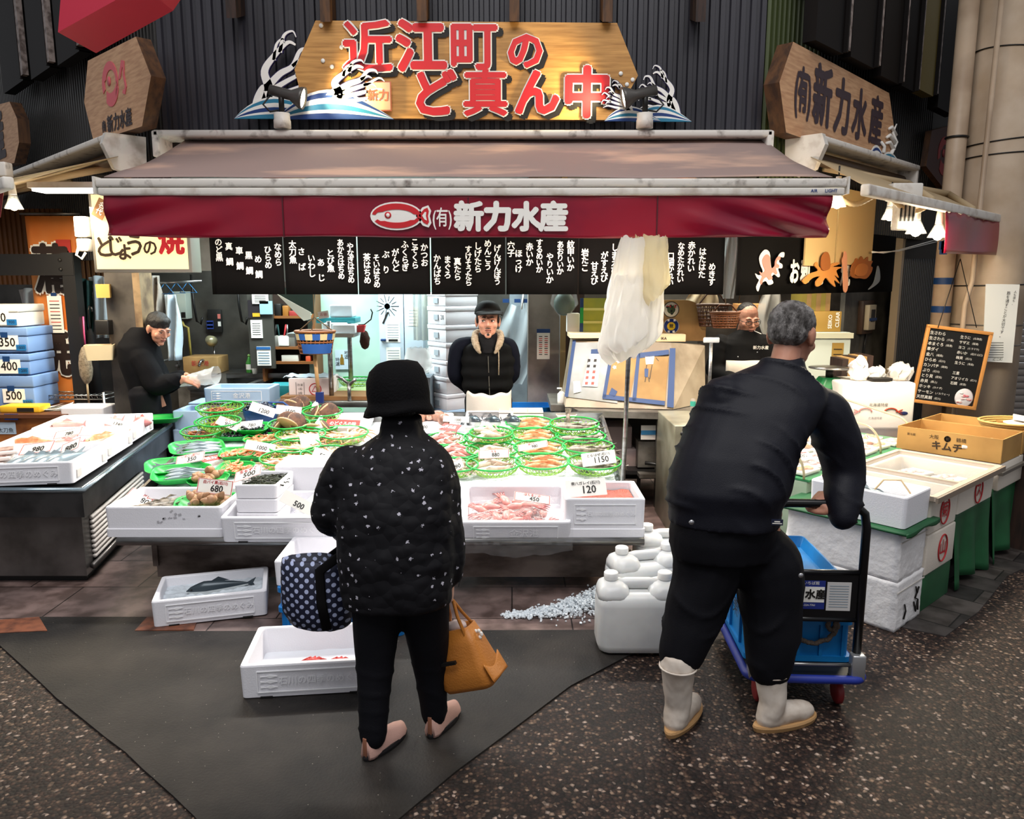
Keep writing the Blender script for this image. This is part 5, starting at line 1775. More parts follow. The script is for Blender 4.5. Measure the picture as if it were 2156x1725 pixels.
hat_m=mat('black_felt_hat','#0b0a0c',0.9,spec=0.15,bump=0.3,bscale=120)
b=MB()
prof=[(0.0,0.112),(0.04,0.111),(0.08,0.1),(0.106,0.072),(0.12,0.03),(0.124,-0.015),(0.119,-0.045),(0.119,-0.055),(0.13,-0.075),(0.137,-0.093),(0.132,-0.095),(0.122,-0.075),(0.108,-0.05),(0.1,0.0),(0.0,0.06)]
HATM=Matrix.Translation(hd+Vector((0.0,-0.005,0.02)))@Matrix.Rotation(R(-10),4,'X')@Matrix.Rotation(R(-4),4,'Y')
b.lathe(prof,hat_m,36,HATM,0.97,1.06)
b.v=[tuple(Vector(v)+Vector((0.011*nz3(v[0]*14,v[1]*14,v[2]*12),0,0.016*nz3(v[0]*9+5,v[1]*9,v[2]*5))))for v in b.v]
wpart('hat',b,W)
b=MB()
b.ell((0,0.03,-0.05),(0.075,0.06,0.055),HAIR_B,14,HM)
wpart('hair',b,W)
def shoe(b,heel,toe,L,m,sole,hgt=0.07):
 d=(toe-heel)
 rz=math.atan2(d.y,d.x)
 M=Matrix.Translation((heel.x,heel.y,0))@Matrix.Rotation(rz,4,'Z')
 loops=[]
 for u,w,h in((0.0,0.022,hgt*1.0),(0.06,0.032,hgt*1.15),(0.25,0.036,hgt*1.05),(0.45,0.038,hgt*0.85),(0.65,0.045,hgt*0.66),(0.85,0.04,hgt*0.52),(0.96,0.026,hgt*0.4),(1.0,0.012,hgt*0.25)):
  loops.append([(u*L,w*math.cos(a)*(1.0 if math.sin(a)<0.3 else 0.85),0.028+max(-0.012,h*math.sin(a)))for a in[2*math.pi*i/14 for i in range(14)]])
 b.loft(loops,m,smooth=True,M=M)
 lo=[]
 for z,g in((0.0,0.0),(0.02,0.004),(0.03,0.002)):
  lo.append([(L*0.5+(L*0.52+g)*math.cos(a),(0.042+g)*math.sin(a)*(1+0.14*math.cos(a)),z)for a in[2*math.pi*i/24 for i in range(24)]])
 b.loft(lo,sole,M=M)
 return M
PINK_SHOE=mat('pink_shoe','#c99f92',0.6,bump=0.2,bscale=300)
SOLE=mat('dark_sole','#171416',0.6)
for heel,toe in((at_z(770,1607),at_z(832,1556)),(at_z(906,1560),at_z(952,1506))):
 b=MB()
 M=shoe(b,heel,toe,0.225,PINK_SHOE,SOLE)
 o=wpart('shoe',b,W)
 b=MB()
 b.box((-0.002,0,0.062),(0.006,0.016,0.075),mat('tan_tab','#8a5a44',0.5),M=M,bev=0.002)
 wpart('heel_tab',b,o)
tan=mat('tan_leather','#b9742e',0.45,bump=0.2,bscale=140,col2='#a86526',scale=5)
hb=J(1000,1440,2.74)
B=thing('handbag','tan leather handbag hanging from the woman\'s right hand','handbag',tuple(hb))
BM=Matrix.Translation(hb)@Matrix.Rotation(R(-22),4,'Z')@Matrix.Rotation(R(-20),4,'Y')
b=MB()
lo=[rrect(0.2,0.13,0.03,0.0,4),rrect(0.225,0.15,0.04,0.02,4),rrect(0.21,0.145,0.035,0.08,4),rrect(0.175,0.11,0.025,0.17,4),rrect(0.145,0.085,0.02,0.235,4),rrect(0.135,0.075,0.018,0.235,4),rrect(0.16,0.09,0.02,0.16,4),rrect(0.18,0.11,0.03,0.03,4)]
b.loft(lo,tan,smooth=True,M=BM)
wpart('body',b,B)
b=MB()
b.sheet(lambda u,v:(0.1175-0.02*v+0.008,-0.066+0.132*u,0.02+(0.075-0.03*math.sin(math.pi*u))*v),10,6,tan,M=BM,thick=0.004)
wpart('side_pocket',b,B)
b=MB()
b.box((-0.03,-0.07,0.14),(0.075,0.012,0.012),black_metal,M=BM@Matrix.Rotation(R(8),4,'X'))
wpart('zip',b,B)
grip=hr+Vector((-0.002,0.0,-0.075))
for yy in(-0.042,0.042):
 b=MB()
 p0,p1=BM@Vector((-0.055,yy,0.215)),BM@Vector((0.055,yy,0.215))
 b.tube([p0+Vector((0,0,-0.06)),p0,p0.lerp(grip,0.5),grip+Vector((-0.012,0,-0.006)),grip+Vector((0,0,0.004)),grip+Vector((0.012,0,-0.006)),p1.lerp(grip,0.5),p1,p1+Vector((0,0,-0.05))],0.0065,tan,8)
 wpart('strap',b,B)
b=MB()
for i in range(7):
 b.ell((0.014*math.cos(i),0.0,0.014*math.sin(i)),(0.008,0.005,0.008),paper,8,BM@Matrix.Translation((0.085,0.0,0.19)))
wpart('charm',b,B)
b=MB()
b.ell((0,0,0.235),(0.05,0.025,0.025),mat('pink_cloth','#d9c6c2',0.7),12,BM)
wpart('handkerchief',b,B)
polka,nt,pb=node_mat('polka_dots')
tc=nn(nt,'ShaderNodeTexCoord')
sx_=nn(nt,'ShaderNodeSeparateXYZ')
cx_=nn(nt,'ShaderNodeCombineXYZ')
mp=nn(nt,'ShaderNodeMapping')
mp.inputs['Rotation'].default_value=(0,0,R(45))
mp.inputs['Scale'].default_value=(36,36,36)
vo=nn(nt,'ShaderNodeTexVoronoi',voronoi_dimensions='2D',Scale=1.0,Randomness=0.0)
nt.links.new(tc.outputs['Object'],sx_.inputs[0])
nt.links.new(sx_.outputs[0],cx_.inputs[0])
nt.links.new(sx_.outputs[2],cx_.inputs[1])
nt.links.new(cx_.outputs[0],mp.inputs[0])
nt.links.new(mp.outputs[0],vo.inputs['Vector'])
lt=nn(nt,'ShaderNodeMath',operation='LESS_THAN')
lt.inputs[1].default_value=0.29
nt.links.new(vo.outputs['Distance'],lt.inputs[0])
mx=nn(nt,'ShaderNodeMix',data_type='RGBA')
mx.inputs[6].default_value=lin('#10152e')
mx.inputs[7].default_value=lin('#aab4d6')
nt.links.new(lt.outputs[0],mx.inputs[0])
nt.links.new(mx.outputs[2],pb.inputs['Base Color'])
pb.inputs['Roughness'].default_value=0.6
pb_=J(672,1318,2.78)
PB=thing('shopping_bag','navy shopping bag with white polka dots on the woman\'s left arm','bag',tuple(pb_))
b=MB()
lo=[]
for z,a,d,ox in((0.0,0.09,0.05,0.02),(0.015,0.115,0.07,0.01),(0.07,0.132,0.085,0.0),(0.16,0.138,0.085,-0.002),(0.24,0.135,0.07,0.0),(0.275,0.13,0.055,0.0),(0.278,0.122,0.048,0.0),(0.2,0.12,0.06,0.0)):
 lp=[]
 for j in range(32):
  w=2*math.pi*j/32
  c_,s_=math.cos(w),math.sin(w)
  dip=-0.03*max(0,c_)**2 if z>0.23 else 0
  lp.append((pb_.x+ox+a*c_+0.006*nz3(c_*3,s_*3,z*14),pb_.y+d*s_+0.012*nz3(c_*4+5,s_*4,z*9),pb_.z+z+dip))
 lo.append(lp)
b.loft(lo,polka,smooth=True)
o=b.build('body')
o.parent=PB
o.matrix_parent_inverse=PB.matrix_basis.inverted()
b=MB()
tp=el+Vector((0.02,0.0,-0.08))
for yy in(-0.075,0.07):
 b=MB()
 b.tube([pb_+Vector((0.05,yy*1.05,0.02)),pb_+Vector((0.035,yy*1.15,0.13)),pb_+Vector((0.03,yy*0.98,0.25)),tp+Vector((0.03,yy*0.9,-0.05)),tp+Vector((0.03,yy*0.9,0.06)),tp+Vector((0.02,0.0,0.165))],0.019,BLACK_C,8,flat=0.2)
 wpart('strap',b,PB)
 # the man in navy workwear and white boots
P=thing('person','grey-haired person in navy workwear and white boots pushing a trolley','person',(0.8,2.8,0.0))
hd=J(1668,706,3.02)
HM=Matrix.Translation(hd)@Matrix.Rotation(R(180-42),4,'Z')@Matrix.Rotation(R(16),4,'X')
b=MB()
head_blob(b,HM,1.08,jaw=1.05,neck=0.1)
s1,s2=J(1520,848,2.98),J(1736,872,2.98)
e1,e2=J(1516,975,3.12),J(1778,996,2.98)
h1,h2=J(1600,1040,3.02),J(1772,1088,2.88)
trunk(b,[(0.83,2.86,0.8,0.17,0.11),(0.85,2.9,1.0,0.17,0.11),(0.95,2.96,1.2,0.19,0.11),(1.0,2.98,1.3,0.17,0.09),(1.05,2.99,1.38,0.07,0.06)])
limb(b,[s1,e1,h1],[0.055,0.045,0.032])
limb(b,[s2,e2,h2],[0.055,0.045,0.032])
hand_blob(b,aim(h2+Vector((-0.02,0.015,0.012)),(-0.45,0.45,0.5),(0,0.6,-0.7)),0.8,-1,1.0)
hand_blob(b,aim(h1+Vector((0.0,-0.02,0.0)),(0.3,-0.6,-0.4),(0,0.2,-1)),0.8,1,1.0)
limb(b,[(0.72,2.87,0.85),J(1465,1290,2.84),J(1424,1420,2.76)],[0.09,0.06,0.05])
limb(b,[(0.95,2.87,0.85),J(1625,1290,2.85),J(1622,1430,2.8)],[0.09,0.06,0.05])
mesh_part(remesh(b,'body',0.007,2,SKIN),'body',P)
face_parts(P,HM,1.08,brow=HAIR_G)
b=MB()
HS=HM@Matrix.Diagonal((1.08,1.08,1.08,1))
b.ell((0,0.022,0.042),(0.0815,0.093,0.08),HAIR_G,26,HS)
b.ell((0,0.048,0.004),(0.0735,0.062,0.06),HAIR_G,22,HS)
mesh_part(remesh(b,'hair',0.005,3,HAIR_G,folds(0.0035,(60,60,40),1.0,0.8)),'hair',P)
b=MB()
trunk(b,[(0.818,2.845,0.835,0.21,0.165),(0.82,2.85,0.86,0.213,0.168),(0.82,2.85,0.9,0.208,0.165),(0.83,2.86,0.97,0.232,0.185),(0.87,2.9,1.1,0.225,0.175),(0.93,2.94,1.2,0.236,0.16),(0.98,2.97,1.29,0.24,0.14),(1.005,2.985,1.35,0.215,0.12),(1.03,2.99,1.395,0.13,0.1),(1.06,2.995,1.43,0.083,0.082),(1.065,3.0,1.455,0.078,0.078)],28,2.5,R(-14))
limb(b,[s1+Vector((0.06,0,0.0)),s1,(s1+e1)/2,e1,(e1+h1)/2,h1],[0.095,0.098,0.09,0.082,0.068,0.055],14)
limb(b,[s2+Vector((-0.06,0,0.02)),s2+Vector((0.0,0,0)),(s2+e2)/2+Vector((0.014,0,0.01)),e2,(e2*0.4+h2*0.6),h2+Vector((0.0,-0.01,0.0))],[0.095,0.098,0.09,0.083,0.074,0.054],14)
cr_=creases(0.02,5.0,0.7,15.0)
mesh_part(remesh(b,'jacket',0.0115,3,NAVY,cr_),'jacket',P)
b=MB()
k1,k2=J(1462,1290,2.83),J(1624,1285,2.85)
a1,a2=J(1430,1392,2.78),J(1622,1405,2.81)
trunk(b,[(0.815,2.85,0.7,0.19,0.15),(0.815,2.85,0.78,0.202,0.157),(0.815,2.85,0.9,0.185,0.145)],24)
limb(b,[(0.72,2.87,0.78),J(1488,1190,2.86),k1,(k1+a1)/2+Vector((0,0,0.01)),a1+Vector((0,0,0.005))],[0.11,0.136,0.117,0.1,0.082],16)
limb(b,[(0.905,2.87,0.78),J(1616,1190,2.87),k2,(k2+a2)/2,a2+Vector((0,0,0.005))],[0.11,0.136,0.118,0.104,0.088],16)
mesh_part(remesh(b,'trousers',0.0115,3,NAVY2,creases(0.024,9.0,-0.5,14.0)),'trousers',P)
b=MB()
for px,py,y in((1456,1100,2.69),(1686,1212,2.74)):
 q=J(px,py,y)
 b=MB()
 b.lathe([(0,0.004),(0.009,0.003),(0.01,0.0)],mat('snap_silver','#b9b9bd',0.3,0.8),12,facing(q))
 wpart('snap_button',b,P)
q=J(1636,1100,2.69)
b=MB()
b.box((0,0,0),(0.042,0.022,0.004),mat('label_navy','#1a2138',0.5),M=facing(q,R(-8)))
b.box((0,-0.004,0.003),(0.034,0.003,0.001),paper,M=facing(q,R(-8)))
b.box((0,0.003,0.003),(0.02,0.004,0.001),paper,M=facing(q,R(-8)))
wpart('waist_label',b,P)
BOOT=mat('white_rubber_boot','#cdc2b6',0.45,col2='#a38f7c',scale=9,detail=6,lo=0.45,hi=0.75)
BSOLE=mat('boot_sole','#b0895c',0.5)
def boot(px_heel,px_toe,top,y_top,L=0.28):
 heel,toe=at_z(*px_heel),at_z(*px_toe)
 d=toe-heel
 rz=math.atan2(d.y,d.x)
 M=Matrix.Translation((heel.x,heel.y,0))@Matrix.Rotation(rz,4,'Z')
 inv=M.inverted()
 tp_=inv@J(*top,y_top)
 b=MB()
 b.v=[]
 c=SKIN
 ank=Vector((0.075,0,0.11))
 limb(b,[(0.06,0,0.06),ank,ank.lerp(tp_,0.5),tp_],[0.048,0.052,0.058,0.069],16)
 limb(b,[(0.05,0,0.045),(0.13,0,0.052),(0.2,0,0.046),(0.245,0,0.042)],[0.045,0.046,0.045,0.036],14)
 b.v=[(v[0],v[1],max(v[2],0.004))for v in b.v]
 me=remesh(b,'boot',0.007,3,BOOT,folds(0.003,(20,20,12),1,0.5))
 o=bpy.data.objects.new('boot',me)
 C.objects.link(o)
 o.parent=P
 o.matrix_parent_inverse=P.matrix_basis.inverted()
 o.matrix_basis=M
 b=MB()
 lo=[]
 for z,g in((0.0,0.0),(0.018,0.006),(0.026,0.003)):
  lo.append([(0.142+(0.146+g)*math.cos(a),(0.048+g)*math.sin(a)*(1+0.1*math.cos(a)),z)for a in[2*math.pi*i/26 for i in range(26)]])
 b.loft(lo,BSOLE)
 b.tube([(tp_.x+0.071*math.cos(a),tp_.y+0.071*math.sin(a),tp_.z-0.01)for a in[2*math.pi*i/24 for i in range(24)]],0.004,BOOT,6,closed=True)
 s_=b.build('sole')
 s_.parent=o
boot((1408,1555),(1462,1492),(1428,1398),2.76)
boot((1590,1540),(1706,1512),(1622,1408),2.81)
# the vendor in a cap behind the table
V=thing('person','vendor in a black cap and fleece-collared vest standing behind the ice, hands behind back','person',(-0.19,6.05,0.0))
Y0=6.05
hd=J(1027,676,Y0-0.04)
HM=Matrix.Translation(hd)@Matrix.Rotation(R(3),4,'Z')
b=MB()
head_blob(b,HM,1.14)
s1,s2=J(966,731,Y0),J(1073,731,Y0)
e1,e2=J(961,790,Y0+0.04),J(1076,788,Y0+0.04)
h1,h2=J(990,822,Y0+0.17),J(1048,820,Y0+0.17)
cx=hd.x
trunk(b,[(cx,Y0,0.7,0.15,0.1),(cx,Y0,1.0,0.15,0.1),(cx,Y0,1.2,0.17,0.09),(cx,Y0,1.28,0.07,0.06)])
for p,q,r in((s1,e1,h1),(s2,e2,h2)):
 limb(b,[p,q,r],[0.05,0.042,0.03])
hand_blob(b,aim(h1,(1,0.1,-0.4),(0,1,0)),0.4,1,0.95)
hand_blob(b,aim(h2,(-1,0.1,-0.4),(0,1,0)),0.4,-1,0.95)
limb(b,[(cx-0.1,Y0,0.75),(cx-0.1,Y0,0.42),(cx-0.1,Y0+0.02,0.08)],[0.085,0.055,0.04])
limb(b,[(cx+0.1,Y0,0.75),(cx+0.1,Y0,0.42),(cx+0.1,Y0+0.02,0.08)],[0.085,0.055,0.04])
mesh_part(remesh(b,'body',0.006,2,SKIN),'body',V)
face_parts(V,HM,1.14,look=(-0.004,0.0))
b=MB()
HS=HM@Matrix.Diagonal((1.14,1.14,1.14,1))
b.tube([(-0.02,-0.0995,-0.047),(0,-0.103,-0.0445),(0.02,-0.0995,-0.047)],[0.002,0.0034,0.002],HAIR_B,6,M=HS)
b.ell((0,-0.088,-0.088),(0.01,0.004,0.008),HAIR_B,8,HS)
wpart('moustache',b,V)
b=MB()
b.ell((0,0.026,0.03),(0.0815,0.084,0.06),HAIR_B,18,HS)
for k in(-1,1):
 b.ell((k*0.072,-0.012,0.012),(0.01,0.02,0.03),HAIR_B,10,HS)
wpart('hair',b,V)
b=MB()
cap_c=mat('black_cap','#10100f',0.8,spec=0.2)
b.lathe([(0.0,0.128),(0.04,0.123),(0.075,0.103),(0.093,0.066),(0.096,0.036),(0.092,0.033),(0.0,0.1)],cap_c,28,HS@Matrix.Translation((0,0.004,0.012))@Matrix.Rotation(R(-5),4,'X'),0.95,1.1)
b.sheet(lambda u,v:(0.094*math.cos(math.pi+math.pi*u)*(1-0.12*v),-0.045-0.05*math.sin(math.pi*u)-0.075*v*math.sin(math.pi*u)**0.6,0.042+0.012*math.sin(math.pi*u)-0.02*v),18,5,cap_c,M=HS@Matrix.Translation((0,0,0.016))@Matrix.Rotation(R(10),4,'Z'),thick=0.005)
wpart('cap',b,V)
b=MB()
for p,q,r in((s1,e1,h1),(s2,e2,h2)):
 k=-1 if p is s1 else 1
 limb(b,[p+Vector((-k*0.09,0,0.03)),p,(p+q)/2+Vector((k*0.014,0,0)),q,(q+r)/2,r],[0.055,0.062,0.066,0.068,0.06,0.05],14)
trunk(b,[(cx,Y0,0.9,0.15,0.11),(cx,Y0,1.2,0.15,0.1)])
mesh_part(remesh(b,'sleeves',0.012,3,mat('navy_sleeve','#080a14',0.85,spec=0.12),creases(0.01,2.0,0.4,22)),'sleeves',V)
b=MB()
trunk(b,[(cx-0.01,Y0,0.865,0.19,0.135),(cx-0.005,Y0,0.93,0.2,0.155),(cx,Y0,1.1,0.212,0.16),(cx,Y0,1.2,0.21,0.14),(cx,Y0,1.25,0.185,0.12),(cx,Y0,1.29,0.14,0.11),(cx,Y0,1.32,0.09,0.085)],26)
mesh_part(remesh(b,'vest',0.012,3,mat('black_puffer','#060606',0.85,spec=0.12),lambda co:0.007*math.sin(co.z*62)+0.004*nz3(co.x*12,co.y*12,co.z*12)),'vest',V)
b=MB()
b.box((0.0,0,0),(0.006,0.3,0.006),mat('zip_grey','#5a564e',0.4,0.5),M=facing((cx+0.01,Y0-0.158,1.03),0)@Matrix.Rotation(R(2),4,'Z'))
wpart('zip',b,V)
fleece=mat('beige_fleece','#a4927a',0.9,bump=1.0,bscale=160,col2='#8a785f',scale=60)
b=MB()
n0=hd+Vector((0,0.02,-0.128))
for k in(-1,1):
 limb(b,[n0+Vector((k*0.03,0.09,0.03)),n0+Vector((k*0.088,0.03,0.03)),n0+Vector((k*0.1,-0.05,-0.01)),n0+Vector((k*0.085,-0.115,-0.06)),n0+Vector((k*0.06,-0.14,-0.11))],[0.022,0.03,0.03,0.026,0.012],10)
mesh_part(remesh(b,'fleece_collar',0.008,2,fleece,folds(0.005,(50,50,50),0,0.4)),'fleece_collar',V)
b=MB()
trunk(b,[(n0.x,n0.y-0.02,n0.z-0.12,0.085,0.1),(n0.x,n0.y-0.02,n0.z-0.05,0.08,0.095),(n0.x,n0.y-0.015,n0.z+0.0,0.074,0.08),(n0.x,n0.y-0.015,n0.z+0.035,0.07,0.077)],20)
mesh_part(remesh(b,'neck_warmer',0.008,2,BLACK_C,folds(0.004,(14,14,40))),'neck_warmer',V)
b=MB()
b.tube([n0+Vector((0.085,-0.12,-0.08)),n0+Vector((0.088,-0.155,-0.16)),n0+Vector((0.087,-0.165,-0.28))],0.004,fleece,6)
wpart('drawstring',b,V)
apron=mat('cream_apron','#cfc6ba',0.6,bump=0.1)
b=MB()
b.sheet(lambda u,v:(cx+0.006+0.19*math.sin((u-0.5)*2.6)*(1-0.05*(1-v)),Y0-0.165*math.cos((u-0.5)*2.4)-0.012-0.012*math.sin(u*16+v*5)*v,0.885-0.56*v+0.03*abs(u-0.5)*(1-v)+0.008*math.sin(u*20)*(1-v)),36,20,apron,thick=0.004)
wpart('apron',b,V)
b=MB()
for k in(-1,1):
 limb(b,[(cx+k*0.085,Y0,0.82),(cx+k*0.1,Y0,0.42),(cx+k*0.1,Y0+0.02,0.06)],[0.11,0.085,0.07],14)
mesh_part(remesh(b,'trousers',0.013,3,NAVY2),'trousers',V)
for k in(-1,1):
 b=MB()
 p=Vector((cx+k*0.1,Y0+0.09,0))
 shoe(b,p,p+Vector((0,-0.25,0)),0.27,BLACK_C,SOLE)
 wpart('boot',b,V)
 # the vendor bagging fish on the left
V=thing('person','dark-haired vendor in black bent over a clear bag by the sink','person',(-2.88,6.42,0.0))
Y0=6.42
hd=J(333,692,Y0)
HM=Matrix.Translation(hd)@Matrix.Rotation(R(58),4,'Z')@Matrix.Rotation(R(24),4,'X')
b=MB()
head_blob(b,HM,1.06,jaw=1.0,neck=0.12)
s1,s2=J(300,752,Y0-0.12),J(312,750,Y0+0.14)
e1,e2=J(330,812,Y0-0.16),J(345,810,Y0+0.12)
h1,h2=J(386,798,Y0-0.14),J(392,792,Y0+0.02)
tx=J(300,800,Y0).x
trunk(b,[(tx+0.06,Y0,0.7,0.11,0.14),(tx,Y0,1.0,0.11,0.15),(tx-0.0,Y0,1.2,0.1,0.16),(tx+0.03,Y0,1.3,0.06,0.07)])
for p,q,r in((s1,e1,h1),(s2,e2,h2)):
 limb(b,[p,q,r],[0.05,0.044,0.033])
hand_blob(b,aim(h1,(1,0.05,-0.25),(0,0.6,-0.6)),0.35,-1,1.0)
hand_blob(b,aim(h2,(1,-0.15,-0.2),(0,-0.6,-0.6)),0.35,1,1.0)
limb(b,[(tx+0.05,Y0-0.1,0.75),(tx+0.06,Y0-0.1,0.42),(tx+0.05,Y0-0.1,0.07)],[0.085,0.06,0.042])
limb(b,[(tx+0.05,Y0+0.1,0.75),(tx+0.06,Y0+0.1,0.42),(tx+0.05,Y0+0.1,0.07)],[0.085,0.06,0.042])
mesh_part(remesh(b,'body',0.006,2,SKIN),'body',V)
face_parts(V,HM,1.06,lids=0.5)
HS=HM@Matrix.Diagonal((1.06,1.06,1.06,1))
b=MB()
b.ell((0,0.018,0.052),(0.083,0.097,0.078),HAIR_B,22,HS)
b.ell((0,0.05,0.012),(0.078,0.066,0.07),HAIR_B,18,HS)
b.ell((0,-0.045,0.085),(0.06,0.045,0.035),HAIR_B,14,HS)
mesh_part(remesh(b,'hair',0.006,2,HAIR_B,folds(0.004,(40,40,40))),'hair',V)
b=MB()
trunk(b,[(tx+0.05,Y0,0.82,0.135,0.18),(tx+0.03,Y0,0.95,0.145,0.19),(tx+0.0,Y0,1.1,0.155,0.2),(tx-0.01,Y0,1.22,0.15,0.19),(tx+0.005,Y0,1.31,0.11,0.14),(tx+0.03,Y0,1.375,0.08,0.085)],26)
for p,q,r in((s1,e1,h1),(s2,e2,h2)):
 limb(b,[p+Vector((-0.02,0,0)),(p+q)/2,q,(q+r)/2,r+Vector((-0.05,0,0))],[0.095,0.092,0.086,0.074,0.056],14)
mesh_part(remesh(b,'jacket',0.012,3,mat('black_work_jacket','#07070b',0.85,spec=0.15),creases(0.012,7.0,0.9,18)),'jacket',V)
b=MB()
for k in(-1,1):
 limb(b,[(tx+0.05,Y0+k*0.09,0.83),(tx+0.08,Y0+k*0.1,0.42),(tx+0.06,Y0+k*0.1,0.05)],[0.125,0.105,0.1],14)
mesh_part(remesh(b,'trousers',0.014,3,NAVY2,creases(0.012,3.0)),'trousers',V)
for k in(-1,1):
 b=MB()
 p=Vector((tx-0.02,Y0+k*0.1,0))
 shoe(b,p,p+Vector((0.25,0,0)),0.27,BLACK_C,SOLE)
 wpart('boot',b,V)
b=MB()
p=J(408,795,Y0-0.08)
b.sheet(lambda u,v:(p.x-0.13+0.32*u,p.y+0.11*math.cos(2*math.pi*v)*(0.4+0.6*u)+0.01*nz3(u*9,v*9),p.z-0.04+0.06*u+0.075*math.sin(2*math.pi*v)*(0.5+0.5*u)+0.012*nz3(u*8+4,v*12)),16,24,mat('bag_film','#e9eef2',0.15,alpha=0.35,spec=0.7))
tag(b.build('plastic_bag'),'clear plastic bag held open in the hands of the vendor by the sink','bag')
# the vendor with glasses behind the man
V=thing('person','balding vendor with glasses in a black jacket looking down behind the counter','person',(2.05,6.95,0.0))
Y0=6.95
hd=J(1574,672,Y0)
HM=Matrix.Translation(hd)@Matrix.Rotation(R(8),4,'Z')@Matrix.Rotation(R(14),4,'X')
b=MB()
head_blob(b,HM,1.2,jaw=1.05)
cx=hd.x-0.04
s1,s2=Vector((cx-0.19,Y0,1.2)),Vector((cx+0.19,Y0,1.2))
e1,e2=Vector((cx-0.25,Y0-0.03,0.95)),Vector((cx+0.25,Y0-0.03,0.95))
h1,h2=Vector((cx-0.12,Y0-0.22,0.9)),Vector((cx+0.12,Y0-0.22,0.9))
trunk(b,[(cx,Y0,0.7,0.15,0.1),(cx,Y0,1.0,0.16,0.11),(cx,Y0,1.2,0.17,0.09),(cx+0.02,Y0,1.28,0.07,0.06)])
for p,q,r in((s1,e1,h1),(s2,e2,h2)):
 limb(b,[p,q,r],[0.05,0.044,0.033])
hand_blob(b,aim(h1,(0.4,-0.8,-0.1),(0.3,0,-1)),0.4,1)
hand_blob(b,aim(h2,(-0.4,-0.8,-0.1),(-0.3,0,-1)),0.4,-1)
for k in(-1,1):
 limb(b,[(cx+k*0.1,Y0,0.75),(cx+k*0.1,Y0,0.42),(cx+k*0.1,Y0+0.02,0.08)],[0.085,0.055,0.04])
mesh_part(remesh(b,'body',0.006,2,SKIN),'body',V)
face_parts(V,HM,1.2,lids=0.6)
HS=HM@Matrix.Diagonal((1.2,1.2,1.2,1))
b=MB()
b.ell((0,0.045,0.028),(0.081,0.07,0.07),HAIR_B,20,HS)
b.ell((0,0.028,0.06),(0.072,0.08,0.06),HAIR_B,20,HS)
mesh_part(remesh(b,'hair',0.006,2,HAIR_B,folds(0.002,(60,60,60))),'hair',V)
b=MB()
for k in(-1,1):
 b.tube([(k*0.032+0.025*math.cos(a),-0.1,-0.002+0.016*math.sin(a))for a in[2*math.pi*i/20 for i in range(20)]],0.0022,ink,6,closed=True,M=HS)
 b.tube([(k*0.057,-0.1,0.003),(k*0.078,-0.06,0.003),(k*0.081,0.01,0.005)],0.0018,ink,5,M=HS)
b.tube([(-0.008,-0.1,0.003),(0,-0.105,0.006),(0.008,-0.1,0.003)],0.0018,ink,5,M=HS)
wpart('glasses',b,V)
b=MB()
b.tube([HS@Vector((0.02,-0.098,-0.062)),HS@Vector((0.06,-0.135,-0.075))],0.004,paper,8)
wpart('cigarette',b,V)
b=MB()
trunk(b,[(cx,Y0,0.85,0.2,0.15),(cx,Y0,1.05,0.21,0.15),(cx,Y0,1.2,0.2,0.125),(cx+0.01,Y0,1.27,0.13,0.1),(cx+0.03,Y0-0.01,1.32,0.075,0.08)],26)
for p,q,r in((s1,e1,h1),(s2,e2,h2)):
 limb(b,[p,(p+q)/2,q,(q+r)/2,r],[0.085,0.082,0.078,0.066,0.052],14)
mesh_part(remesh(b,'jacket',0.013,3,BLACK_C,creases(0.01,1.0,0.7,18)),'jacket',V)
b=MB()
M=facing((cx+0.12,Y0-0.165,1.17))
b.text('新力水産',0.035,paper,M,bold=0.02)
for x,z in((-0.2,-0.08),(-0.03,-0.04),(0.05,-0.1)):
 b.lathe([(0,0.006),(0.006,0.004)],MATS['snap_silver'],10,M@Matrix.Translation((x,z,0)))
wpart('lettering',b,V)
b=MB()
b.sheet(lambda u,v:(cx+0.25*(u-0.5)*1.5,Y0-0.2+0.02*math.cos(u*9),1.06-0.6*v),12,6,apron,thick=0.003)
wpart('apron',b,V)
b=MB()
for k in(-1,1):
 limb(b,[(cx+k*0.085,Y0,0.82),(cx+k*0.1,Y0,0.42),(cx+k*0.1,Y0+0.02,0.05)],[0.11,0.085,0.08],14)
mesh_part(remesh(b,'trousers',0.014,3,NAVY2),'trousers',V)
# a person half hidden at the far left
V=thing('person','person in dark clothes seen from behind between the price boxes and the banner','person',(-4.6,7.3,0.0))
Y0=7.3
hd=J(60,688,Y0)
HM=Matrix.Translation(hd)@Matrix.Rotation(R(200),4,'Z')
cx=hd.x
b=MB()
head_blob(b,HM,1.05)
trunk(b,[(cx,Y0,0.75,0.15,0.1),(cx,Y0,1.0,0.15,0.1),(cx,Y0,1.2,0.17,0.09),(cx,Y0,1.28,0.07,0.06)])
for k in(-1,1):
 limb(b,[(cx+k*0.18,Y0,1.18),(cx+k*0.22,Y0,0.93),(cx+k*0.15,Y0+0.15,0.8)],[0.05,0.044,0.033])
 hand_blob(b,aim((cx+k*0.15,Y0+0.15,0.8),(0,0.8,-0.6),(0,0,-1)),0.4,k)
 limb(b,[(cx+k*0.1,Y0,0.78),(cx+k*0.1,Y0,0.42),(cx+k*0.1,Y0+0.02,0.06)],[0.085,0.055,0.04])
mesh_part(remesh(b,'body',0.008,2,SKIN),'body',V)
HS=HM@Matrix.Diagonal((1.05,1.05,1.05,1))
b=MB()
b.ell((0,0.022,0.045),(0.084,0.096,0.082),HAIR_B,20,HS)
b.ell((0,0.045,-0.01),(0.078,0.068,0.07),HAIR_B,18,HS)
wpart('hair',b,V)
b=MB()
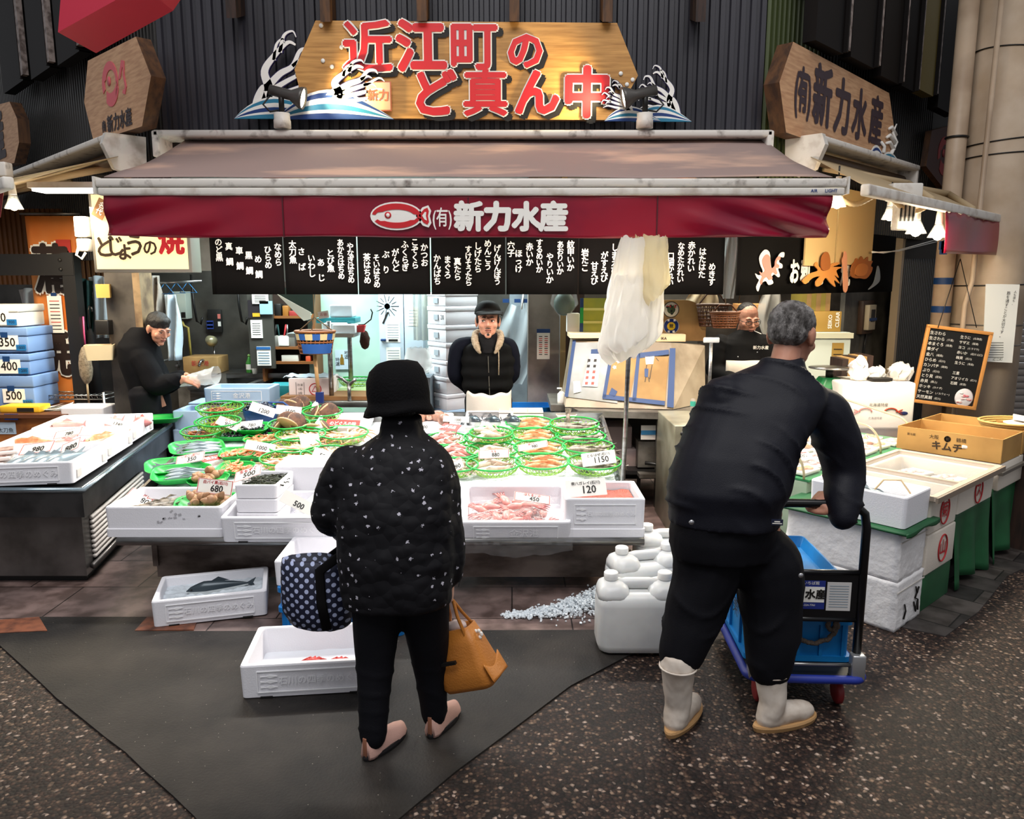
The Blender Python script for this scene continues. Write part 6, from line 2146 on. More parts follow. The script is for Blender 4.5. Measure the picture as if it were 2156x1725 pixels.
trunk(b,[(cx,Y0,0.8,0.18,0.13),(cx,Y0,1.05,0.2,0.14),(cx,Y0,1.2,0.2,0.12),(cx,Y0,1.28,0.12,0.09),(cx,Y0,1.34,0.075,0.075)],24)
for k in(-1,1):
 limb(b,[(cx+k*0.18,Y0,1.19),(cx+k*0.22,Y0,0.93),(cx+k*0.15,Y0+0.13,0.82)],[0.085,0.075,0.055],12)
mesh_part(remesh(b,'jacket',0.014,3,BLACK_C,creases(0.01,1.0)),'jacket',V)
b=MB()
for k in(-1,1):
 limb(b,[(cx+k*0.085,Y0,0.82),(cx+k*0.1,Y0,0.42),(cx+k*0.1,Y0+0.02,0.05)],[0.11,0.085,0.08],14)
mesh_part(remesh(b,'trousers',0.016,3,NAVY2),'trousers',V)
def solid(name,label,cat,b,group=None):
 return tag(b.build(name),label,cat,group)
 # noren curtains
NOREN=mat('black_noren','#0b0908',0.9,spec=0.1)
NW=mat('noren_white','#e8e2d4',0.8)
YN=5.75
SEAMS=(443,598,753,907,1065,1218,1371,1525)
WORDS=[[('のど黒',459,503),('真 鯛',481,512),('車 鯛',503,521),('黒 鯛',523,531),('め 鯛',543,539),('ひらめ',563,519),('なめら',584,513)],[('太刀魚',615,508),('さ ば',634,523),('いわし',655,537),('あ じ',675,546),('とび魚',695,526),('あからはちめ',716,505),('やなぎはちめ',737,513)],[('茶はちめ',772,535),('そいはちめ',792,537),('ぶ り',812,529),('がんど',832,525),('ふくらぎ',852,508),('こぞくら',873,503),('かつお',893,514)],[('かんばち',920,537),('まぐろ',942,540),('真たら',963,544),('すけそうたら',986,519),('しげたら',1006,511),('めんこう',1027,506),('げんげんぼう',1047,517)],[('穴子',1076,510),('ほっけ',1092,527),('赤いか',1115,513),('するめいか',1136,505),('やりいか',1158,534),('あおりいか',1180,509),('紋甲いか',1202,508)],[('岩たこ',1232,525),('甘えび',1252,553),('がすえび',1273,531),('しまえび',1295,514),('ぼたんえび',1317,506)],[('口細かれい',1413,533),('なめたかれい',1435,512),('赤かれい',1457,510),('はたはた',1480,523),('めきす',1500,555)]]
b=MB()
x0,x1=at_y(430,560,YN).x,at_y(1540,560,YN).x
b.tube([(x0,YN,2.2),(x1,YN,2.2)],0.015,tan_trim,8)
solid('curtain_rail','wooden rod behind the crimson valance carrying the black lettered curtains','rod',b)
ORD=('leftmost','second from the left','third from the left','middle','fifth from the left','sixth, partly behind the white bags','rightmost')
for i in range(7):
 xa,xb=at_y(SEAMS[i]+1.2,560,YN).x,at_y(SEAMS[i+1]-1.2,560,YN).x
 zb=at_y(600,620,YN).z
 t=thing('noren_curtain','black curtain panel with white fish names, %s'%ORD[i],'curtain',((xa+xb)/2,YN,2.2),0,'black lettered curtain panels')
 b=MB()
 ph=i*1.7
 b.sheet(lambda u,v:(xa+(xb-xa)*u,YN+0.012*math.sin(u*7+ph)*v,2.215-(2.215-zb)*v),14,4,NOREN,thick=0.002)
 wpart('cloth',b,t)
 b=MB()
 for wd,px,py in WORDS[i]:
  p=at_y(px,py,YN-0.025)
  n=len(wd)
  st=0.92 if n<5 else 0.86
  sz=0.06 if n<=4 else 0.056
  b.text(wd,sz,NW,facing((p.x,YN-0.022,p.z)),bold=0.022,vertical=True,step=st,sx=0.95)
 wpart('lettering',b,t)
def SW(px,py,k=4.05):
 return at_wall(px,py,k,-1)
p0,p1=SW(1552,560),SW(1882,560)
Ms=facing((p0.x,p0.y,0),R(45))
Li=Ms.inverted()
LW=(Vector((p1.x-p0.x,p1.y-p0.y,0))).length
t=thing('curtain','black curtain with a painted squid hanging over the right-hand opening','curtain',(p0.x,p0.y,2.2))
b=MB()
zb=SW(1600,621).z
b.sheet(lambda u,v:(LW*u,2.2-(2.2-zb)*v,0.015*math.sin(u*22)*(0.4+v)),60,4,NOREN,M=Ms,thick=0.002)
wpart('cloth',b,t)
b=MB()
def wallpoly(b,pts,m,z0,z1,k=4.05):
 q=[Li@SW(x,y)for x,y in pts]
 b.prism([(p.x,p.y)for p in q],z0,z1,m,M=Ms)
def spline(pts,closed=True,n=5):
 out=[]
 k=len(pts)
 for i in range(k):
  p0,p1,p2,p3=[Vector((*pts[(i+d)%k],0))for d in(-1,0,1,2)]
  for q in range(n):
   u=q/n
   v=0.5*((2*p1)+(p2-p0)*u+(2*p0-5*p1+4*p2-p3)*u*u+(3*p1-p0-3*p2+p3)*u**3)
   out.append((v.x,v.y))
 return out
SQW,SQP=mat('squid_outline','#efe6dd',0.7),mat('squid_pink','#d08878',0.7)
sq=[(1604,526),(1614,532),(1616,552),(1619,566),(1628,560),(1630,545),(1637,533),(1645,532),(1644,542),(1637,542),(1634,552),(1641,557),(1640,565),(1632,566),(1636,580),(1632,584),(1624,578),(1618,585),(1622,596),(1612,600),(1606,592),(1596,598),(1590,614),(1586,604),(1592,590),(1588,586),(1584,576),(1592,580),(1600,572),(1594,556),(1593,540)]
for m,sh,z in((SQW,1.0,0.022),(SQP,0.72,0.026)):
 cx,cy=1612,562
 wallpoly(b,spline([(cx+(x-cx)*sh,cy+(y-cy)*sh)for x,y in sq],n=3),m,z,z+0.003)
wpart('squid_print',b,t)
b=MB()
for ch,px,py,sz in(('お',1667,576,0.21),('刺',1690,573,0.21),('身',1722,575,0.24),('焼',1775,577,0.26)):
 q=Li@SW(px,py)
 b.text(ch,sz,NW,Ms,bold=0.04,x=q.x,y=q.y,z=0.022,sx=0.85)
wpart('lettering',b,t)
def cutout(name,label,layers,z):
 q=SW(*layers[0][1][0])
 t=thing(name,label,'picture',tuple(q))
 for nm,pts,m,dz in layers:
  b=MB()
  wallpoly(b,spline(pts,n=4),m,z+dz,z+dz+0.008)
  wpart(nm,b,t)
oc1,oc2=mat('octopus_orange','#c9843e',0.6),mat('octopus_brown','#9c5a26',0.6)
cutout('octopus_cutout','cut-out picture of an orange octopus in front of the squid curtain',[('arms',[(1722,570),(1735,556),(1750,553),(1748,558),(1737,562),(1757,563),(1745,570),(1750,585),(1741,580),(1752,597),(1740,590),(1743,604),(1732,596),(1722,585),(1712,600),(1702,603),(1702,592),(1710,582),(1694,586),(1680,598),(1673,593),(1676,588),(1690,576),(1706,570),(1699,560),(1704,552),(1708,562)],oc1,0),('head',[(1712,568),(1711,545),(1717,533),(1724,532),(1729,545),(1728,566)],oc2,0.01)],0.06)
cutout('prawn_cutout','narrow cut-out picture of a prawn hanging beside the octopus',[('body',[(1758,530),(1762,536),(1763,560),(1765,600),(1761,615),(1756,610),(1755,570),(1753,548),(1756,540)],mat('prawn_pink','#d2906c',0.6),0)],0.08)
cutout('crab_cutout','cut-out picture of a brown spiky shell right of the octopus',[('shell',[(1776,580),(1778,560),(1784,552),(1788,544),(1793,548),(1798,540),(1804,547),(1812,541),(1813,550),(1822,550),(1818,560),(1822,564),(1818,576),(1808,587),(1795,586),(1785,586)],oc2,0),('highlight',[(1783,578),(1788,560),(1800,555),(1810,562),(1806,577),(1795,582)],mat('octopus_mid','#b06a30',0.6),0.009)],0.06)
cutout('fish_cutout','slim silver fish picture at the right end of the squid curtain',[('body',[(1838,560),(1842,572),(1842,590),(1834,600),(1818,610),(1829,596),(1834,578)],mat('silver_paint','#8e9293',0.4,0.3),0)],0.04)
BEI=mat('beige_board','#c9ab74',0.7)
for(a,c,y0,y1,lab)in((1690,1754,405,562,'tall beige board hanging behind the octopus picture'),(1757,1834,408,560,'lit beige board hanging right of the octopus picture')):
 q0,q1,q2=Li@SW(a,y0),Li@SW(c,y0),Li@SW(c,y1)
 b=MB()
 b.box(((q0.x+q1.x)/2,(2.55+q2.y)/2,0.045),(abs(q1.x-q0.x),abs(2.55-q2.y),0.012),BEI,M=Ms)
 solid('hanging_board',lab,'board',b)
 # pole with plastic bags
pp=at_y(1316,1003,4.42)
t=thing('display_pole','slim steel pole rising from the right end of the ice','pole',(0.67,4.5,0.46))
b=MB()
b.tube([(0.67,4.5,0.45),(0.70,4.5,1.94)],0.014,steel,12)
wpart('pole',b,t)
b=MB()
b.box((0.67,4.5,0.47),(0.07,0.07,0.04),steel,bev=0.005)
wpart('base',b,t)
def film_mat(name,col,clearness=0.15):
 m,nt,pb=node_mat(name)
 out=nt.nodes['Material Output']
 pb.inputs['Base Color'].default_value=lin(col)
 pb.inputs['Roughness'].default_value=0.3
 tl=nn(nt,'ShaderNodeBsdfTranslucent')
 tl.inputs['Color'].default_value=lin(col)
 tr=nn(nt,'ShaderNodeBsdfTransparent')
 m1,m2=nn(nt,'ShaderNodeMixShader'),nn(nt,'ShaderNodeMixShader')
 m1.inputs[0].default_value,m2.inputs[0].default_value=0.5,clearness
 nt.links.new(pb.outputs[0],m1.inputs[1])
 nt.links.new(tl.outputs[0],m1.inputs[2])
 nt.links.new(m1.outputs[0],m2.inputs[1])
 nt.links.new(tr.outputs[0],m2.inputs[2])
 nt.links.new(m2.outputs[0],out.inputs['Surface'])
 return m
bagm=film_mat('white_bag_film','#f8f6f2',0.06)
c_=at_y(1338,640,4.4)
def bagfn(w0,w1,h,dep,seed,cx,cz,lean=0.0):
 def f(u,v):
  a=2*math.pi*u
  w=w0+(w1-w0)*(v**0.7)
  if v>0.86:
   w*=1-0.45*((v-0.86)/0.14)**2
  r=1+0.2*nz3(math.cos(a)*2.2+seed,math.sin(a)*2.2,v*2.0)+0.16*abs(nz3(math.cos(a)*4+seed,math.sin(a)*4,v*1.5))+0.07*nz3(math.cos(a)*9+seed,math.sin(a)*9,v*7)
  return(cx+lean*v+w*r*math.cos(a),4.4+dep*r*math.sin(a)*(0.5+0.5*v),cz-h*v+0.05*math.cos(a)*v+0.03*nz3(math.cos(a)*3+seed,math.sin(a)*3))
 return f
b=MB()
b.sheet(bagfn(0.12,0.17,0.66,0.1,2.0,c_.x+0.03,1.99,-0.06),90,44,bagm)
o=solid('bag_bundle','bundle of white plastic bags hanging on the steel pole over the fish','bags',b)
b=MB()
b.sheet(bagfn(0.08,0.09,0.34,0.12,9.0,c_.x+0.08,2.0,0.02),60,24,film_mat('yellowish_film','#efe3bd',0.2))
wpart('folded_bag',b,o)
b=MB()
b.sheet(bagfn(0.1,0.15,0.4,0.13,14.0,c_.x-0.02,1.78,-0.03),70,30,bagm)
wpart('folded_bag',b,o)
# lamps
def bulb(loc,label,r=0.055,clear_glass=True,power=6,col=(1.0,0.85,0.6)):
 t=thing('hanging_lamp',label,'lamp',loc,0,'bulb lamps under the awnings')
 b=MB()
 b.lathe([(0.018,0.2),(0.022,0.16),(0.026,0.1),(0.0,0.1)],white_paint,14)
 b.tube([(0,0,0.2),(0,0,0.27)],0.006,black_metal,6)
 b.build('socket',t)
 b=MB()
 b.lathe([(0.026,0.1),(r*0.6,0.06),(r,0.0),(r*0.97,0.0),(r*0.55,0.055),(0.02,0.095)],clear if clear_glass else white_paint,18,cap=False)
 b.build('shade',t)
 b=MB()
 b.ell((0,0,0.03),(r*0.55,r*0.55,r*0.7),lamp_glow,12)
 b.build('bulb',t)
 point('lamp_light',(loc[0],loc[1],loc[2]-0.03),power,col,0.04)
for px,py,y,lab in((1928,492,5.85,'largest glowing bulb lamp under the right awning'),(1974,500,6.0,'bulb lamp hanging against the short right valance'),(1873,462,5.9,'bulb lamp left of the floodlight under the right awning'),(1762,436,5.35,'bulb lamp just past the right end of the crimson valance'),(30,440,5.6,'clear bulb lamp under the left awning'),(1366,470,4.79,'bulb lamp hidden behind the crimson valance over the white bags')):
 bulb(tuple(at_y(px,py,y)),lab,0.075 if px in(1928,1974)else 0.06,True,32 if px==1366 else 9 if px in(1928,1974)else 4)
b=MB()
q=at_y(1902,455,5.75)
b.box((q.x,q.y,q.z),(0.13,0.1,0.2),white_paint,bev=0.01,M=Matrix.Identity(4))
for i in range(4):
 b.box((q.x-0.045+i*0.03,q.y-0.052,q.z+0.02),(0.01,0.01,0.12),black_metal)
b.box((q.x+0.0,q.y+0.02,q.z+0.17),(0.22,0.12,0.12),white_paint,bev=0.01)
solid('floodlight','square white floodlight fitting with ribs under the right awning','lamp',b)
b=MB()
pts=[]
for i in range(60):
 u=i/59
 px,py=1765+215*u,412+14*math.sin(u*11)+28*u
 pts.append(at_y(px,py,5.4+0.5*u))
b.tube(pts,[0.016+0.004*(i%2)for i in range(60)],mat('conduit_beige','#b39b78',0.5),8)
solid('flexible_conduit','wavy ribbed beige conduit under the right awning','conduit',b)
b=MB()
q=at_y(150,402,5.6)
b.box((q.x,q.y,q.z+0.03),(0.5,0.2,0.04),white_paint,M=Matrix.Identity(4))
b.box((q.x,q.y,q.z+0.0),(0.46,0.16,0.02),tube_glow)
solid('ceiling_lamp','bright flat light fitting under the left awning','lamp',b)
for x,lab in((-1.45,'left tube light behind the crimson valance'),(0.75,'right tube light behind the crimson valance')):
 t=thing('tube_light',lab,'lamp',(x,4.95,2.3),0,'tube lights under the front awning')
 MB().box((0,0,0),(1.25,0.09,0.04),white_paint).build('housing',t)
 MB().tube([(-0.58,0,-0.03),(0.58,0,-0.03)],0.014,tube_glow,10).build('tube',t)
b=MB()
pts=[SW(1836,530,3.9),SW(1860,533,3.9),SW(1892,527,3.9),SW(1935,515,3.9),SW(1978,503,3.9)]
b.tube(pts,0.006,paper,6)
b.tube([SW(1836,532,3.9),SW(1892,529,3.9),SW(1980,507,3.9)],0.005,paper,6)
solid('string_line','white cords strung from the beige board to the drain pipe','cord',b)
q=at_y(1988,525,6.6)
b=MB()
for i in range(7):
 b.box((q.x+rnd.uniform(-0.04,0.04),q.y,q.z+rnd.uniform(-0.05,0.05)),(0.05,0.03,0.07),blue_tape,M=Matrix.Identity(4))
solid('blue_clips','clump of blue clips under the short right valance','clips',b)
for y_,tl,lab in((592,10,'blue tape wound round the drain pipe, upper band'),(652,-4,'blue tape band on the drain pipe just above the blackboard')):
 z=at_y(1975,y_,7.05).z
 b=MB()
 b.lathe([(0.085,z-0.03),(0.085,z+0.03)],blue_tape,20,Matrix.Translation((3.98,7.15,0)),cap=False)
 solid('tape_band',lab,'tape',b)
 # left stall
b=MB()
q=at_y(140,872,6.3)
cabinet_m=mat('amber_wood','#a8642a',0.5,col2='#6e3c18',scale=6,detail=7,lo=0.45,hi=0.75)
t=thing('wooden_cabinet','amber wooden cabinet at the far left with papers on top','cabinet',(q.x-0.6,6.55,0))
b.box((q.x-0.6,6.6,0.31),(1.2,0.6,0.62),cabinet_m)
wpart('body',b,t)
b=MB()
b.box((q.x-0.6,6.58,0.645),(1.24,0.66,0.03),mat('dark_top','#5a3520',0.5))
wpart('top',b,t)
b=MB()
p=at_y(12,902,6.295)
b.box((0,0,0),(0.17,0.1,0.003),mat('label_blue_white','#b9cfe0',0.5),M=facing(p))
b.text('太刀魚',0.045,ink,facing(p),z=0.003,y=-0.02)
wpart('label',b,t)
PB_=mat('price_foam_blue','#6f8fc0',0.6,bump=0.1,bscale=150)
PB_W=mat('price_foam_white','#e4e2da',0.6,bump=0.1,bscale=150)
for i,(xr,y0,y1,num,m,lab)in enumerate(((70,838,791,'500',PB_,'bottom blue foam box of the price stack, marked 500'),(62,790,745,'400',PB_,'blue foam box marked 400 in the price stack'),(58,743,689,'350',PB_,'blue foam box marked 350 in the price stack'),(38,688,641,'250',PB_W,'white foam box on top of the price stack, number partly out of view'))):
 pr,pt=at_y(xr,y0,6.5),at_y(xr,y1,6.5)
 zb,zt=pr.z,pt.z
 if i==0:
  zb=0.662
 t=thing('price_box',lab,'box',(pr.x-0.26,6.7,zb),0,'stacked price boxes')
 h=zt-zb-0.002
 b=MB()
 b.box((0,0,h*0.32),(0.52,0.36,h*0.64),m,bev=0.008)
 b.build('body',t)
 b=MB()
 b.box((0,0,h*0.82),(0.535,0.375,h*0.34),m,bev=0.01)
 b.build('lid',t)
 b=MB()
 M=facing((0.09,-0.19,h*0.4))
 b.box((0,0,0),(0.19,0.12,0.003),paper,M=M)
 b.text(num,0.105,ink,M,bold=0.01,z=0.003,sx=0.9)
 b.box((-0.02,0.065,0.002),(0.06,0.045,0.003),blue_tape,M=M)
 b.build('price_card',t)
 b=MB()
 M=facing((0.205,-0.192,h*0.2))
 b.box((0,0,0),(0.085,0.05,0.003),mat('blue_card','#1c6aa8',0.5),M=M)
 b.text({'500':'1500','400':'1200','350':'1000','250':'900'}[num],0.035,ink,M,z=0.003)
 b.build('small_card',t)
b=MB()
q=at_y(50,855,6.4)
b.box((q.x,6.42,0.69),(0.34,0.16,0.06),mat('yellow_box','#e2b32a',0.45),bev=0.01)
b.box((q.x+0.05,6.338,0.685),(0.14,0.004,0.035),ink)
solid('yellow_case','yellow case with a dark panel on the amber cabinet','case',b)
for i,(px,py,w,h,rz,m,lab)in enumerate(((110,862,0.28,0.18,0.2,paper,'loose sheets of paper at the right end of the amber cabinet'),(60,868,0.32,0.14,-0.1,paper,'white papers at the front edge of the amber cabinet'))):
 q=at_z(px,py,0.67)
 b=MB()
 for k in range(4):
  b.sheet(lambda u,v:((u-0.5)*w,(v-0.5)*h,0.004*k+0.03*max(0,u-0.6)**1.5*(k+1)),8,4,m,M=Matrix.Translation((q.x,6.5,0.665))@Matrix.Rotation(rz+0.08*k,4,'Z'))
 solid('papers',lab,'papers',b)
b=MB()
q=at_y(22,878,6.25)
b.box((q.x,6.262,0.64),(0.11,0.012,0.05),mat('navy_clip','#18306e',0.4))
solid('navy_clip','dark blue clip on the front edge of the amber cabinet','clip',b)
t=thing('steel_gantry','black steel post and beam of the neighbouring stall on the left','frame',(at_y(152,860,6.85).x,6.85,0))
xp=at_y(150,560,6.85).x
b=MB()
b.box((xp,6.85,1.0),(0.11,0.11,2.0),black_metal)
wpart('post',b,t)
b=MB()
zt,z_b=at_y(60,535,6.8).z,at_y(60,580,6.8).z
b.box((xp-0.55,6.84,(zt+z_b)/2),(1.2,0.1,zt-z_b),black_metal)
for dz in(-0.04,0.04):
 b.lathe([(0,0.012),(0.015,0.01),(0.016,0)],black_metal,10,facing((xp-0.06,6.79,(zt+z_b)/2+dz)))
wpart('beam',b,t)
YB=7.1
p0,p1,p2=at_y(52,455,YB),at_y(152,455,YB),at_y(100,865,YB)
t=thing('banner','tall orange banner with big black brush lettering beside the price boxes','banner',(p0.x+0.22,YB,0.6))
BW=p1.x-p0.x+0.03
b=MB()
b.sheet(lambda u,v:(p0.x+BW*u,YB+0.012*math.sin(u*5+v*3),p0.z-(p0.z-p2.z+0.1)*v),10,20,mat('orange_banner','#d9772c',0.6,col2='#e3a060',scale=1.2),thick=0.003)
wpart('cloth',b,t)
b=MB()
for ch,px,py in(('蒲',108,574),('焼',112,748)):
 q=at_y(px,py,YB-0.04)
 for m,bo,dz in((SIGN_WHITE,0.075,0.0),(mat('banner_ink','#2a1c18',0.6),0.035,0.006)):
  b.text(ch,0.46,m,facing((q.x,YB-0.03,q.z)),bold=bo,z=dz,sx=0.72)
wpart('lettering',b,t)
b=MB()
q=at_y(136,545,YB-0.03)
b.box((0,0,0),(0.13,0.34,0.004),mat('banner_red','#b8342c',0.6),M=facing(q))
b.text('名物',0.1,SIGN_WHITE,facing(q+Vector((0,0,0.1))),vertical=True,bold=0.03,z=0.004)
wpart('red_panel',b,t)
b=MB()
q=at_y(117,662,YB-0.05)
b.box((0,0,0),(0.13,0.34,0.003),paper,M=facing(q))
b.box((0,0.18,0.002),(0.05,0.03,0.003),blue_tape,M=facing(q))
for k in range(9):
 b.box((0.0,0.12-0.032*k,0.0025),(0.09,0.008,0.001),ink if k%3 else PINKISH,M=facing(q))
wpart('notice',b,t)
b=MB()
b.tube([(p0.x-0.04,YB,p0.z+0.02),(p1.x+0.08,YB,p0.z+0.02)],0.012,steel,8)
wpart('rod',b,t)
t=thing('wire_rack','chrome wire rack in front of the orange banner','rack',(at_y(150,860,6.75).x,6.75,0.0))
za=at_y(150,832,6.75).z
xa,xb=at_y(72,835,6.75).x,at_y(222,835,6.75).x
b=MB()
for z in(za,za-0.035):
 b.tube([(xa,6.72,z),(xb,6.72,z),(xb,6.95,z),(xa,6.95,z)],0.006,steel,6,closed=True)
for k in range(14):
 x=xa+(xb-xa)*k/14
 b.tube([(x,6.72,za-0.035),(x+(xb-xa)/28,6.72,za),(x+(xb-xa)/14,6.72,za-0.035)],0.003,steel,5)
 b.tube([(x,6.72,za),(x,6.95,za)],0.003,steel,5)
wpart('shelf',b,t)
for x,y in((xb,6.72),(xb,6.95),(xa,6.72),(xa,6.95)):
 b=MB()
 b.tube([(x,y,0),(x,y,za+0.03)],0.013,steel,8)
 wpart('post',b,t)
b=MB()
p=at_y(180,770,6.7)
b.ell((p.x,6.7,p.z),(0.055,0.05,0.17),mat('dust_mop','#8d7f6c',0.95,col2='#6a5d4c',scale=40,bump=1.0,bscale=120),16)
b.v=[tuple(Vector(v)+Vector((0.016*nz3(v[0]*40,v[2]*40),0.01*nz3(v[2]*40),0.0)))for v in b.v]
b.tube([(p.x,6.7,p.z-0.35),(p.x,6.7,p.z-0.1)],0.01,tan_trim,6)
solid('dust_mop','shaggy grey-brown dust mop standing by the cream basket','mop',b)
cream_b=mat('cream_basket','#d8c6a0',0.5)
p=at_y(218,740,6.36)
b=MB()
b.loft([rrect(0.19,0.12,0.012,0),rrect(0.22,0.15,0.012,0.125),rrect(0.205,0.135,0.012,0.125),rrect(0.18,0.11,0.01,0.01)],cream_b)
b.box((0.08,0.03,0.08),(0.02,0.1,0.02),cream_b)
o=b.build('wall_basket')
o.location=(p.x,6.31,p.z-0.065)
o.rotation_euler=(0,0,R(20))
tag(o,'cream plastic basket fixed to the pillar beside the dust mop','basket')
p=at_y(221,614,6.35)
b=MB()
b.loft([rrect(0.1,0.09,0.006,0),rrect(0.105,0.095,0.006,0.11),rrect(0.095,0.085,0.006,0.11),rrect(0.09,0.08,0.006,0.01)],mat('tan_mesh','#c39a52',0.5))
o=b.build('wall_basket')
o.location=(p.x,6.33,p.z-0.05)
o.rotation_euler=(0,0,R(20))
tag(o,'small tan mesh basket high on the pillar','basket')
b=MB()
p=at_y(222,689,6.38)
b.box((p.x,6.36,p.z),(0.11,0.08,0.12),black_metal,bev=0.006)
solid('wall_box','black box fixed to the pillar above the cream basket','box',b)
p=at_y(192,720,6.9)
t=thing('umbrella','folded black umbrella hanging point down behind the dust mop','umbrella',tuple(p))
b=MB()
b.lathe([(0.012,0.12),(0.03,0.05),(0.05,-0.25),(0.065,-0.55),(0.0,-0.6)],BLACK_C,10,Matrix.Translation(p))
wpart('canopy',b,t)
b=MB()
b.tube([p+Vector((0,0,0.1)),p+Vector((0,0,0.28)),p+Vector((0.01,0,0.32)),p+Vector((0.03,0,0.31)),p+Vector((0.035,0,0.27))],0.008,black_metal,8)
wpart('handle',b,t)
b=MB()
p=at_y(177,700,6.85)
b.tube([p+Vector((0.005,0,0.14)),p+Vector((0,0,0)),p+Vector((0.0,0,-0.12))],0.008,mat('pink_cord','#c8507c',0.5),6)
solid('pink_strap','pink strap hanging beside the black umbrella','strap',b)
for px,py,w,h,m,lab in((70,660,0.24,0.5,milky,'white plastic bag hanging left of the orange banner'),(215,645,0.22,0.6,mat('pale_blue_film','#c3d2de',0.4,alpha=0.8),'pale blue plastic sheet hanging left of the pillar'),(182,640,0.14,0.5,mat('dark_teal_cloth','#123a38',0.7),'dark teal cloth hanging right of the orange banner')):
 p=at_y(px,py,7.6)
 b=MB()
 b.sheet(lambda u,v:(p.x+(u-0.5)*w*(1-0.25*v),7.6+0.03*math.sin(u*14+v*3),p.z+h/2-h*v-0.05*abs(u-0.4)),16,10,m,thick=0.003)
 solid('hanging_bag',lab,'bag',b)
YS=5.86
t=thing('lit_sign','cream lit sign box with brush lettering under the left end of the front awning','sign',tuple(at_y(290,570,YS)))
a,c,d=at_y(192,410,YS),at_y(387,410,YS),at_y(387,567,YS)
b=MB()
b.box(((a.x+c.x)/2,YS+0.09,(a.z+d.z)/2),(c.x-a.x+0.05,0.18,a.z-d.z+0.05),mat('sign_box_grey','#8d867c',0.45,0.3),bev=0.006)
wpart('case',b,t)
b=MB()
b.box(((a.x+c.x)/2,YS-0.004,(a.z+d.z)/2),(c.x-a.x,0.008,a.z-d.z),mat('lit_cream','#f5deA6',0.4,emit=0.55))
wpart('panel',b,t)
b=MB()
bi=mat('brush_brown','#3a2712',0.5)
for ch,px,py,sz in(('ど',222,523,0.17),('じ',245,521,0.17),('ょ',265,530,0.16),('う',286,520,0.18),('の',318,524,0.13)):
 q=at_y(px,py,YS)
 b.text(ch,sz,bi,facing((q.x,YS-0.012,q.z)),bold=0.025,sx=0.9,z=0.001)
q=at_y(362,508,YS)
b.text('焼',0.24,SIGN_RED,facing((q.x,YS-0.012,q.z)),bold=0.035,z=0.001,sx=0.8)
wpart('lettering',b,t)
b=MB()
q0=at_y(212,440,YS-0.02)
b.box((0,0,0),(0.09,0.14,0.004),mat('brown_plate','#9c6a3a',0.5),M=facing(q0)@Matrix.Rotation(R(-30),4,'Z'))
b.text('名代',0.05,SIGN_WHITE,facing(q0)@Matrix.Rotation(R(-30),4,'Z'),z=0.004,vertical=True,y=0.05,bold=0.02)
wpart('corner_plate',b,t)
b=MB()
q=at_y(415,535,6.2)
b.box((q.x,6.25,q.z+0.05),(0.24,0.16,0.36),mat('duct_grey','#a8a69f',0.5,0.3,col2='#8a877f',scale=5),bev=0.006)
solid('metal_duct','plain grey metal casing between the lit sign and the curtains','casing',b)
b=MB()
q=at_y(175,478,6.2)
b.box((q.x,6.2,q.z),(0.1,0.09,0.16),white_paint,bev=0.01)
b.box((q.x,6.2,q.z-0.14),(0.09,0.08,0.1),white_paint,bev=0.01)
b.tube([q+Vector((-0.02,-0.05,-0.15)),q+Vector((-0.04,-0.06,-0.22)),q+Vector((0.0,-0.06,-0.25)),q+Vector((0.03,-0.05,-0.2))],0.01,white_paint,8)
solid('junction_box','white junction boxes with a curled cable left of the lit sign','junction box',b)
b=MB()
corrugated(b,1.4,0,0.75,0.05,0.02,mat('lit_brown_cladding','#6b4526',0.5),facing((at_y(-60,520,7.9).x,7.9,1.72)))  # lit copy of the dark wall cladding, lamp light put into its brown
struct('wall_cladding',b)
b=MB()
q=at_y(270,858,6.75)
b.box((q.x-0.05,6.75,0.3),(0.24,0.05,0.62),mat('board_tan','#9a6a38',0.6))
solid('wooden_board','wooden board leaning behind the left counter by the pillar','board',b)
p=at_z(180,875,0.73)
b=foam_mesh(0.36,0.26,0.08,notch=False)
o=b.build('foam_tray')
o.location=(at_y(180,870,6.35).x,6.42,0.63)
tag(o,'white foam tray behind the far box of the steel counter','tray')
b=MB()
b.box((at_y(180,870,6.35).x,6.42,0.3),(0.5,0.34,0.6),concrete)
solid('plinth','low grey stand behind the steel counter','stand',b)
# inside the shop, left: sink, shelves, hanging things
def boxed(name,label,cat,px0,px1,py0,py1,y,dep,m,bev=0.006,group=None,rz=0.0,to_floor=False,extra=None):
 a,c=at_y(px0,py0,y),at_y(px1,py1,y)
 z0=0.0 if to_floor else c.z
 b=MB()
 M=Matrix.Translation(((a.x+c.x)/2,y,z0))@Matrix.Rotation(rz,4,'Z')
 b.box((0,dep/2,(a.z-z0)/2),(abs(c.x-a.x),dep,a.z-z0),m,bev=bev,M=M)
 if extra:
  extra(b,M,abs(c.x-a.x),a.z-z0)
 return solid(name,label,cat,b,group)
t=thing('sink_unit','stainless sink unit behind the vendor bagging fish','sink',(-2.55,7.5,0))
zt=at_y(460,812,7.25).z
xa,xb=at_y(398,812,7.25).x,at_y(523,812,7.25).x
b=MB()
b.loft([rrect(xb-xa,0.8,0.01,0.1,4,(xa+xb)/2,7.65),rrect(xb-xa,0.8,0.01,zt,4,(xa+xb)/2,7.65),rrect(xb-xa-0.12,0.66,0.01,zt,4,(xa+xb)/2,7.65),rrect(xb-xa-0.16,0.6,0.01,zt-0.22,4,(xa+xb)/2,7.65)],steel)
b.box(((xa+xb)/2,7.245,zt-0.02),(xb-xa+0.02,0.02,0.05),steel)
wpart('basin',b,t)
for x in(xa+0.05,xb-0.05):
 b=MB()
 b.tube([(x,7.3,0),(x,7.3,0.12)],0.02,steel,8)
 wpart('leg',b,t)
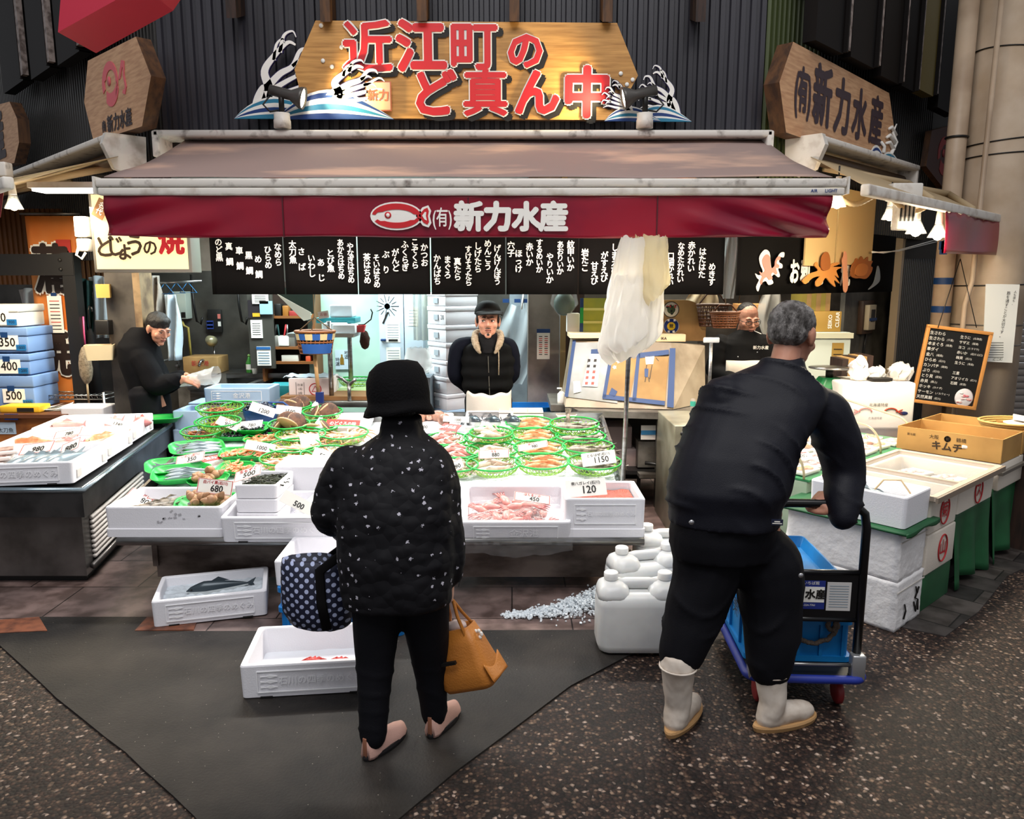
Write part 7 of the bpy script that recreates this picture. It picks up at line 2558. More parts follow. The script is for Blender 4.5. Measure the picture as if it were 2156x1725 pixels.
for px,lab in((455,''),(378,'')):
 p=at_y(px,800,7.9)
 b=MB()
 b.tube([(p.x,7.9,zt-0.02),(p.x,7.9,zt+0.16),(p.x-0.02,7.86,zt+0.2),(p.x-0.07,7.72,zt+0.19),(p.x-0.08,7.68,zt+0.14)],0.013,steel,8)
 b.box((p.x,7.88,zt+0.12),(0.03,0.07,0.03),steel,bev=0.005)
 wpart('tap',b,t)
t=thing('work_counter','long stainless ledge with bottles along the back wall','counter',(-1.9,8.0,0))
zl=at_y(540,787,7.8).z
xa2,xb2=at_y(458,787,7.8).x,at_y(612,787,7.8).x
b=MB()
b.box(((xa2+xb2)/2,8.0,zl-0.02),(xb2-xa2,0.42,0.05),steel)
wpart('top',b,t)
b=MB()
b.box(((xa2+xb2)/2,8.1,zl/2-0.03),(xb2-xa2-0.1,0.2,zl-0.06),black_metal)
wpart('base',b,t)
boxed('cardboard_box','brown cardboard carton on the back ledge beside the tap','box',384,460,752,787,7.75,0.3,card,extra=lambda b,M,w,h:b.text('能生港',0.06,red_ink,M@facing((0,-0.004,h*0.6)),z=0.001))
MB_=MB()
p=at_y(422,800,7.745)
solid('carton_stand','steel stand under the brown cardboard carton','stand',MB().box((p.x,7.9,zl/2),(0.5,0.25,at_y(422,787,7.75).z),dark_steel))
boxed('water_heater','white wall water heater high on the left of the back wall','heater',362,394,614,672,8.1,0.14,mat('heater_white','#b9c4ba',0.45),extra=lambda b,M,w,h:b.box((w*0.25,-0.003,h*0.15),(w*0.3,0.006,h*0.2),ink,M=M))
b=MB()
p=at_y(396,690,8.15)
b.tube([p+Vector((-0.06,0,0.07)),p+Vector((-0.03,-0.03,0.02)),p,p+Vector((0.01,0,-0.3))],0.013,mat('yellow_hose','#c9b45c',0.5),8)
solid('hose','yellow hose running down from the water heater','hose',b)
boxed('gauge_board','dark board with thermometers and blue labels on the back wall','board',436,468,652,700,8.2,0.03,mat('gauge_dark','#1c1b1a',0.5),0.003,extra=lambda b,M,w,h:[b.box((x,-0.003,z),(sx,0.008,sz),m,M=M)for x,z,sx,sz,m in((-0.05,0.08,0.07,0.09,mat('label_blue','#2a3f86',0.5)),(-0.05,0.1,0.065,0.02,paper),(-0.05,0.06,0.065,0.02,paper),(0.05,0.17,0.03,0.05,mat('gauge_pink','#d87a70',0.4)),(0.05,0.09,0.03,0.05,paper))])
for px,lab in((412,'hooked wall lamp arm left of the gauge board'),(507,'dark hook hanging from the ceiling left of the papers')):
 p=at_y(px,640,8.0)
 b=MB()
 b.tube([p+Vector((-0.03,0,0.3)),p+Vector((-0.02,0,0.0)),p+Vector((0.0,0,-0.18)),p+Vector((0.04,0,-0.21)),p+Vector((0.06,0,-0.14))],0.012,black_metal,8)
 solid('hook',lab,'hook',b)
b=MB()
p=at_y(448,720,8.05)
b.lathe([(0.0,0.1),(0.045,0.09),(0.06,0.02),(0.03,0.0),(0.02,-0.06),(0.0,-0.06)],mat('shower_chrome','#b9b28e',0.3,0.5),16,Matrix.Translation(p)@Matrix.Rotation(R(70),4,'X'))
b.tube([p+Vector((0,0.02,-0.04)),p+Vector((0.01,0,-0.14)),p+Vector((0.06,0,-0.26)),p+Vector((0.09,0,-0.31))],0.008,steel,8)
solid('shower_sprayer','chrome shower head with a short hose on the back wall','shower',b)
for px0,px1,py0,py1,m,lab,nm in((530,565,619,640,paper,'printed white sheet pinned at the top of the shelf side','paper_sheet'),(521,549,632,670,mat('dark_folder','#241f24',0.5),'dark clipboard with a yellow label beside the shelf','clipboard'),(546,574,634,662,mat('pale_blue_folder','#8fb4c8',0.5),'pale blue folder beside the clipboard','folder'),(527,553,674,712,paper,'pad of handwritten sheets below the clipboard','paper_pad')):
 y=7.645-(0.015 if nm in('folder','paper_sheet')else 0)
 boxed(nm,lab,'paper' if 'paper' in nm else 'folder',px0,px1,py0,py1,y,0.012,m,0.0,extra=(lambda b,M,w,h:b.box((0.02,-0.004,h*0.18),(w*0.6,0.004,h*0.2),mat('yellow_label','#e0a52a',0.5),M=M))if nm=='clipboard' else(lambda b,M,w,h:[b.box((0,-0.001,h*(0.2+0.12*k)),(w*0.7,0.002,0.004),ink,M=M)for k in range(6)])if 'paper' in nm else None)
def _cal(b,M,w,h):
 b.box((0,-0.003,h*0.92),(w*1.02,0.006,h*0.14),mat('calendar_blue','#27609e',0.5),M=M)
 for k in range(5):
  b.box((0,-0.001,h*(0.12+0.14*k)),(w*0.8,0.003,h*0.05),mat('calendar_grey','#8ea4b4',0.6),M=M)
boxed('calendar','wall calendar with a blue head below the paper pad','calendar',540,571,730,770,7.645,0.01,paper,0,extra=_cal)
t=thing('shelf_unit','brown wooden shelf unit crowded with tools and cartons','shelf',(-1.9,7.75,0))
shelf_w=mat('shelf_wood','#7a4a22',0.55)
xa3,xb3=at_y(552,720,7.7).x,at_y(662,720,7.7).x
for py in(668,733,764):
 z=at_y(600,py,7.7).z
 b=MB()
 b.box(((xa3+xb3)/2,7.85,z),(xb3-xa3,0.32,0.025),shelf_w)
 wpart('shelf',b,t)
for x in(xa3,xb3):
 b=MB()
 b.box((x,7.85,1.25),(0.025,0.3,1.0),shelf_w)
 wpart('side_panel',b,t)
b=MB()
q0,q1=at_y(519,612,7.66),at_y(580,776,7.66)
b.box(((q0.x+q1.x)/2,7.675,(q0.z+q1.z)/2),(q1.x-q0.x,0.03,q0.z-q1.z),mat('pin_board','#3c3a34',0.6))
wpart('pin_board',b,t)
b=MB()
b.box(((xa3+xb3)/2,8.0,1.25),(xb3-xa3,0.02,1.0),mat('shelf_back','#2a1c14',0.6))
wpart('back_panel',b,t)
greyp=mat('grey_plastic','#9a968e',0.5)
for px0,px1,py0,py1,m,lab,nm,c in((571,606,707,732,greyp,'grey box on the middle shelf under the tools','storage_box','box'),(585,607,709,729,paper,'roll of white tissue in front of the grey box','tissue_pack','tissue'),(606,621,705,733,mat('tin_grey','#76736c',0.4,0.4),'grey tin beside the tissue','tin','tin'),(594,607,644,667,mat('amber_jar','#8f5e26',0.4),'amber jar on the top shelf','jar','jar'),(577,592,640,667,black_metal,'black carton left of the amber jar','carton','box'),(608,626,655,667,mat('red_carton','#8e2f2c',0.5),'red carton on the top shelf','carton','box'),(592,628,748,763,mat('cloth_pile','#c9c4b9',0.8),'folded cloth with a black strap on the lower shelf','cloth','cloth'),(643,654,750,763,mat('orange_pack','#c4502c',0.5),'small orange pack on the lower shelf','pack','pack'),(640,658,704,732,mat('brown_cup','#6a4a34',0.5),'brown carton behind the hanging basket','carton','box')):
 boxed(nm,lab,c,px0,px1,py0,py1,7.72 if nm!='tissue_pack' else 7.69,0.1,m)
for k,(px,rz)in enumerate(((578,25),(588,-15),(597,35),(604,10))):
 p=at_y(px,700,7.73)
 b=MB()
 b.tube([p+Vector((0,0,-0.06)),p+Vector((0.05*math.sin(R(rz)),0,0.08))],0.009,(black_metal,MATS['dark_teal_cloth'],red_ink,steel)[k],6)
 solid('tool',('black handled tool standing left in the grey box','teal handled tool in the grey box','red handled tool in the grey box','steel tool at the right of the grey box')[k],'tool',b)
t=thing('bottle','green detergent bottle on the back ledge','bottle',tuple(at_y(526,786,7.85)))
b=MB()
b.lathe([(0.03,0),(0.034,0.02),(0.034,0.11),(0.015,0.15),(0.012,0.17),(0.0,0.17)],mat('green_bottle','#3f8a3a',0.3),16)
b.build('body',t)
MB().lathe([(0.014,0.17),(0.014,0.19),(0.0,0.2)],mat('bottle_cap','#8fc06a',0.4),12).build('cap',t)
MB().lathe([(0.0346,0.04),(0.0346,0.095)],paper,16,cap=False).build('label',t)
b=MB()
b.lathe([(0.024,0),(0.033,0.08),(0.03,0.08),(0.022,0.006),(0,0.006)],paper,16,Matrix.Translation(at_y(537,787,7.8)))
solid('paper_cup','white paper cup beside the green bottle','cup',b)
t=thing('prep_table','stainless preparation table behind the ice display','table',(-1.1,6.75,0))
zp=at_y(700,848,6.35).z
xa4,xb4=at_y(575,848,6.4).x,at_y(885,848,6.4).x
b=MB()
b.box(((xa4+xb4)/2,6.75,zp-0.02),(xb4-xa4,0.75,0.05),steel,bev=0.004)
wpart('top',b,t)
b=MB()
b.box(((xa4+xb4)/2,6.7,zp+0.02),(xb4-xa4-0.1,0.5,0.035),mat('cutting_board','#7d5730',0.6))
wpart('board',b,t)
for x in(xa4+0.05,xb4-0.05):
 for y in(6.45,7.05):
  b=MB()
  b.tube([(x,y,0),(x,y,zp-0.02)],0.02,steel,8)
  wpart('leg',b,t)
def _tri(b,M,w,h):
 F=M@facing((0,-0.003,h*0.45))
 b.tube([(0.05+0.05*math.cos(a),0.05*math.sin(a),0)for a in[2*math.pi*i/24 for i in range(24)]],0.004,red_ink,6,M=F,closed=True)
 b.tube([(0.05,0.028,0),(0.078,-0.02,0),(0.022,-0.02,0)],0.004,red_ink,6,M=F,closed=True)
 for k in range(3):
  b.text(('冷凍','1段','2段')[k],0.025,ink,F,x=-0.08,y=0.035-0.035*k,z=0.001)
 for x in(-0.115,-0.045):
  b.box((x,0,0),(0.003,0.12,0.002),ink,M=F)
boxed('shipping_box','white shipping box with a red triangle mark behind the scallops','box',607,696,797,838,6.55,0.34,mat('shipping_white','#d9cccb',0.6),extra=_tri)
b=MB()
p=at_y(652,795,6.7)
b.sheet(lambda u,v:(p.x+(u-0.5)*0.4,p.y+(v-0.5)*0.25,p.z+0.035*abs(nz3(u*6,v*6))+0.01),16,10,mat('blue_white_paper','#b6c8d8',0.6))
solid('crumpled_paper','crumpled bluish paper on top of the shipping box','paper',b)
t=thing('tray_rack','steel post rack holding trays above the preparation table','rack',(at_y(698,850,6.8).x,6.8,zp))
for px,y,zt_ in((697,6.5,1.42),(739,6.95,1.42)):
 p=at_y(px,800,y)
 b=MB()
 b.tube([(p.x,y,zp),(p.x,y,zt_)],0.021,steel,12)
 wpart('post',b,t)
zs=at_y(690,708,6.7).z
a,c=at_y(618,700,6.7).x,at_y(752,700,6.7).x
b=MB()
b.loft([rrect(c-a,0.42,0.01,zs,3,(a+c)/2,6.75),rrect(c-a+0.03,0.45,0.01,zs+0.035,3,(a+c)/2,6.75),rrect(c-a+0.02,0.44,0.01,zs+0.035,3,(a+c)/2,6.75),rrect(c-a-0.01,0.41,0.01,zs+0.006,3,(a+c)/2,6.75)],mat('tray_steel','#b5b9bb',0.3,0.6))
wpart('shelf_tray',b,t)
teal=mat('teal_plastic','#1d7f86',0.45)
boxed('teal_tray','teal plastic tray on the rack shelf','tray',665,748,669,681,6.72,0.25,teal)
boxed('tray_box','white plastic tub on the teal tray','tub',693,742,642,669,6.74,0.18,mat('tub_white','#d3dde4',0.4),0.012)
for k,(px,py)in enumerate(((700,689),(722,692))):
 boxed('foam_tray_stack','stack of white foam trays on the rack shelf, %s'%('rear' if k==0 else 'front'),'trays',px-22,px+26,py-8,py+10,6.6-0.03*k,0.14,mat('tray_foam','#dfe8ea',0.5),0.008)
b=MB()
p=at_y(757,690,6.66)
b.loft([rrect(0.07,0.06,0.01,0),rrect(0.1,0.08,0.01,0.06),rrect(0.09,0.07,0.01,0.06),rrect(0.062,0.052,0.01,0.005)],mat('red_plastic','#c2343a',0.45),M=Matrix.Translation((p.x,6.68,zs+0.037)))
solid('red_basket','little red basket at the right end of the rack shelf','basket',b)
b=MB()
p=at_y(681,663,6.55)
b.box((0,0,0),(0.09,0.06,0.003),paper,M=facing(p,0)@Matrix.Rotation(R(8),4,'Z'))
b.text('お得',0.03,red_ink,facing(p),z=0.003)
solid('price_card','small white card with red writing standing before the teal tray','card',b)
p=at_y(768,716,6.75)
t=thing('hanging_brush','round dark brown brush hanging from a hook at the rack','brush',tuple(p))
b=MB()
b.ell(tuple(p),(0.045,0.035,0.085),mat('brush_brown_dark','#3a1f12',0.9,bump=1.0,bscale=150),16)
b.v=[tuple(Vector(v)*1.0+Vector((0.008*nz3(v[0]*60,v[2]*60),0,0.006*nz3(v[2]*70))))for v in b.v]
wpart('bristles',b,t)
b=MB()
b.tube([p+Vector((0.0,0,0.08)),p+Vector((0.0,0,0.14))],0.003,black_metal,5)
b.tube([p+Vector((-0.08,0,0.13)),p+Vector((0.0,0,0.135)),p+Vector((0.06,0,0.18)),p+Vector((0.075,0,0.24)),p+Vector((0.06,0,0.27))],0.006,black_metal,6)
wpart('hook',b,t)
YH=6.25
p=at_y(664,720,YH)
t=thing('hanging_basket','woven basket patched with blue tape hanging on cords behind the scallops','basket',tuple(p))
wick=mat('wicker_orange','#8a5228',0.6)
b=MB()
n=30
for k,z in enumerate((-0.09,-0.06,-0.03,0.0,0.03,0.06,0.085)):
 r=0.125+0.035*(z+0.09)/0.175
 b.tube([(p.x+r*math.cos(2*math.pi*i/n),YH+r*0.75*math.sin(2*math.pi*i/n),p.z+z)for i in range(n)],0.006 if k<6 else 0.012,wick,5,closed=True)
for i in range(26):
 a=2*math.pi*i/26
 b.tube([(p.x+0.125*math.cos(a),YH+0.094*math.sin(a),p.z-0.09),(p.x+0.16*math.cos(a+0.1),YH+0.12*math.sin(a+0.1),p.z+0.085)],0.005,wick,4)
b.lathe([(0.0,-0.09),(0.12,-0.09),(0.152,0.08)],mat('basket_dark','#2a1a12',0.7),24,Matrix.Translation((p.x,YH,p.z)),1.0,0.75,cap=False)
wpart('weave',b,t)
b=MB()
bt=mat('basket_blue','#1f4f93',0.55)
bw=mat('basket_cream','#c9b483',0.6)
def strip(a0,a1,z0,z1,m):
 k=8
 pts=[R(a0+(a1-a0)*i/k)for i in range(k+1)]
 vs=[]
 for z in(z0,z1):
  r=0.134+0.035*(z+0.09)/0.175
  vs+=[(p.x+r*math.cos(q),YH+r*0.75*math.sin(q),p.z+z)for q in pts]
 b.add(vs,[(i,i+1,k+2+i,k+1+i)for i in range(k)],m,True)
strip(232,345,-0.09,-0.01,bt)
for j in range(8):
 strip(185+j*22,185+(j+1)*22,0.02,0.07,bt if j%2==0 else bw)
wpart('tape_patches',b,t)
top=p+Vector((0,0,0.32))
for a in(20,160,270):
 b=MB()
 b.tube([(p.x+0.15*math.cos(R(a)),YH+0.11*math.sin(R(a)),p.z+0.085),p+Vector((0,0,0.2)),top,p+Vector((0.005,0,0.9))],0.005,tan_trim,5)
 wpart('cord',b,t)
b=MB()
a,c=at_y(662,742,6.3),at_y(671,832,6.3)
b.tube([a,c],0.016,mat('stick_wood','#b08a5c',0.55),8)
b.box((c.x+0.01,c.y-0.005,c.z-0.02),(0.06,0.04,0.09),mat('navy_tape','#1d2f6c',0.5))
b.tube([c+Vector((0,0,-0.05)),c+Vector((-0.04,-0.02,-0.1)),c+Vector((-0.07,-0.03,-0.12))],[0.02,0.028,0.034],paper,10)
solid('brush_stick','wooden stick with blue tape and a white head hanging below the basket','stick',b)
b=MB()
q=[at_y(x,y,7.0)for x,y in((566,606),(664,606),(662,661),(650,660))]
b.prism([(v.x,v.z)for v in q],0,0.01,mat('dark_green_tarp','#1c2a20',0.6),M=facing((0,7.0,0)))
solid('green_tarp','dark green tarp slanting down behind the curtains','tarp',b)
b=MB()
q=[at_y(x,y,6.98)for x,y in((582,618),(655,658),(655,672),(640,676))]
b.prism([(v.x,v.z)for v in q],0,0.006,mat('film_beige','#c9bfae',0.4),M=facing((0,6.98,0)))
solid('plastic_sheet','beige plastic sheet along the edge of the dark green tarp','sheet',b)
def _bot(b,M,w,h):
 b.prism([(-0.02,-h*0.25),(0.02,-h*0.25),(0.02,h*0.05),(0.008,h*0.15),(0.008,h*0.27),(-0.008,h*0.27),(-0.008,h*0.15),(-0.02,h*0.05)],0,0.002,mat('bottle_gold','#8a6a24',0.4),M=M@facing((0.0,-0.002,h*0.5)))
 b.text('地酒',0.045,ink,M@facing((w*0.33,-0.002,h*0.95)),vertical=True)
 b.text('特選',0.045,ink,M@facing((-w*0.33,-0.002,h*0.6)),vertical=True)
boxed('poster','poster of a golden bottle on the mint wall','poster',705,735,737,778,7.95,0.006,mat('poster_blue','#c3d6e0',0.5),0,extra=_bot)
t=thing('table_tap','chrome tap standing behind the ice near the steel post','tap',tuple(at_y(736,846,6.4)))
b=MB()
b.tube([(0,0,0),(0,0,0.16)],0.016,steel,10)
b.build('stem',t)
MB().tube([(0,0,0.15),(-0.06,0,0.2),(-0.1,0,0.22)],0.012,steel,8).build('arm',t)
MB().tube([(0,0,0.14),(0.04,-0.01,0.18),(0.06,-0.02,0.19)],0.014,steel,8).build('lever',t)
p=at_y(752,812,6.9)
t=thing('basket','empty green lattice basket behind the chrome tap','basket',tuple(p))
inst(BK['l'][0],'rim',(0,0,0),(0,0,0),parent=t)
inst(BK['l'][1],'weave',(0,0,0),(0,0,0),parent=t)
boxed('sponge_block','pale green block under the empty basket behind the tap','block',705,775,822,845,6.8,0.25,mat('pale_green_block','#a9bf86',0.6))
boxed('teal_crate','teal crate behind the shipping box','crate',560,612,812,842,6.95,0.25,teal)
for px0,px1,py0,py1,y,lab in((428,568,818,850,6.5,'pale blue foam tray on the stand behind the prawn baskets'),(362,420,866,905,6.25,'upper bluish foam box beside the bagging vendor'),(362,425,906,960,6.2,'lower bluish foam box beside the bagging vendor'),(395,448,849,866,6.9,'flat grey foam lid behind the bluish boxes')):
 a,c=at_y(px0,py0,y),at_y(px1,py1,y)
 o=foam_mesh(c.x-a.x,0.32,a.z-c.z,m=styro_blue,notch=False,emboss='金沢港' if px0==428 else None).build('foam_box')
 o.location=((a.x+c.x)/2,y+0.16,c.z)
 tag(o,lab,'box')
b=MB()
a,c=at_y(425,852,6.5),at_y(575,852,6.5)
b.box(((a.x+c.x)/2,6.7,a.z/2),(c.x-a.x,0.5,a.z-0.005),dark_steel)
solid('steel_stand','steel stand carrying the pale blue foam tray','stand',b)
b=MB()
a,c=at_y(360,960,6.2),at_y(445,960,6.2)
b.box(((a.x+c.x)/2,6.42,a.z/2),(c.x-a.x,0.46,a.z-0.005),styro_blue,bev=0.01)
solid('foam_crate','large bluish foam crate on the floor beside the bagging vendor','crate',b)
for px,py,w,h,m,lab,nm in((292,640,0.32,0.5,mat('news_bag','#8fa3b4',0.35,alpha=0.75),'clear bag of folded newspapers hanging beside the pillar','hanging_bag'),(365,690,0.16,0.62,mat('white_film','#c9d8e4',0.4,alpha=0.85),'long white plastic bag hanging under the blue hanger','hanging_bag'),(330,620,0.1,0.35,mat('grey_cloth','#9c948c',0.8),'grey cloth draped on the hanger rail','cloth'),(273,655,0.08,0.4,mat('grey_glove','#8c8378',0.85),'grey glove hanging beside the bag of newspapers','glove')):
 p=at_y(px,py,7.3)
 b=MB()
 b.sheet(lambda u,v:(p.x+(u-0.5)*w*(0.6+0.4*math.sin(math.pi*min(1,v+0.15))),7.3+0.05*math.sin(u*11+v*4),p.z+h/2-h*v),14,12,m,thick=0.004)
 if 'newspapers' in lab:
  for k in range(4):
   b.box((p.x-0.06+0.045*k,7.33,p.z-0.02-0.03*k),(0.07,0.02,0.2),paper if k%2 else mat('news_dark','#4a5058',0.6),M=Matrix.Translation((p.x,7.33,p.z))@Matrix.Rotation(R(20),4,'Y')@Matrix.Translation((-p.x,-7.33,-p.z)))
 solid(nm,lab,nm.split('_')[-1],b)
b=MB()
p0,p1=at_y(305,598,7.3),at_y(425,592,7.3)
b.tube([p0,p1],0.012,steel,8)
for k in range(3):
 q=p0.lerp(p1,0.35+0.2*k)
 b.tube([q,q+Vector((-0.08,0,-0.1)),q+Vector((0.08,0,-0.1)),q],0.005,mat('blue_wire','#3a7fb8',0.5),5)
solid('hanger_rail','steel rail with blue wire hangers below the lit sign','rail',b)
# middle: fridge, foam stack, pillar things
fr=mat('fridge_blue_white','#b3c4d2',0.4)
YF=7.5
t=thing('fridge','tall pale blue refrigerator with a sun mark and notices','fridge',(at_y(845,860,YF).x,YF,0))
a,c=at_y(796,640,YF),at_y(892,640,YF)
b=MB()
b.box(((a.x+c.x)/2,YF+0.32,1.05),(c.x-a.x,0.6,2.1),fr,bev=0.01)
wpart('body',b,t)
m_=at_y(850,640,YF).x
for x0_,x1_,lab in((a.x+0.006,m_-0.004,None),(m_+0.004,c.x-0.006,None)):
 b=MB()
 b.box(((x0_+x1_)/2,YF-0.0,1.1),(x1_-x0_,0.04,1.9),mat('fridge_door','#c3d2de',0.35),bev=0.008)
 wpart('door',b,t)
b=MB()
q=at_y(815,645,YF-0.025)
F=facing((q.x,YF-0.022,q.z))
for k in range(14):
 an=2*math.pi*k/14
 b.box((0.075,0,0),(0.05 if k%2 else 0.08,0.005,0.002),ink,M=F@Matrix.Rotation(an,4,'Z'))
b.lathe([(0,0.002),(0.028,0.002)],mat('cyan_mark','#3fb0c4',0.4),14,F)
b.box((0.03,-0.11,0),(0.018,0.12,0.003),ink,M=F@Matrix.Rotation(R(-25),4,'Z'))
for z in(-0.25,-0.5):
 b.box((0.05,z,0),(0.14,0.2,0.002),paper,M=F)
 for k in range(6):
  b.box((0.05,z+0.07-0.025*k,0.0015),(0.11,0.005,0.001),mat('print_grey','#8b98a2',0.6),M=F)
b.box((0.05,-0.33,0.002),(0.09,0.02,0.003),ink,M=F)
q2=at_y(870,680,YF-0.025)
F2=facing((q2.x,YF-0.022,q2.z))
b.box((0,0.06,0),(0.1,0.18,0.002),paper,M=F2)
for k in range(5):
 b.box((0,0.12-0.03*k,0.0015),(0.08,0.006,0.001),mat('print_grey','#8b98a2',0.6),M=F2)
wpart('notices',b,t)
b=MB()
q=at_y(807,716,YF-0.04)
b.box((q.x,YF-0.035,q.z),(0.05,0.04,0.02),blue_tape,bev=0.004)
wpart('handle',b,t)
b=MB()
p=at_y(885,650,7.3)
b.sheet(lambda u,v:(p.x+(u-0.5)*0.14,7.3+0.03*math.sin(u*16),p.z+0.2-0.5*v),14,8,mat('strip_film','#a7a896',0.4,alpha=0.7))
solid('hanging_strips','clear plastic strips hanging before the fridge','strips',b)
b=MB()
p=at_y(880,765,6.95)
b.sheet(bagfn(0.1,0.13,0.26,0.1,4.0,0,0),24,14,milky,M=Matrix.Translation((p.x,p.y-4.4,p.z+0.14)))
solid('plastic_bag','crumpled clear plastic bag between the fridge and the foam stack','bag',b)
b=MB()
b.box((p.x,7.0,(p.z-0.12)/2),(0.24,0.3,p.z-0.12),mat('low_bin','#6e7880',0.5))
solid('bin','grey bin under the crumpled clear bag','bin',b)
edges=(866,831,795,760,722,685,645,616)
YT=6.95
cor=at_y(941,866,YT)
zs_=[at_y(941,e_,YT).z for e_ in edges]
marks_={5:'20',1:'10'}
names=('lowest','second from the bottom','third from the bottom','fourth from the bottom','fifth from the bottom','sixth from the bottom, marked 20','topmost')
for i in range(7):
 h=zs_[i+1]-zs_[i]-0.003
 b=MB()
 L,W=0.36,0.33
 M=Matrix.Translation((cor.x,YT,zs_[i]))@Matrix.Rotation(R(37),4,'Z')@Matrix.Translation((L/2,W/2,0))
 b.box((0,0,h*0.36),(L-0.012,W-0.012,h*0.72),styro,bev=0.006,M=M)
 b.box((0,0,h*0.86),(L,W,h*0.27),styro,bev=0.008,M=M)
 b.box((-L/2+0.004,0.0,h*0.4),(0.02,0.075,0.05),mat('recess_shade','#a9b2ba',0.7),M=M)  # grey pad on the face, its tone standing for shade inside a recess
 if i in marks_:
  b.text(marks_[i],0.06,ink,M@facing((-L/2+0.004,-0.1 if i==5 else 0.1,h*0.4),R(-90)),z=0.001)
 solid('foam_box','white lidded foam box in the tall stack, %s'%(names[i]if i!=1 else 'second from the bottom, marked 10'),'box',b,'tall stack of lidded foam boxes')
b=MB()
M=Matrix.Translation((cor.x,YT,0))@Matrix.Rotation(R(37),4,'Z')@Matrix.Translation((0.18,0.165,0))
b.box((0,0,zs_[0]/2),(0.36,0.33,zs_[0]-0.002),styro_blue,bev=0.006,M=M)
solid('foam_crate','bluish foam crate at the foot of the tall foam stack','crate',b)
b=MB()
p=at_y(1085,700,7.35)
b.sheet(lambda u,v:(p.x-0.02+(u-0.5)*(0.32*math.sin(math.pi*(0.12+0.75*(1-v)))+0.05)+0.05*(1-v),7.35+0.03*math.sin(u*12+5*v),p.z+0.25-0.75*v+0.06*abs(u-0.4)*(1-v)),20,18,mat('bag_clear_blue','#cdd6da',0.3,alpha=0.5))
b.tube([p+Vector((0.06,-0.03,0.22)),p+Vector((0.08,-0.03,0.4))],0.008,paper,6)
for dx in(-0.09,0.02,0.1):
 b.box((p.x+dx,7.33,p.z+0.3),(0.06,0.01,0.035),blue_tape)
solid('hanging_bag','large clear plastic bag taped up beside the capped vendor','bag',b)
p=at_y(1144,725,6.89)
b=MB()
F=facing((p.x,6.89,p.z))
b.box((0,0,0),(0.115,0.27,0.004),paper,M=F)
b.box((0,0.12,0.003),(0.12,0.035,0.004),blue_tape,M=F)
for k in range(10):
 for x in(-0.025,0.025):
  b.box((x,0.07-0.018*k,0.003),(0.03,0.007,0.001),PINKISH if k%3 else ink,M=F)
solid('notice','white notice with a blue taped top on the concrete pillar','notice',b)
b=MB()
p=at_y(1188,640,6.5)
b.ell(tuple(p),(0.09,0.07,0.1),mat('dark_green_hat','#1d3a30',0.6),16)
b.lathe([(0.1,0.1),(0.12,0.0),(0.05,-0.1)],clear,16,Matrix.Translation(p),cap=False)
solid('wrapped_bundle','dark green bundle in clear film hanging right of the pillar','bundle',b)
b=MB()
p=at_y(1111,870,6.6)
b.loft([rrect(0.4,0.26,0.03,p.z-0.2,4,p.x,6.75),rrect(0.45,0.3,0.03,p.z+0.05,4,p.x,6.75),rrect(0.42,0.27,0.03,p.z+0.05,4,p.x,6.75),rrect(0.37,0.24,0.03,p.z-0.18,4,p.x,6.75)],blue_pl)
b.box((p.x,6.75,(p.z-0.2)/2),(0.36,0.24,p.z-0.2),dark_steel)
solid('blue_tub','blue tub on a stand right of the capped vendor','tub',b)
# covered show case in the middle right
YC=5.9
zc=at_y(1300,866,5.75).z
t=thing('covered_counter','worn steel counter under the cardboard-covered show case','counter',(1.0,6.1,0))
a,c=at_y(1163,850,5.8),at_y(1490,850,5.75)
b=MB()
pl=[(a.x,6.05),(a.x+0.12,6.05),(a.x+0.2,5.78),(c.x-0.38,5.68),(c.x-0.28,5.6),(c.x,5.62),(c.x,6.7),(a.x,6.7)]
b.prism(pl,zc-0.05,zc,dark_steel)
wpart('top',b,t)
for x,y in((a.x+0.06,6.1),(c.x-0.35,5.8),(c.x-0.05,5.8),(a.x+0.06,6.6),(c.x-0.05,6.6)):
 b=MB()
 b.box((x,y,(zc-0.05)/2),(0.05,0.05,zc-0.05),dark_steel)
 wpart('leg',b,t)
b=MB()
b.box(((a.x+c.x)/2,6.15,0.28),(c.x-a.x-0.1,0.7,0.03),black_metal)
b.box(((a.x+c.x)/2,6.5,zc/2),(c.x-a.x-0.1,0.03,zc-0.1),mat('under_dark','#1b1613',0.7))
wpart('lower_shelf',b,t)
t=thing('show_case','slanted show case covered with cardboard and blue tape','show case',(1.0,6.1,zc))
A_,B_,C_,D_=at_y(1190,836,5.92),at_y(1418,864,5.8),at_y(1413,722,6.05),at_y(1208,718,6.16)
A_.z=B_.z=zc+0.005
case_m=mat('case_cream','#a99a84',0.5,col2='#7a6b56',scale=3,detail=6)
b=MB()
E_=at_y(1485,845,6.15)
G_=at_y(1484,728,6.25)
bk=Vector((0,0.5,0))
E_.z=zc+0.005
b.add([A_,B_,C_,D_,E_,G_,A_+bk,D_+bk*0.7,E_+bk*0.4,G_+bk*0.3],[(0,1,2,3),(1,4,5,2),(3,2,5,9,7),(6,0,3,7),(0,6,8,4,1),(4,8,9,5),(6,7,9,8)],case_m)
wpart('body',b,t)
nrm=(B_-A_).cross(D_-A_).normalized()
def onface(px,py,lift=0.004):
 d=ray(px,py)
 o_=Vector((0,0,CAM_Z))
 k=(A_-o_).dot(nrm)/d.dot(nrm)
 return o_+d*k+nrm*lift
def facepoly(b,pts,m,lift=0.004,th=0.004):
 lo=[onface(x,y,lift)for x,y in pts]
 hi=[p+nrm*th for p in lo]
 b.loft([lo,hi],m)
TP=blue_tape
b=MB()
facepoly(b,[(1212,722),(1190,836),(1300,850),(1300,722)],mat('film_grey','#8f9494',0.35,col2='#74746c',scale=4))
facepoly(b,[(1290,736),(1272,838),(1326,842),(1345,738)],card,0.009)
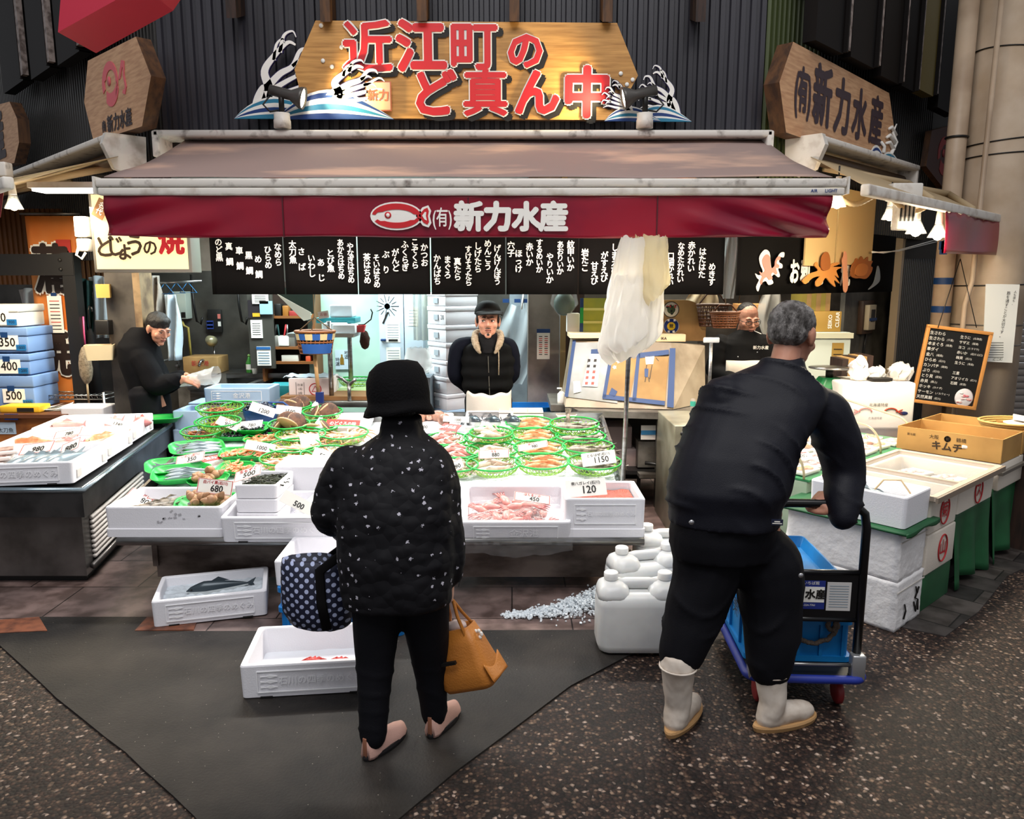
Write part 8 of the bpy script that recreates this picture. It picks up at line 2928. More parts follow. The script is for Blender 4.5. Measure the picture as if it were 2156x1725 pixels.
facepoly(b,[(1345,752),(1338,842),(1400,852),(1408,752)],card,0.009)
wpart('cardboard_panel',b,t)
b=MB()
for pts in([(1206,718),(1213,718),(1196,838),(1189,836)],[(1286,735),(1293,735),(1275,840),(1268,839)],[(1270,832),(1400,846),(1399,855),(1269,841)],[(1341,745),(1348,745),(1339,846),(1331,845)],[(1410,735),(1422,735),(1418,860),(1404,858)],[(1345,745),(1408,738),(1408,748),(1345,756)],[(1318,752),(1330,745),(1334,752),(1322,760)],[(1288,818),(1300,826),(1294,838),(1282,832)]):
 facepoly(b,pts,TP,0.015,0.002)
wpart('blue_tape',b,t)
b=MB()
facepoly(b,[(1244,742),(1266,741),(1258,816),(1226,815)],paper,0.016,0.002)
facepoly(b,[(1245,738),(1267,737),(1266,747),(1244,747)],TP,0.02,0.002)
for k in range(5):
 for x in(1238,1251):
  facepoly(b,[(x-k*1.4,758+12*k),(x+6-k*1.4,758+12*k),(x+5-k*1.4,764+12*k),(x-1-k*1.4,764+12*k)],PINKISH if k>1 else ink,0.0195,0.001)
facepoly(b,[(1207,805),(1221,804),(1224,826),(1208,830)],paper,0.016,0.002)
wpart('paper_note',b,t)
b=MB()
for x,y in((1296,752),(1309,748),(1302,763),(1294,775)):
 facepoly(b,[(x+5*math.cos(q)*(1 if i%2 else 0.6),y+5*math.sin(q)*(1 if i%2 else 0.6))for i,q in enumerate([2*math.pi*j/10 for j in range(10)])],mat('petal_pink','#e3c3bc',0.6),0.016,0.001)
facepoly(b,[(1358,752),(1378,750),(1375,768),(1360,769)],paper,0.016,0.001)
facepoly(b,[(1357,778),(1365,778),(1364,796),(1357,795)],TP,0.016,0.001)
for x0_,y0_,x1_,y1_ in((1361,770,1359,780),(1372,770,1367,800),(1359,796,1357,806),(1365,796,1366,806),(1380,755,1386,762)):
 facepoly(b,[(x0_,y0_),(x0_+1.4,y0_),(x1_+1.4,y1_),(x1_,y1_)],ink,0.016,0.001)
wpart('drawing',b,t)
b=MB()
YB2=6.35
zz0=at_y(1430,718,YB2).z
xl,xr=at_y(1384,700,YB2).x,at_y(1486,700,YB2).x
ht=at_y(1430,632,YB2).z-zz0
w=xr-xl
pts=[(0,0),(w,0),(w,ht*0.45)]+[(w*0.55+w*0.45*math.cos(a),ht*0.45+ht*0.55*math.sin(a))for a in[math.pi/2*i/10 for i in range(1,11)]]+[(0,ht)]
F=facing((xl,YB2,zz0))
t=thing('arched_board','cardboard arch with two round stickers above the show case','board',(xl+w/2,YB2,zz0))
b.prism(pts,-0.03,0,card,M=F)
wpart('board',b,t)
for px,py,cols in((1413,652,('#1d1b18','#d8d2c4','#3a4a2c')),(1413,687,('#d8d2c4','#1c3a86','#e3c52a'))):
 q=at_y(px,py,YB2)
 b=MB()
 for k,(r,cc)in enumerate(zip((0.066,0.06,0.034),cols)):
  b.lathe([(0,0.002*k+0.002),(r,0.002*k+0.002),(r,0.0)],mat('sticker_'+cc[1:],cc,0.5),28,facing((q.x,YB2-0.001,q.z)))
 if py==687:
  for ch,x,y in(('青',-0.025,0.047),('果',0.025,0.047),('市',-0.02,-0.047),('場',0.02,-0.047),('競',0.0,0.0)):
   b.text(ch,0.022 if ch!='競' else 0.035,SIGN_WHITE if ch!='競' else ink,facing((q.x+x,YB2-0.008,q.z+y)),bold=0.03)
 else:
  for k in range(16):
   b.ell((q.x+rnd.uniform(-0.035,0.035),YB2-0.007,q.z+rnd.uniform(-0.035,0.035)),(rnd.uniform(0.004,0.012),0.002,rnd.uniform(0.004,0.012)),(ink,MATS['sticker_3a4a2c'],red_ink)[k%3],8)
 wpart('sticker',b,t)
boxed('carton','flat carton lettered IKA under the arched board','box',1382,1444,704,720,6.2,0.15,mat('pale_carton','#d9bf98',0.6),extra=lambda b,M,w,h:b.text('IKA',0.03,ink,M@facing((-0.06,-0.003,h*0.45)),bold=0.03))
boxed('paper_shelf','pale cardboard flap lying across the top of the show case','flap',1200,1330,704,712,6.1,0.3,mat('pale_flap','#dcc6a0',0.6),0)
b=MB()
a,c=at_y(1222,628,6.4),at_y(1278,700,6.4)
F=facing((a.x,6.4,c.z))
w,h=c.x-a.x,a.z-c.z
b.box((w/2,h/2,0),(w,h,0.012),mat('yellow_folder','#a9a82a',0.4,col2='#8f9a38',scale=4),M=F)
for k in(0.3,0.68):
 b.box((w/2,h*k,0.008),(w,h*0.07,0.004),mat('pale_yellow_strip','#d6d37c',0.5),M=F)
b.box((0.012,h/2,0.008),(0.028,h,0.006),blue_tape,M=F)
b.box((0.012,h*0.5,0.012),(0.026,h*0.45,0.006),GREEN,M=F)
solid('yellow_folder','translucent yellow panel edged in blue and green tape above the show case','panel',b)
boxed('white_carton','small white cartons left of the yellow panel','box',1194,1220,660,700,6.45,0.1,paper)
p=at_y(1184,838,6.0)
t=thing('pump_bottle','white pump bottle at the left foot of the show case','bottle',(p.x,6.12,zc))
MB().lathe([(0.03,0),(0.032,0.02),(0.032,0.08),(0.012,0.1),(0,0.1)],paper,14).build('body',t)
MB().tube([(0,0,0.1),(0,0,0.125),(-0.035,-0.01,0.125)],0.007,paper,8).build('pump',t)
b=MB()
p=at_y(1459,852,5.72)
b.lathe([(0.02,0),(0.021,0.06),(0.019,0.08),(0.019,0.1),(0,0.105)],clear,14,Matrix.Translation((p.x,5.72,zc)))
b.lathe([(0.0215,0.045),(0.0215,0.08)],mat('teal_label','#2f8f7c',0.5),14,Matrix.Translation((p.x,5.72,zc)),cap=False)
solid('small_jar','little clear bottle with a teal label at the right foot of the show case','bottle',b)
p=at_y(1492,850,5.7)
t=thing('card_stand','chrome card stand with a clear holder beside the show case','stand',(p.x,5.7,zc))
zt_=at_y(1493,722,5.7).z
MB().tube([(0,0,0),(0.0,0,zt_-zc)],0.013,steel,10).build('post',t)
MB().box((0,0,zt_-zc+0.02),(0.12,0.02,0.04),mat('holder_clear','#c9ccce',0.1,alpha=0.6),bev=0.008).build('holder',t)
for px0,px1,py0,py1,y,lab in((1258,1330,898,945,6.0,'upper pinkish foam box under the worn counter'),(1262,1342,946,992,5.95,'lower pinkish foam box under the worn counter')):
 a,c=at_y(px0,py0,y),at_y(px1,py1,y)
 b=MB()
 b.box(((a.x+c.x)/2,y+0.15,(a.z+c.z)/2),(c.x-a.x,0.3,a.z-c.z-0.004),mat('pinkish_foam','#b7a6a4',0.7),bev=0.01)
 solid('foam_box',lab,'box',b)
boxed('metal_bin','grimy metal bin on the shelf under the worn counter','bin',1344,1412,930,985,5.85,0.35,dark_steel,0.003)
boxed('label_board','white and blue label hanging under the worn counter','label',1350,1380,896,926,5.8,0.006,paper,0,extra=lambda b,M,w,h:b.box((0,-0.002,h*0.5),(w,0.004,h*0.3),mat('label_cyan','#3f8fc4',0.5),M=M))
b=MB()
a,c=at_y(1344,1000,5.75),at_y(1414,1000,5.75)
b.box(((a.x+c.x)/2,5.9,a.z),(c.x-a.x,0.4,0.03),dark_steel)
for z in(0.12,0.02):
 b.tube([(a.x+0.05,5.75,z+0.25),(a.x+0.2,5.75,z+0.23),(a.x+0.16,5.75,z+0.1)],0.015,black_metal,8)
for x in(a.x+0.03,c.x-0.03):
 b.tube([(x,5.9,0),(x,5.9,a.z)],0.015,black_metal,8)
solid('drain_shelf','steel drain shelf with black pipes low beside the machine cabinet','shelf',b)
t=thing('machine_cabinet','scratched steel machine cabinet behind the man','cabinet',(1.45,5.35,0))
a=at_y(1413,1130,5.08)
zm=at_y(1440,897,5.08).z
b=MB()
b.box((a.x+0.225,5.4,zm/2),(0.45,0.62,zm),mat('machine_steel','#8f8a78',0.4,0.35,col2='#6a6452',scale=4,detail=8),bev=0.008)
wpart('body',b,t)
for px,py in((1437,914),(1434,1002),(1417,1098)):
 b=MB()
 q=at_y(px,py,5.08)
 b.lathe([(0,0.006),(0.013,0.004),(0.014,0)],black_metal if py==914 else steel,12,facing((q.x,5.088,q.z)))
 wpart('bolt',b,t)
for px,py,r,h,y,lab in((1500,664,0.13,0.17,6.3,'left dark woven basket hanging before the vendor with glasses'),(1526,674,0.115,0.12,6.2,'right brown woven basket overlapping the vendor with glasses')):
 p=at_y(px,py,y)
 wk=mat('dark_wicker','#4a2a16',0.6)if px==1500 else mat('brown_wicker','#6e3f20',0.6)
 t=thing('woven_basket',lab,'basket',tuple(p))
 b=MB()
 for k in range(7):
  z=-h/2+h*k/6
  rr=r*(0.78+0.22*k/6)
  b.tube([(p.x+rr*math.cos(2*math.pi*i/24),y+rr*0.6*math.sin(2*math.pi*i/24),p.z+z)for i in range(24)],0.006 if k<6 else 0.011,wk,5,closed=True)
 for i in range(22):
  an=2*math.pi*i/22
  for s in(-1,1):
   b.tube([(p.x+r*0.78*math.cos(an),y+r*0.47*math.sin(an),p.z-h/2),(p.x+r*math.cos(an+0.25*s),y+r*0.6*math.sin(an+0.25*s),p.z+h/2)],0.004,wk,4)
 wpart('weave',b,t)
 b=MB()
 b.tube([(p.x-r*0.9,y,p.z+h/2),(p.x-r*0.4,y,p.z+h*1.0),(p.x+r*0.4,y,p.z+h*1.0),(p.x+r*0.9,y,p.z+h/2)],0.006,wk,6)
 b.tube([(p.x,y,p.z+h*1.0),(p.x,y,p.z+0.6)],0.003,tan_trim,5)
 wpart('handle',b,t)
for px,py,w,h,y,m,lab in((1535,560,0.14,0.5,6.0,mat('hang_film','#b9b9b6',0.35,alpha=0.7),'clear plastic bag hanging between the two black curtains'),(1480,640,0.3,0.22,6.8,mat('cream_film','#c9b99a',0.4,alpha=0.85),'cream plastic bag hanging above the woven baskets'),(1622,660,0.22,0.4,7.2,mat('grey_film','#a9a6a0',0.4,alpha=0.8),'greyish plastic sheet hanging behind the grey-haired man')):
 p=at_y(px,py,y)
 b=MB()
 b.sheet(lambda u,v:(p.x+(u-0.5)*w*(0.35+0.65*math.sin(math.pi*(0.15+0.7*v))),y+0.04*math.sin(u*12+v*4),p.z+h/2-h*v),14,12,m)
 solid('hanging_bag',lab,'bag',b)
boxed('hanging_case','orange-tan case hanging behind the vendor with glasses','case',1555,1612,640,662,7.3,0.2,mat('orange_tan','#c08a54',0.5),extra=lambda b,M,w,h:[b.tube([(x,0.1,h),(x*0.3,0.1,1.12)],0.005,black_metal,5,M=M)for x in(-0.1,0.1)])
boxed('white_fridge','small white refrigerator right of the grey-haired man\'s head','fridge',1690,1786,700,800,7.3,0.45,mat('fridge_white','#cdd6cc',0.4),0.012,to_floor=True,extra=lambda b,M,w,h:(b.box((0.0,0.0,h-0.03),(w*1.03,0.06,0.05),mat('fridge_top','#c9c8b0',0.4),M=M),b.box((0.11,-0.004,h-0.26),(0.11,0.006,0.32),mat('kraft_note','#a8863e',0.7),M=M),[b.box((0.11,-0.008,h-0.16-0.05*k),(0.08,0.004,0.008),ink,M=M)for k in range(5)]))
boxed('cardboard_box','tan cardboard box with white lettering on the white refrigerator','box',1690,1770,656,699,7.35,0.35,mat('tan_carton','#a5823c',0.6),extra=lambda b,M,w,h:(b.text('SEIKO',0.05,SIGN_WHITE,M@facing((0.08,-0.003,h*0.5))@Matrix.Rotation(R(90),4,'Z'),bold=0.02),b.text('CLEAR',0.05,SIGN_WHITE,M@facing((0.15,-0.003,h*0.6))@Matrix.Rotation(R(90),4,'Z'),bold=0.02)))
for k in range(6):
 boxed('cardboard_sheet','flattened carton standing on the tan box, %s from the left'%('first','second','third','fourth','fifth','sixth')[k],'cardboard',1690+10*k,1697+10*k,612,655,7.4,0.3,(mat('olive_card','#8f8038',0.7),card)[k%2],0,'flattened cartons on the tan box')
pk=at_wall(1822,668,4.53,-1)
b=MB()
F=facing(pk,R(45))
b.box((0,0,0.0),(0.3,0.36,0.06),mat('panel_brown','#4a3426',0.5),M=F,bev=0.006)
b.box((-0.01,0,0.05),(0.19,0.27,0.06),mat('panel_cream','#b3a48a',0.5),M=F,bev=0.006)
b.box((-0.01,0.02,0.085),(0.09,0.13,0.01),ink,M=F)
b.box((-0.01,-0.02,0.088),(0.2,0.03,0.006),blue_tape,M=F)
b.tube([(0,-0.18,0.02),(-0.02,-0.3,0.02),(-0.03,-0.8,0.02)],0.012,black_metal,8,M=F)
solid('breaker_box','cream electric panel on a brown board on the right inner wall','panel',b)
# the right stall
RS=R(41.5)
S0=Vector((1.925,3.615,0))
MS=Matrix.Translation(S0)@Matrix.Rotation(RS,4,'Z')
def SP_(x,y,z=0.0):
 return MS@Vector((x,y,z))
def sbox(name,label,cat,x0,x1,y0,y1,z0,z1,m,bev=0.006,group=None,extra=None,open_=False,**kw):
 b=MB()
 if open_:
  b=foam_mesh(x1-x0,y1-y0,z1-z0,m=m,notch=False,**kw)
  o=b.build(name)
  o.location=SP_((x0+x1)/2,(y0+y1)/2,z0)
  o.rotation_euler=(0,0,RS)
  if extra:
   e_=MB()
   extra(e_)
   e_.build('mark',o)
  return tag(o,label,cat,group)
 b.box(((x0+x1)/2,(y0+y1)/2,(z0+z1)/2),(x1-x0,y1-y0,z1-z0),m,bev=bev)
 if extra:
  extra(b)
 o=b.build(name)
 o.location=S0
 o.rotation_euler=(0,0,RS)
 return tag(o,label,cat,group)
rough=mat('chipped_foam','#e2e0e0',0.8,bump=0.7,bscale=22,spec=0.2,col2='#c9c2bb',scale=5,lo=0.6,hi=0.85)
def chipped(name,label,x0,x1,y0,y1,z0,z1,seed,marks=None):
 b=MB()
 bm=bmesh.new()
 bmesh.ops.create_cube(bm,size=1)
 bmesh.ops.subdivide_edges(bm,edges=bm.edges[:],cuts=14,use_grid_fill=True)
 for v in bm.verts:
  q=v.co.copy()
  e_=sum(1 for c_ in q if abs(c_)>0.46)
  v.co=Vector(((x0+x1)/2+q.x*(x1-x0),(y0+y1)/2+q.y*(y1-y0),(z0+z1)/2+q.z*(z1-z0)))
  n_=nz3(v.co.x*14+seed,v.co.y*14,v.co.z*14)
  cc=Vector(((x0+x1)/2,(y0+y1)/2,(z0+z1)/2))
  v.co+=(v.co-cc).normalized()*(0.004*n_-(0.016*max(0,n_+0.15)if e_>=2 else 0))
  v.co.z=max(v.co.z,z0)
 b.from_bm(bm,rough,True)
 b.box(((x0+x1)/2,y0-0.002,z1-0.05),(x1-x0+0.004,0.004,0.006),mat('foam_seam','#b9b4ae',0.8))
 if marks:
  marks(b)
 o=b.build(name)
 o.location=S0
 o.rotation_euler=(0,0,RS)
 return tag(o,label,'box')
def scrawl(b):
 F=facing((0.24,-0.006,0.13))
 for pts in(((-0.02,0.06),(0.0,0.02),(0.02,0.05),(-0.02,0.0),(0.02,-0.02)),((-0.03,-0.02),(0.0,-0.08),(0.02,-0.02),(0.03,-0.08)),((-0.15,0.0),(-0.13,-0.04),(-0.15,-0.08))):
  b.tube([(x,y,0)for x,y in pts],0.0045,ink,5,M=F)
chipped('foam_box','chipped white foam box at the foot of the near stall corner, scrawled in black',0.0,0.33,0.0,0.62,0.002,0.262,1.0,scrawl)
chipped('foam_box','upper white foam box of the near stall corner, under the green cloth',0.005,0.325,0.005,0.615,0.265,0.52,5.0)
gcl=mat('green_cloth','#1d5a34',0.6,col2='#174a2a',scale=4)
b=MB()
b.sheet(lambda u,v:(-0.03+0.42*u,-0.03+0.72*v,0.533+0.004*nz3(u*5,v*5)),8,12,gcl,thick=0.012)
b.sheet(lambda u,v:(-0.03+0.42*u,-0.03,0.533-0.02*v-0.01*math.sin(u*9)*v),8,3,gcl,thick=0.004)
o=b.build('green_cover')
o.location=S0
o.rotation_euler=(0,0,RS)
tag(o,'green sheet laid over the near foam boxes of the right stall','cover')
sbox('foam_box','clean white foam box of fish on the green sheet at the near stall corner','box',0.02,0.33,0.0,0.5,0.535,0.7,styro,open_=True)
b=MB()
b.sheet(lambda u,v:(0.06+0.23*u,0.04+0.4*v,0.63+0.01*nz3(u*9,v*9)),14,20,ice_m)
o=b.build('ice_fill')
o.location=S0
o.rotation_euler=(0,0,RS)
tag(o,'icy water in the clean foam box of the right stall','ice',kind='stuff')
for k in range(2):
 put(F_SARD,'fish',MS,(0.17+0.05*k,0.16+0.06*k,0.645),R(80+30*k),'small grey fish in the clean foam box of the right stall','fish','small fish in the clean stall box',R(-15))
b=MB()
b.tube([(0.2,0.25,0.64),(0.22,0.2,0.72),(0.24,0.12,0.73),(0.25,0.05,0.64)],0.005,mat('straw_band','#c9b08a',0.6),6)
o=b.build('straw_band')
o.location=S0
o.rotation_euler=(0,0,RS)
tag(o,'bent straw band sticking up in the clean foam box','band')
def ring(ch,x,z,y=-0.004):
 def f(b):
  F=facing((x,y,z))
  b.tube([(0.06*math.cos(a),0.075*math.sin(a),0)for a in[2*math.pi*i/28 for i in range(28)]],0.004,red_ink,6,closed=True,M=F)
  b.text(ch,0.09,red_ink,F,bold=0.02)
 return f
cream_f=mat('cream_foam','#dcd3c6',0.7,bump=0.15,bscale=120)
sbox('covered_box','dark green covered box on the ground under the box marked with a mountain sign','box',0.34,0.75,0.01,0.5,0.0,0.205,gcl,0.01)
sbox('foam_box','cream foam box with a red ringed mountain sign','box',0.34,0.74,0.0,0.5,0.21,0.43,cream_f,0.008,extra=ring('山',0.56,0.32))
sbox('foam_box','cream foam box with a red ringed flower sign under the near glass lid','box',0.34,0.745,0.0,0.56,0.435,0.63,cream_f,open_=True,extra=ring('菊',0.0,0.1,-0.283))
sbox('foam_box','cream foam box with a red ringed sign under the far glass lid','box',0.75,1.33,0.0,0.56,0.46,0.63,cream_f,open_=True,extra=ring('ス',0.02,0.09,-0.283))
t=thing('glass_cover','double glass lid in a pale frame over the two ringed foam boxes','lid',tuple(SP_(0.83,0.28,0.635)),RS)
fm=mat('lid_frame','#b9a998',0.45)
b=MB()
for x in(-0.5,-0.085,0.51):
 b.box((x,0,0.008),(0.03,0.6,0.022),fm)
for y in(-0.295,0.295):
 b.box((0.005,y,0.008),(1.04,0.03,0.024),fm)
b.box((0.005,-0.318,0.004),(1.06,0.012,0.03),mat('lid_rail','#8a7c6e',0.4))
b.build('frame',t)
MB().box((-0.29,0,0.01),(0.4,0.57,0.005),clear).build('glass',t)
MB().box((0.21,0,0.01),(0.58,0.57,0.005),clear).build('glass',t)
PK=mat('pack_pink','#c9908c',0.35,col2='#e3c8c4',scale=30)
PKB=mat('pack_brown','#8a5c3c',0.4,col2='#b98a5c',scale=24)
PKO=mat('pack_orange','#c98458',0.35,col2='#e0b890',scale=26)
TRAYW=mat('pack_white','#e6e0da',0.4)
def pack(x,y,z,rz,m,label,group,s=1.0):
 b=MB()
 b.box((0,0,0.012),(0.17*s,0.12*s,0.022),TRAYW,bev=0.006)
 for i in range(7):
  b.ell((rnd.uniform(-0.055,0.055)*s,rnd.uniform(-0.035,0.035)*s,0.026),(0.026*s,0.018*s,0.012),m,8)
 b.sheet(lambda u,v:((u-0.5)*0.165*s,(v-0.5)*0.115*s,0.026+0.016*math.sin(math.pi*u)*math.sin(math.pi*v)),6,6,clear)
 o=b.build('seafood_pack')
 o.matrix_basis=MS@Matrix.Translation((x,y,z))@Matrix.Rotation(rz,4,'Z')
 return tag(o,label,'pack',group)
sbox('inner_mat','dark mat lying in the near ringed box','mat',0.385,0.7,0.045,0.515,0.54,0.546,mat('wet_slate','#3d4a4a',0.3),0)
sbox('inner_mat','dark mat lying in the far ringed box','mat',0.795,1.285,0.045,0.515,0.54,0.546,MATS['wet_slate'],0)
for x,y,m in((0.45,0.15,PKB),(0.61,0.2,PKO),(0.48,0.36,PKB),(0.64,0.36,PK)):
 pack(x,y,0.548,0.2,m,'wrapped seafood tray under the near glass lid','seafood trays under the near glass lid')
for x,y,m in((0.9,0.2,PKB),(1.14,0.2,PK),(1.16,0.4,PK),(0.92,0.4,PKB)):
 pack(x,y,0.548,-0.2,m,'wrapped seafood tray under the far glass lid','seafood trays under the far glass lid',1.2)
for x,y,lab in((0.42,0.45,'paper label in the near ringed box'),(0.85,0.45,'paper label lying in the far ringed box')):
 b=MB()
 b.box((0,0,0),(0.16,0.1,0.003),paper)
 b.text('480',0.05,ink,z=0.003)
 o=b.build('label_card')
 o.matrix_basis=MS@Matrix.Translation((x,y,0.6))@Matrix.Rotation(R(10),4,'X')
 tag(o,lab,'card')
for x0,x1,zt_,lab in((0.78,1.38,0.455,'green cloth hanging to the ground below the far ringed box'),(1.4,2.1,0.47,'second green cloth hanging below the cardboard boxes')):
 b=MB()
 b.sheet(lambda u,v:(x0+(x1-x0)*u,0.03-0.03*math.sin(u*15+x0)*v-0.02*v,zt_*(1-v)+0.015+0.03*v*math.sin(u*4)),40,10,gcl,thick=0.004)
 o=b.build('green_drape')
 o.location=S0
 o.rotation_euler=(0,0,RS)
 tag(o,lab,'cloth')
sbox('stall_base','plain dark support hidden behind the green cloths of the right stall','base',0.8,2.6,0.08,0.6,0.0,0.455,black_metal,0)
sbox('foam_box','pale grey long box on the green cloth beyond the ringed boxes','box',1.42,1.95,0.0,0.6,0.475,0.645,cream_f,0.008,extra=lambda b:b.box((1.68,-0.008,0.59),(0.56,0.03,0.02),mat('rail_dark','#6a645c',0.4)))
sbox('foam_box','farthest pale box at the right edge of the stall','box',1.97,2.6,0.0,0.6,0.475,0.645,cream_f,0.008)
KT=mat('kraft_box','#bd9150',0.7,col2='#a97f44',scale=4)
def kraft(name,label,x0,x1,y0,y1,z0,h,extra=None):
 L,W=x1-x0,y1-y0
 b=MB()
 b.loft([rrect(L,W,0.004,0,2),rrect(L,W,0.004,h,2),rrect(L-0.012,W-0.012,0.003,h,2),rrect(L-0.012,W-0.012,0.003,0.008,2)],KT)
 if extra:
  extra(b,L,W,h)
 o=b.build(name)
 o.location=SP_((x0+x1)/2,(y0+y1)/2,z0)
 o.rotation_euler=(0,0,RS)
 return tag(o,label,'box')
def kimchi(b,L,W,h):
 F=facing((-L/2-0.001,0,h*0.5),R(-90))
 b.text('キムチ',0.062,mat('print_brown','#3a2a18',0.6),F,bold=0.03,y=-0.022,z=0.001)
 b.text('大阪',0.03,MATS['print_brown'],F,x=-0.08,y=0.032,z=0.001)
 b.lathe([(0,0.001),(0.02,0.001)],MATS['print_brown'],14,F@Matrix.Translation((0,0.032,0)))
 b.text('鶴橋',0.03,MATS['print_brown'],F,x=0.08,y=0.032,z=0.001)
 b.text('要冷蔵',0.018,MATS['print_brown'],F,x=-0.22,y=0.03,z=0.001)
kraft('cardboard_box','open kraft carton lettered キムチ beside the glass lid',1.42,1.8,0.0,0.62,0.65,0.15,kimchi)
kraft('cardboard_box','second open kraft carton behind the lettered one',1.82,2.17,0.0,0.62,0.65,0.15)
for x,y,lab in((1.52,0.2,0),(1.6,0.42,0),(1.65,0.15,0)):
 pack(x,y,0.71,0.3*x,PKO,'clear pack of pickles in the lettered kraft carton','packs in the lettered kraft carton',1.1)
pack(1.97,0.45,0.72,0.2,TRAYW,'white pack in the second kraft carton','packs in the second kraft carton',1.1)
p=at_z(2140,905,0.76)
b=MB()
for k in range(5):
 b.tube([(p.x+(0.2+0.01*k)*math.cos(a),p.y+(0.15+0.008*k)*math.sin(a),0.762+0.014*k)for a in[2*math.pi*i/28 for i in range(28)]],0.009,mat('straw_basket','#c09a58',0.6),6,closed=True)
b.lathe([(0,0),(0.2,0.0)],MATS['straw_basket'],20,Matrix.Translation((p.x,p.y,0.758)),1,0.75)
solid('straw_basket','shallow straw basket at the right edge of the picture','basket',b)
for k in range(3):
 b=MB()
 b.box((0,0,0),(0.2,0.1,0.012),TRAYW,bev=0.004)
 o=b.build('fish_pack')
 o.matrix_basis=Matrix.Translation((p.x-0.04+0.05*k,p.y-0.05+0.05*k,0.79+0.02*k))@Matrix.Rotation(0.5*k,4,'Z')@Matrix.Rotation(R(8),4,'X')
 tag(o,'white wrapped pack in the straw basket','pack','packs in the straw basket')
b=MB()
b.box((0,0,0.36),(0.6,0.5,0.72),dark_wood)
o=b.build('basket_stand')
o.location=(p.x+0.05,p.y+0.05,0)
o.rotation_euler=(0,0,RS)
tag(o,'dark stand under the straw basket','stand')
sbox('display_bench','green topped bench carrying the glass show case on the right','bench',0.3,1.95,0.66,1.3,0.0,0.6,mat('bench_green_grey','#93a490',0.5,col2='#7c8c78',scale=3),0.004)
sbox('green_mat','bright green mat on the bench under the packed seafood','mat',0.3,1.95,0.645,1.3,0.602,0.614,mat('mat_green','#2f7a4c',0.5),0)
t=thing('curved_case','long curved clear show case over the packed seafood on the right','show case',tuple(SP_(1.0,1.0,0.615)))
acr=mat('clear_acrylic','#e9dfe4',0.05,alpha=0.13,spec=1.0)
edge_m=mat('acrylic_edge','#b9ab88',0.25)
yA,yB,hA,hB=1.26,0.68,0.27,0.18
def prof(v):
 if v<0.62:
  k=v/0.62
  return(yA+(yB+0.14-yA)*k,0.615+hA+(hB-hA)*k)
 a=(v-0.62)/0.38*math.pi/2
 return(yB+0.14-0.14*math.sin(a),0.615+hB*math.cos(a))
b=MB()
b.sheet(lambda u,v:(0.3+1.55*u,prof(v)[0],prof(v)[1]),10,24,acr,M=MS)
wpart('glass',b,t)
for k,x in enumerate((0.3,0.82,1.33,1.85)):
 b=MB()
 b.tube([(x,prof(i/24)[0],prof(i/24)[1])for i in range(25)],0.008,edge_m,6,M=MS)
 wpart('rib',b,t)
b=MB()
b.box((1.08,yA+0.01,0.615+hA),(1.6,0.05,0.03),mat('case_rail','#8e7f78',0.35,0.3),M=MS,bev=0.004)
wpart('top_rail',b,t)
for x in(0.3,1.85):
 b=MB()
 b.box((x,yA,0.615+hA/2),(0.02,0.02,hA),edge_m,M=MS)
 wpart('post',b,t)
cols=(PKO,PK,PKB,PKO,PK)
for i in range(7):
 for j in range(4):
  x,y=0.42+0.21*i,0.76+0.145*j
  pack(x+rnd.uniform(-0.02,0.02),y+rnd.uniform(-0.02,0.02),0.618,rnd.uniform(-0.3,0.3),cols[(i+2*j)%5],'wrapped tray of shellfish laid out in the curved show case','shellfish trays in the curved show case',1.1)
for k,(x,y)in enumerate(((0.6,0.85),(0.75,1.05),(1.0,0.9),(1.2,0.95),(1.45,0.8),(0.9,1.15))):
 b=MB()
 b.box((0,0,0),(0.13,0.075,0.002),paper)
 b.text(('680','500','880','780','1200','950')[k],0.042,ink,z=0.002)
 b.box((0,0.028,0.0015),(0.1,0.008,0.001),PINKISH)
 o=b.build('price_tag')
 o.matrix_basis=MS@Matrix.Translation((x,y,0.678))@Matrix.Rotation(R(-20+12*k),4,'Z')@Matrix.Rotation(R(28),4,'X')
 tag(o,'white price tag %s in the curved show case'%('at the near end','second from the near end','by the front glass in the middle','right of the middle tag','at the far end','farthest back')[k],'price tag')
pw=at_y(1850,905,5.9)
def crabprint(b,M,w,h):
 F=M@facing((0,-0.004,h*0.38))
 rp_=mat('crab_print','#b8442c',0.6)
 for s in(-1,1):
  b.tube([(s*0.1+0.05*math.cos(a),0.03*math.sin(a),0)for a in[math.pi*i/10 for i in range(11)]],0.006,rp_,6,M=F)
  for k in range(3):
   b.tube([(s*0.14,0.005*k,0),(s*0.19,0.02-0.02*k,0)],0.004,rp_,5,M=F)
 b.prism([(-0.24,0.0),(-0.22,0.03),(-0.2,0.0)],0,0.003,rp_,M=F)
 b.text('北海道特産',0.03,ink,F,y=0.055,z=0.001)
 b.text('北海道特産',0.022,ink,F,y=-0.05,x=-0.02,z=0.001)
 b.ell((0.2,-0.01,0),(0.035,0.015,0.003),mat('navy_print','#1b2450',0.6),10,F)
boxed('foam_box','large white foam box with a red crab print behind the curved show case','box',1776,1922,806,905,5.9,0.42,mat('warm_foam','#e6ddd2',0.7,bump=0.1,bscale=150),0.02,extra=crabprint)
b=MB()
b.box((pw.x,6.12,(pw.z-0.004)/2),(0.56,0.4,pw.z-0.004),concrete)
solid('plinth','grey stand under the large crab-print foam box','stand',b)
zt_=at_y(1850,805,5.9).z
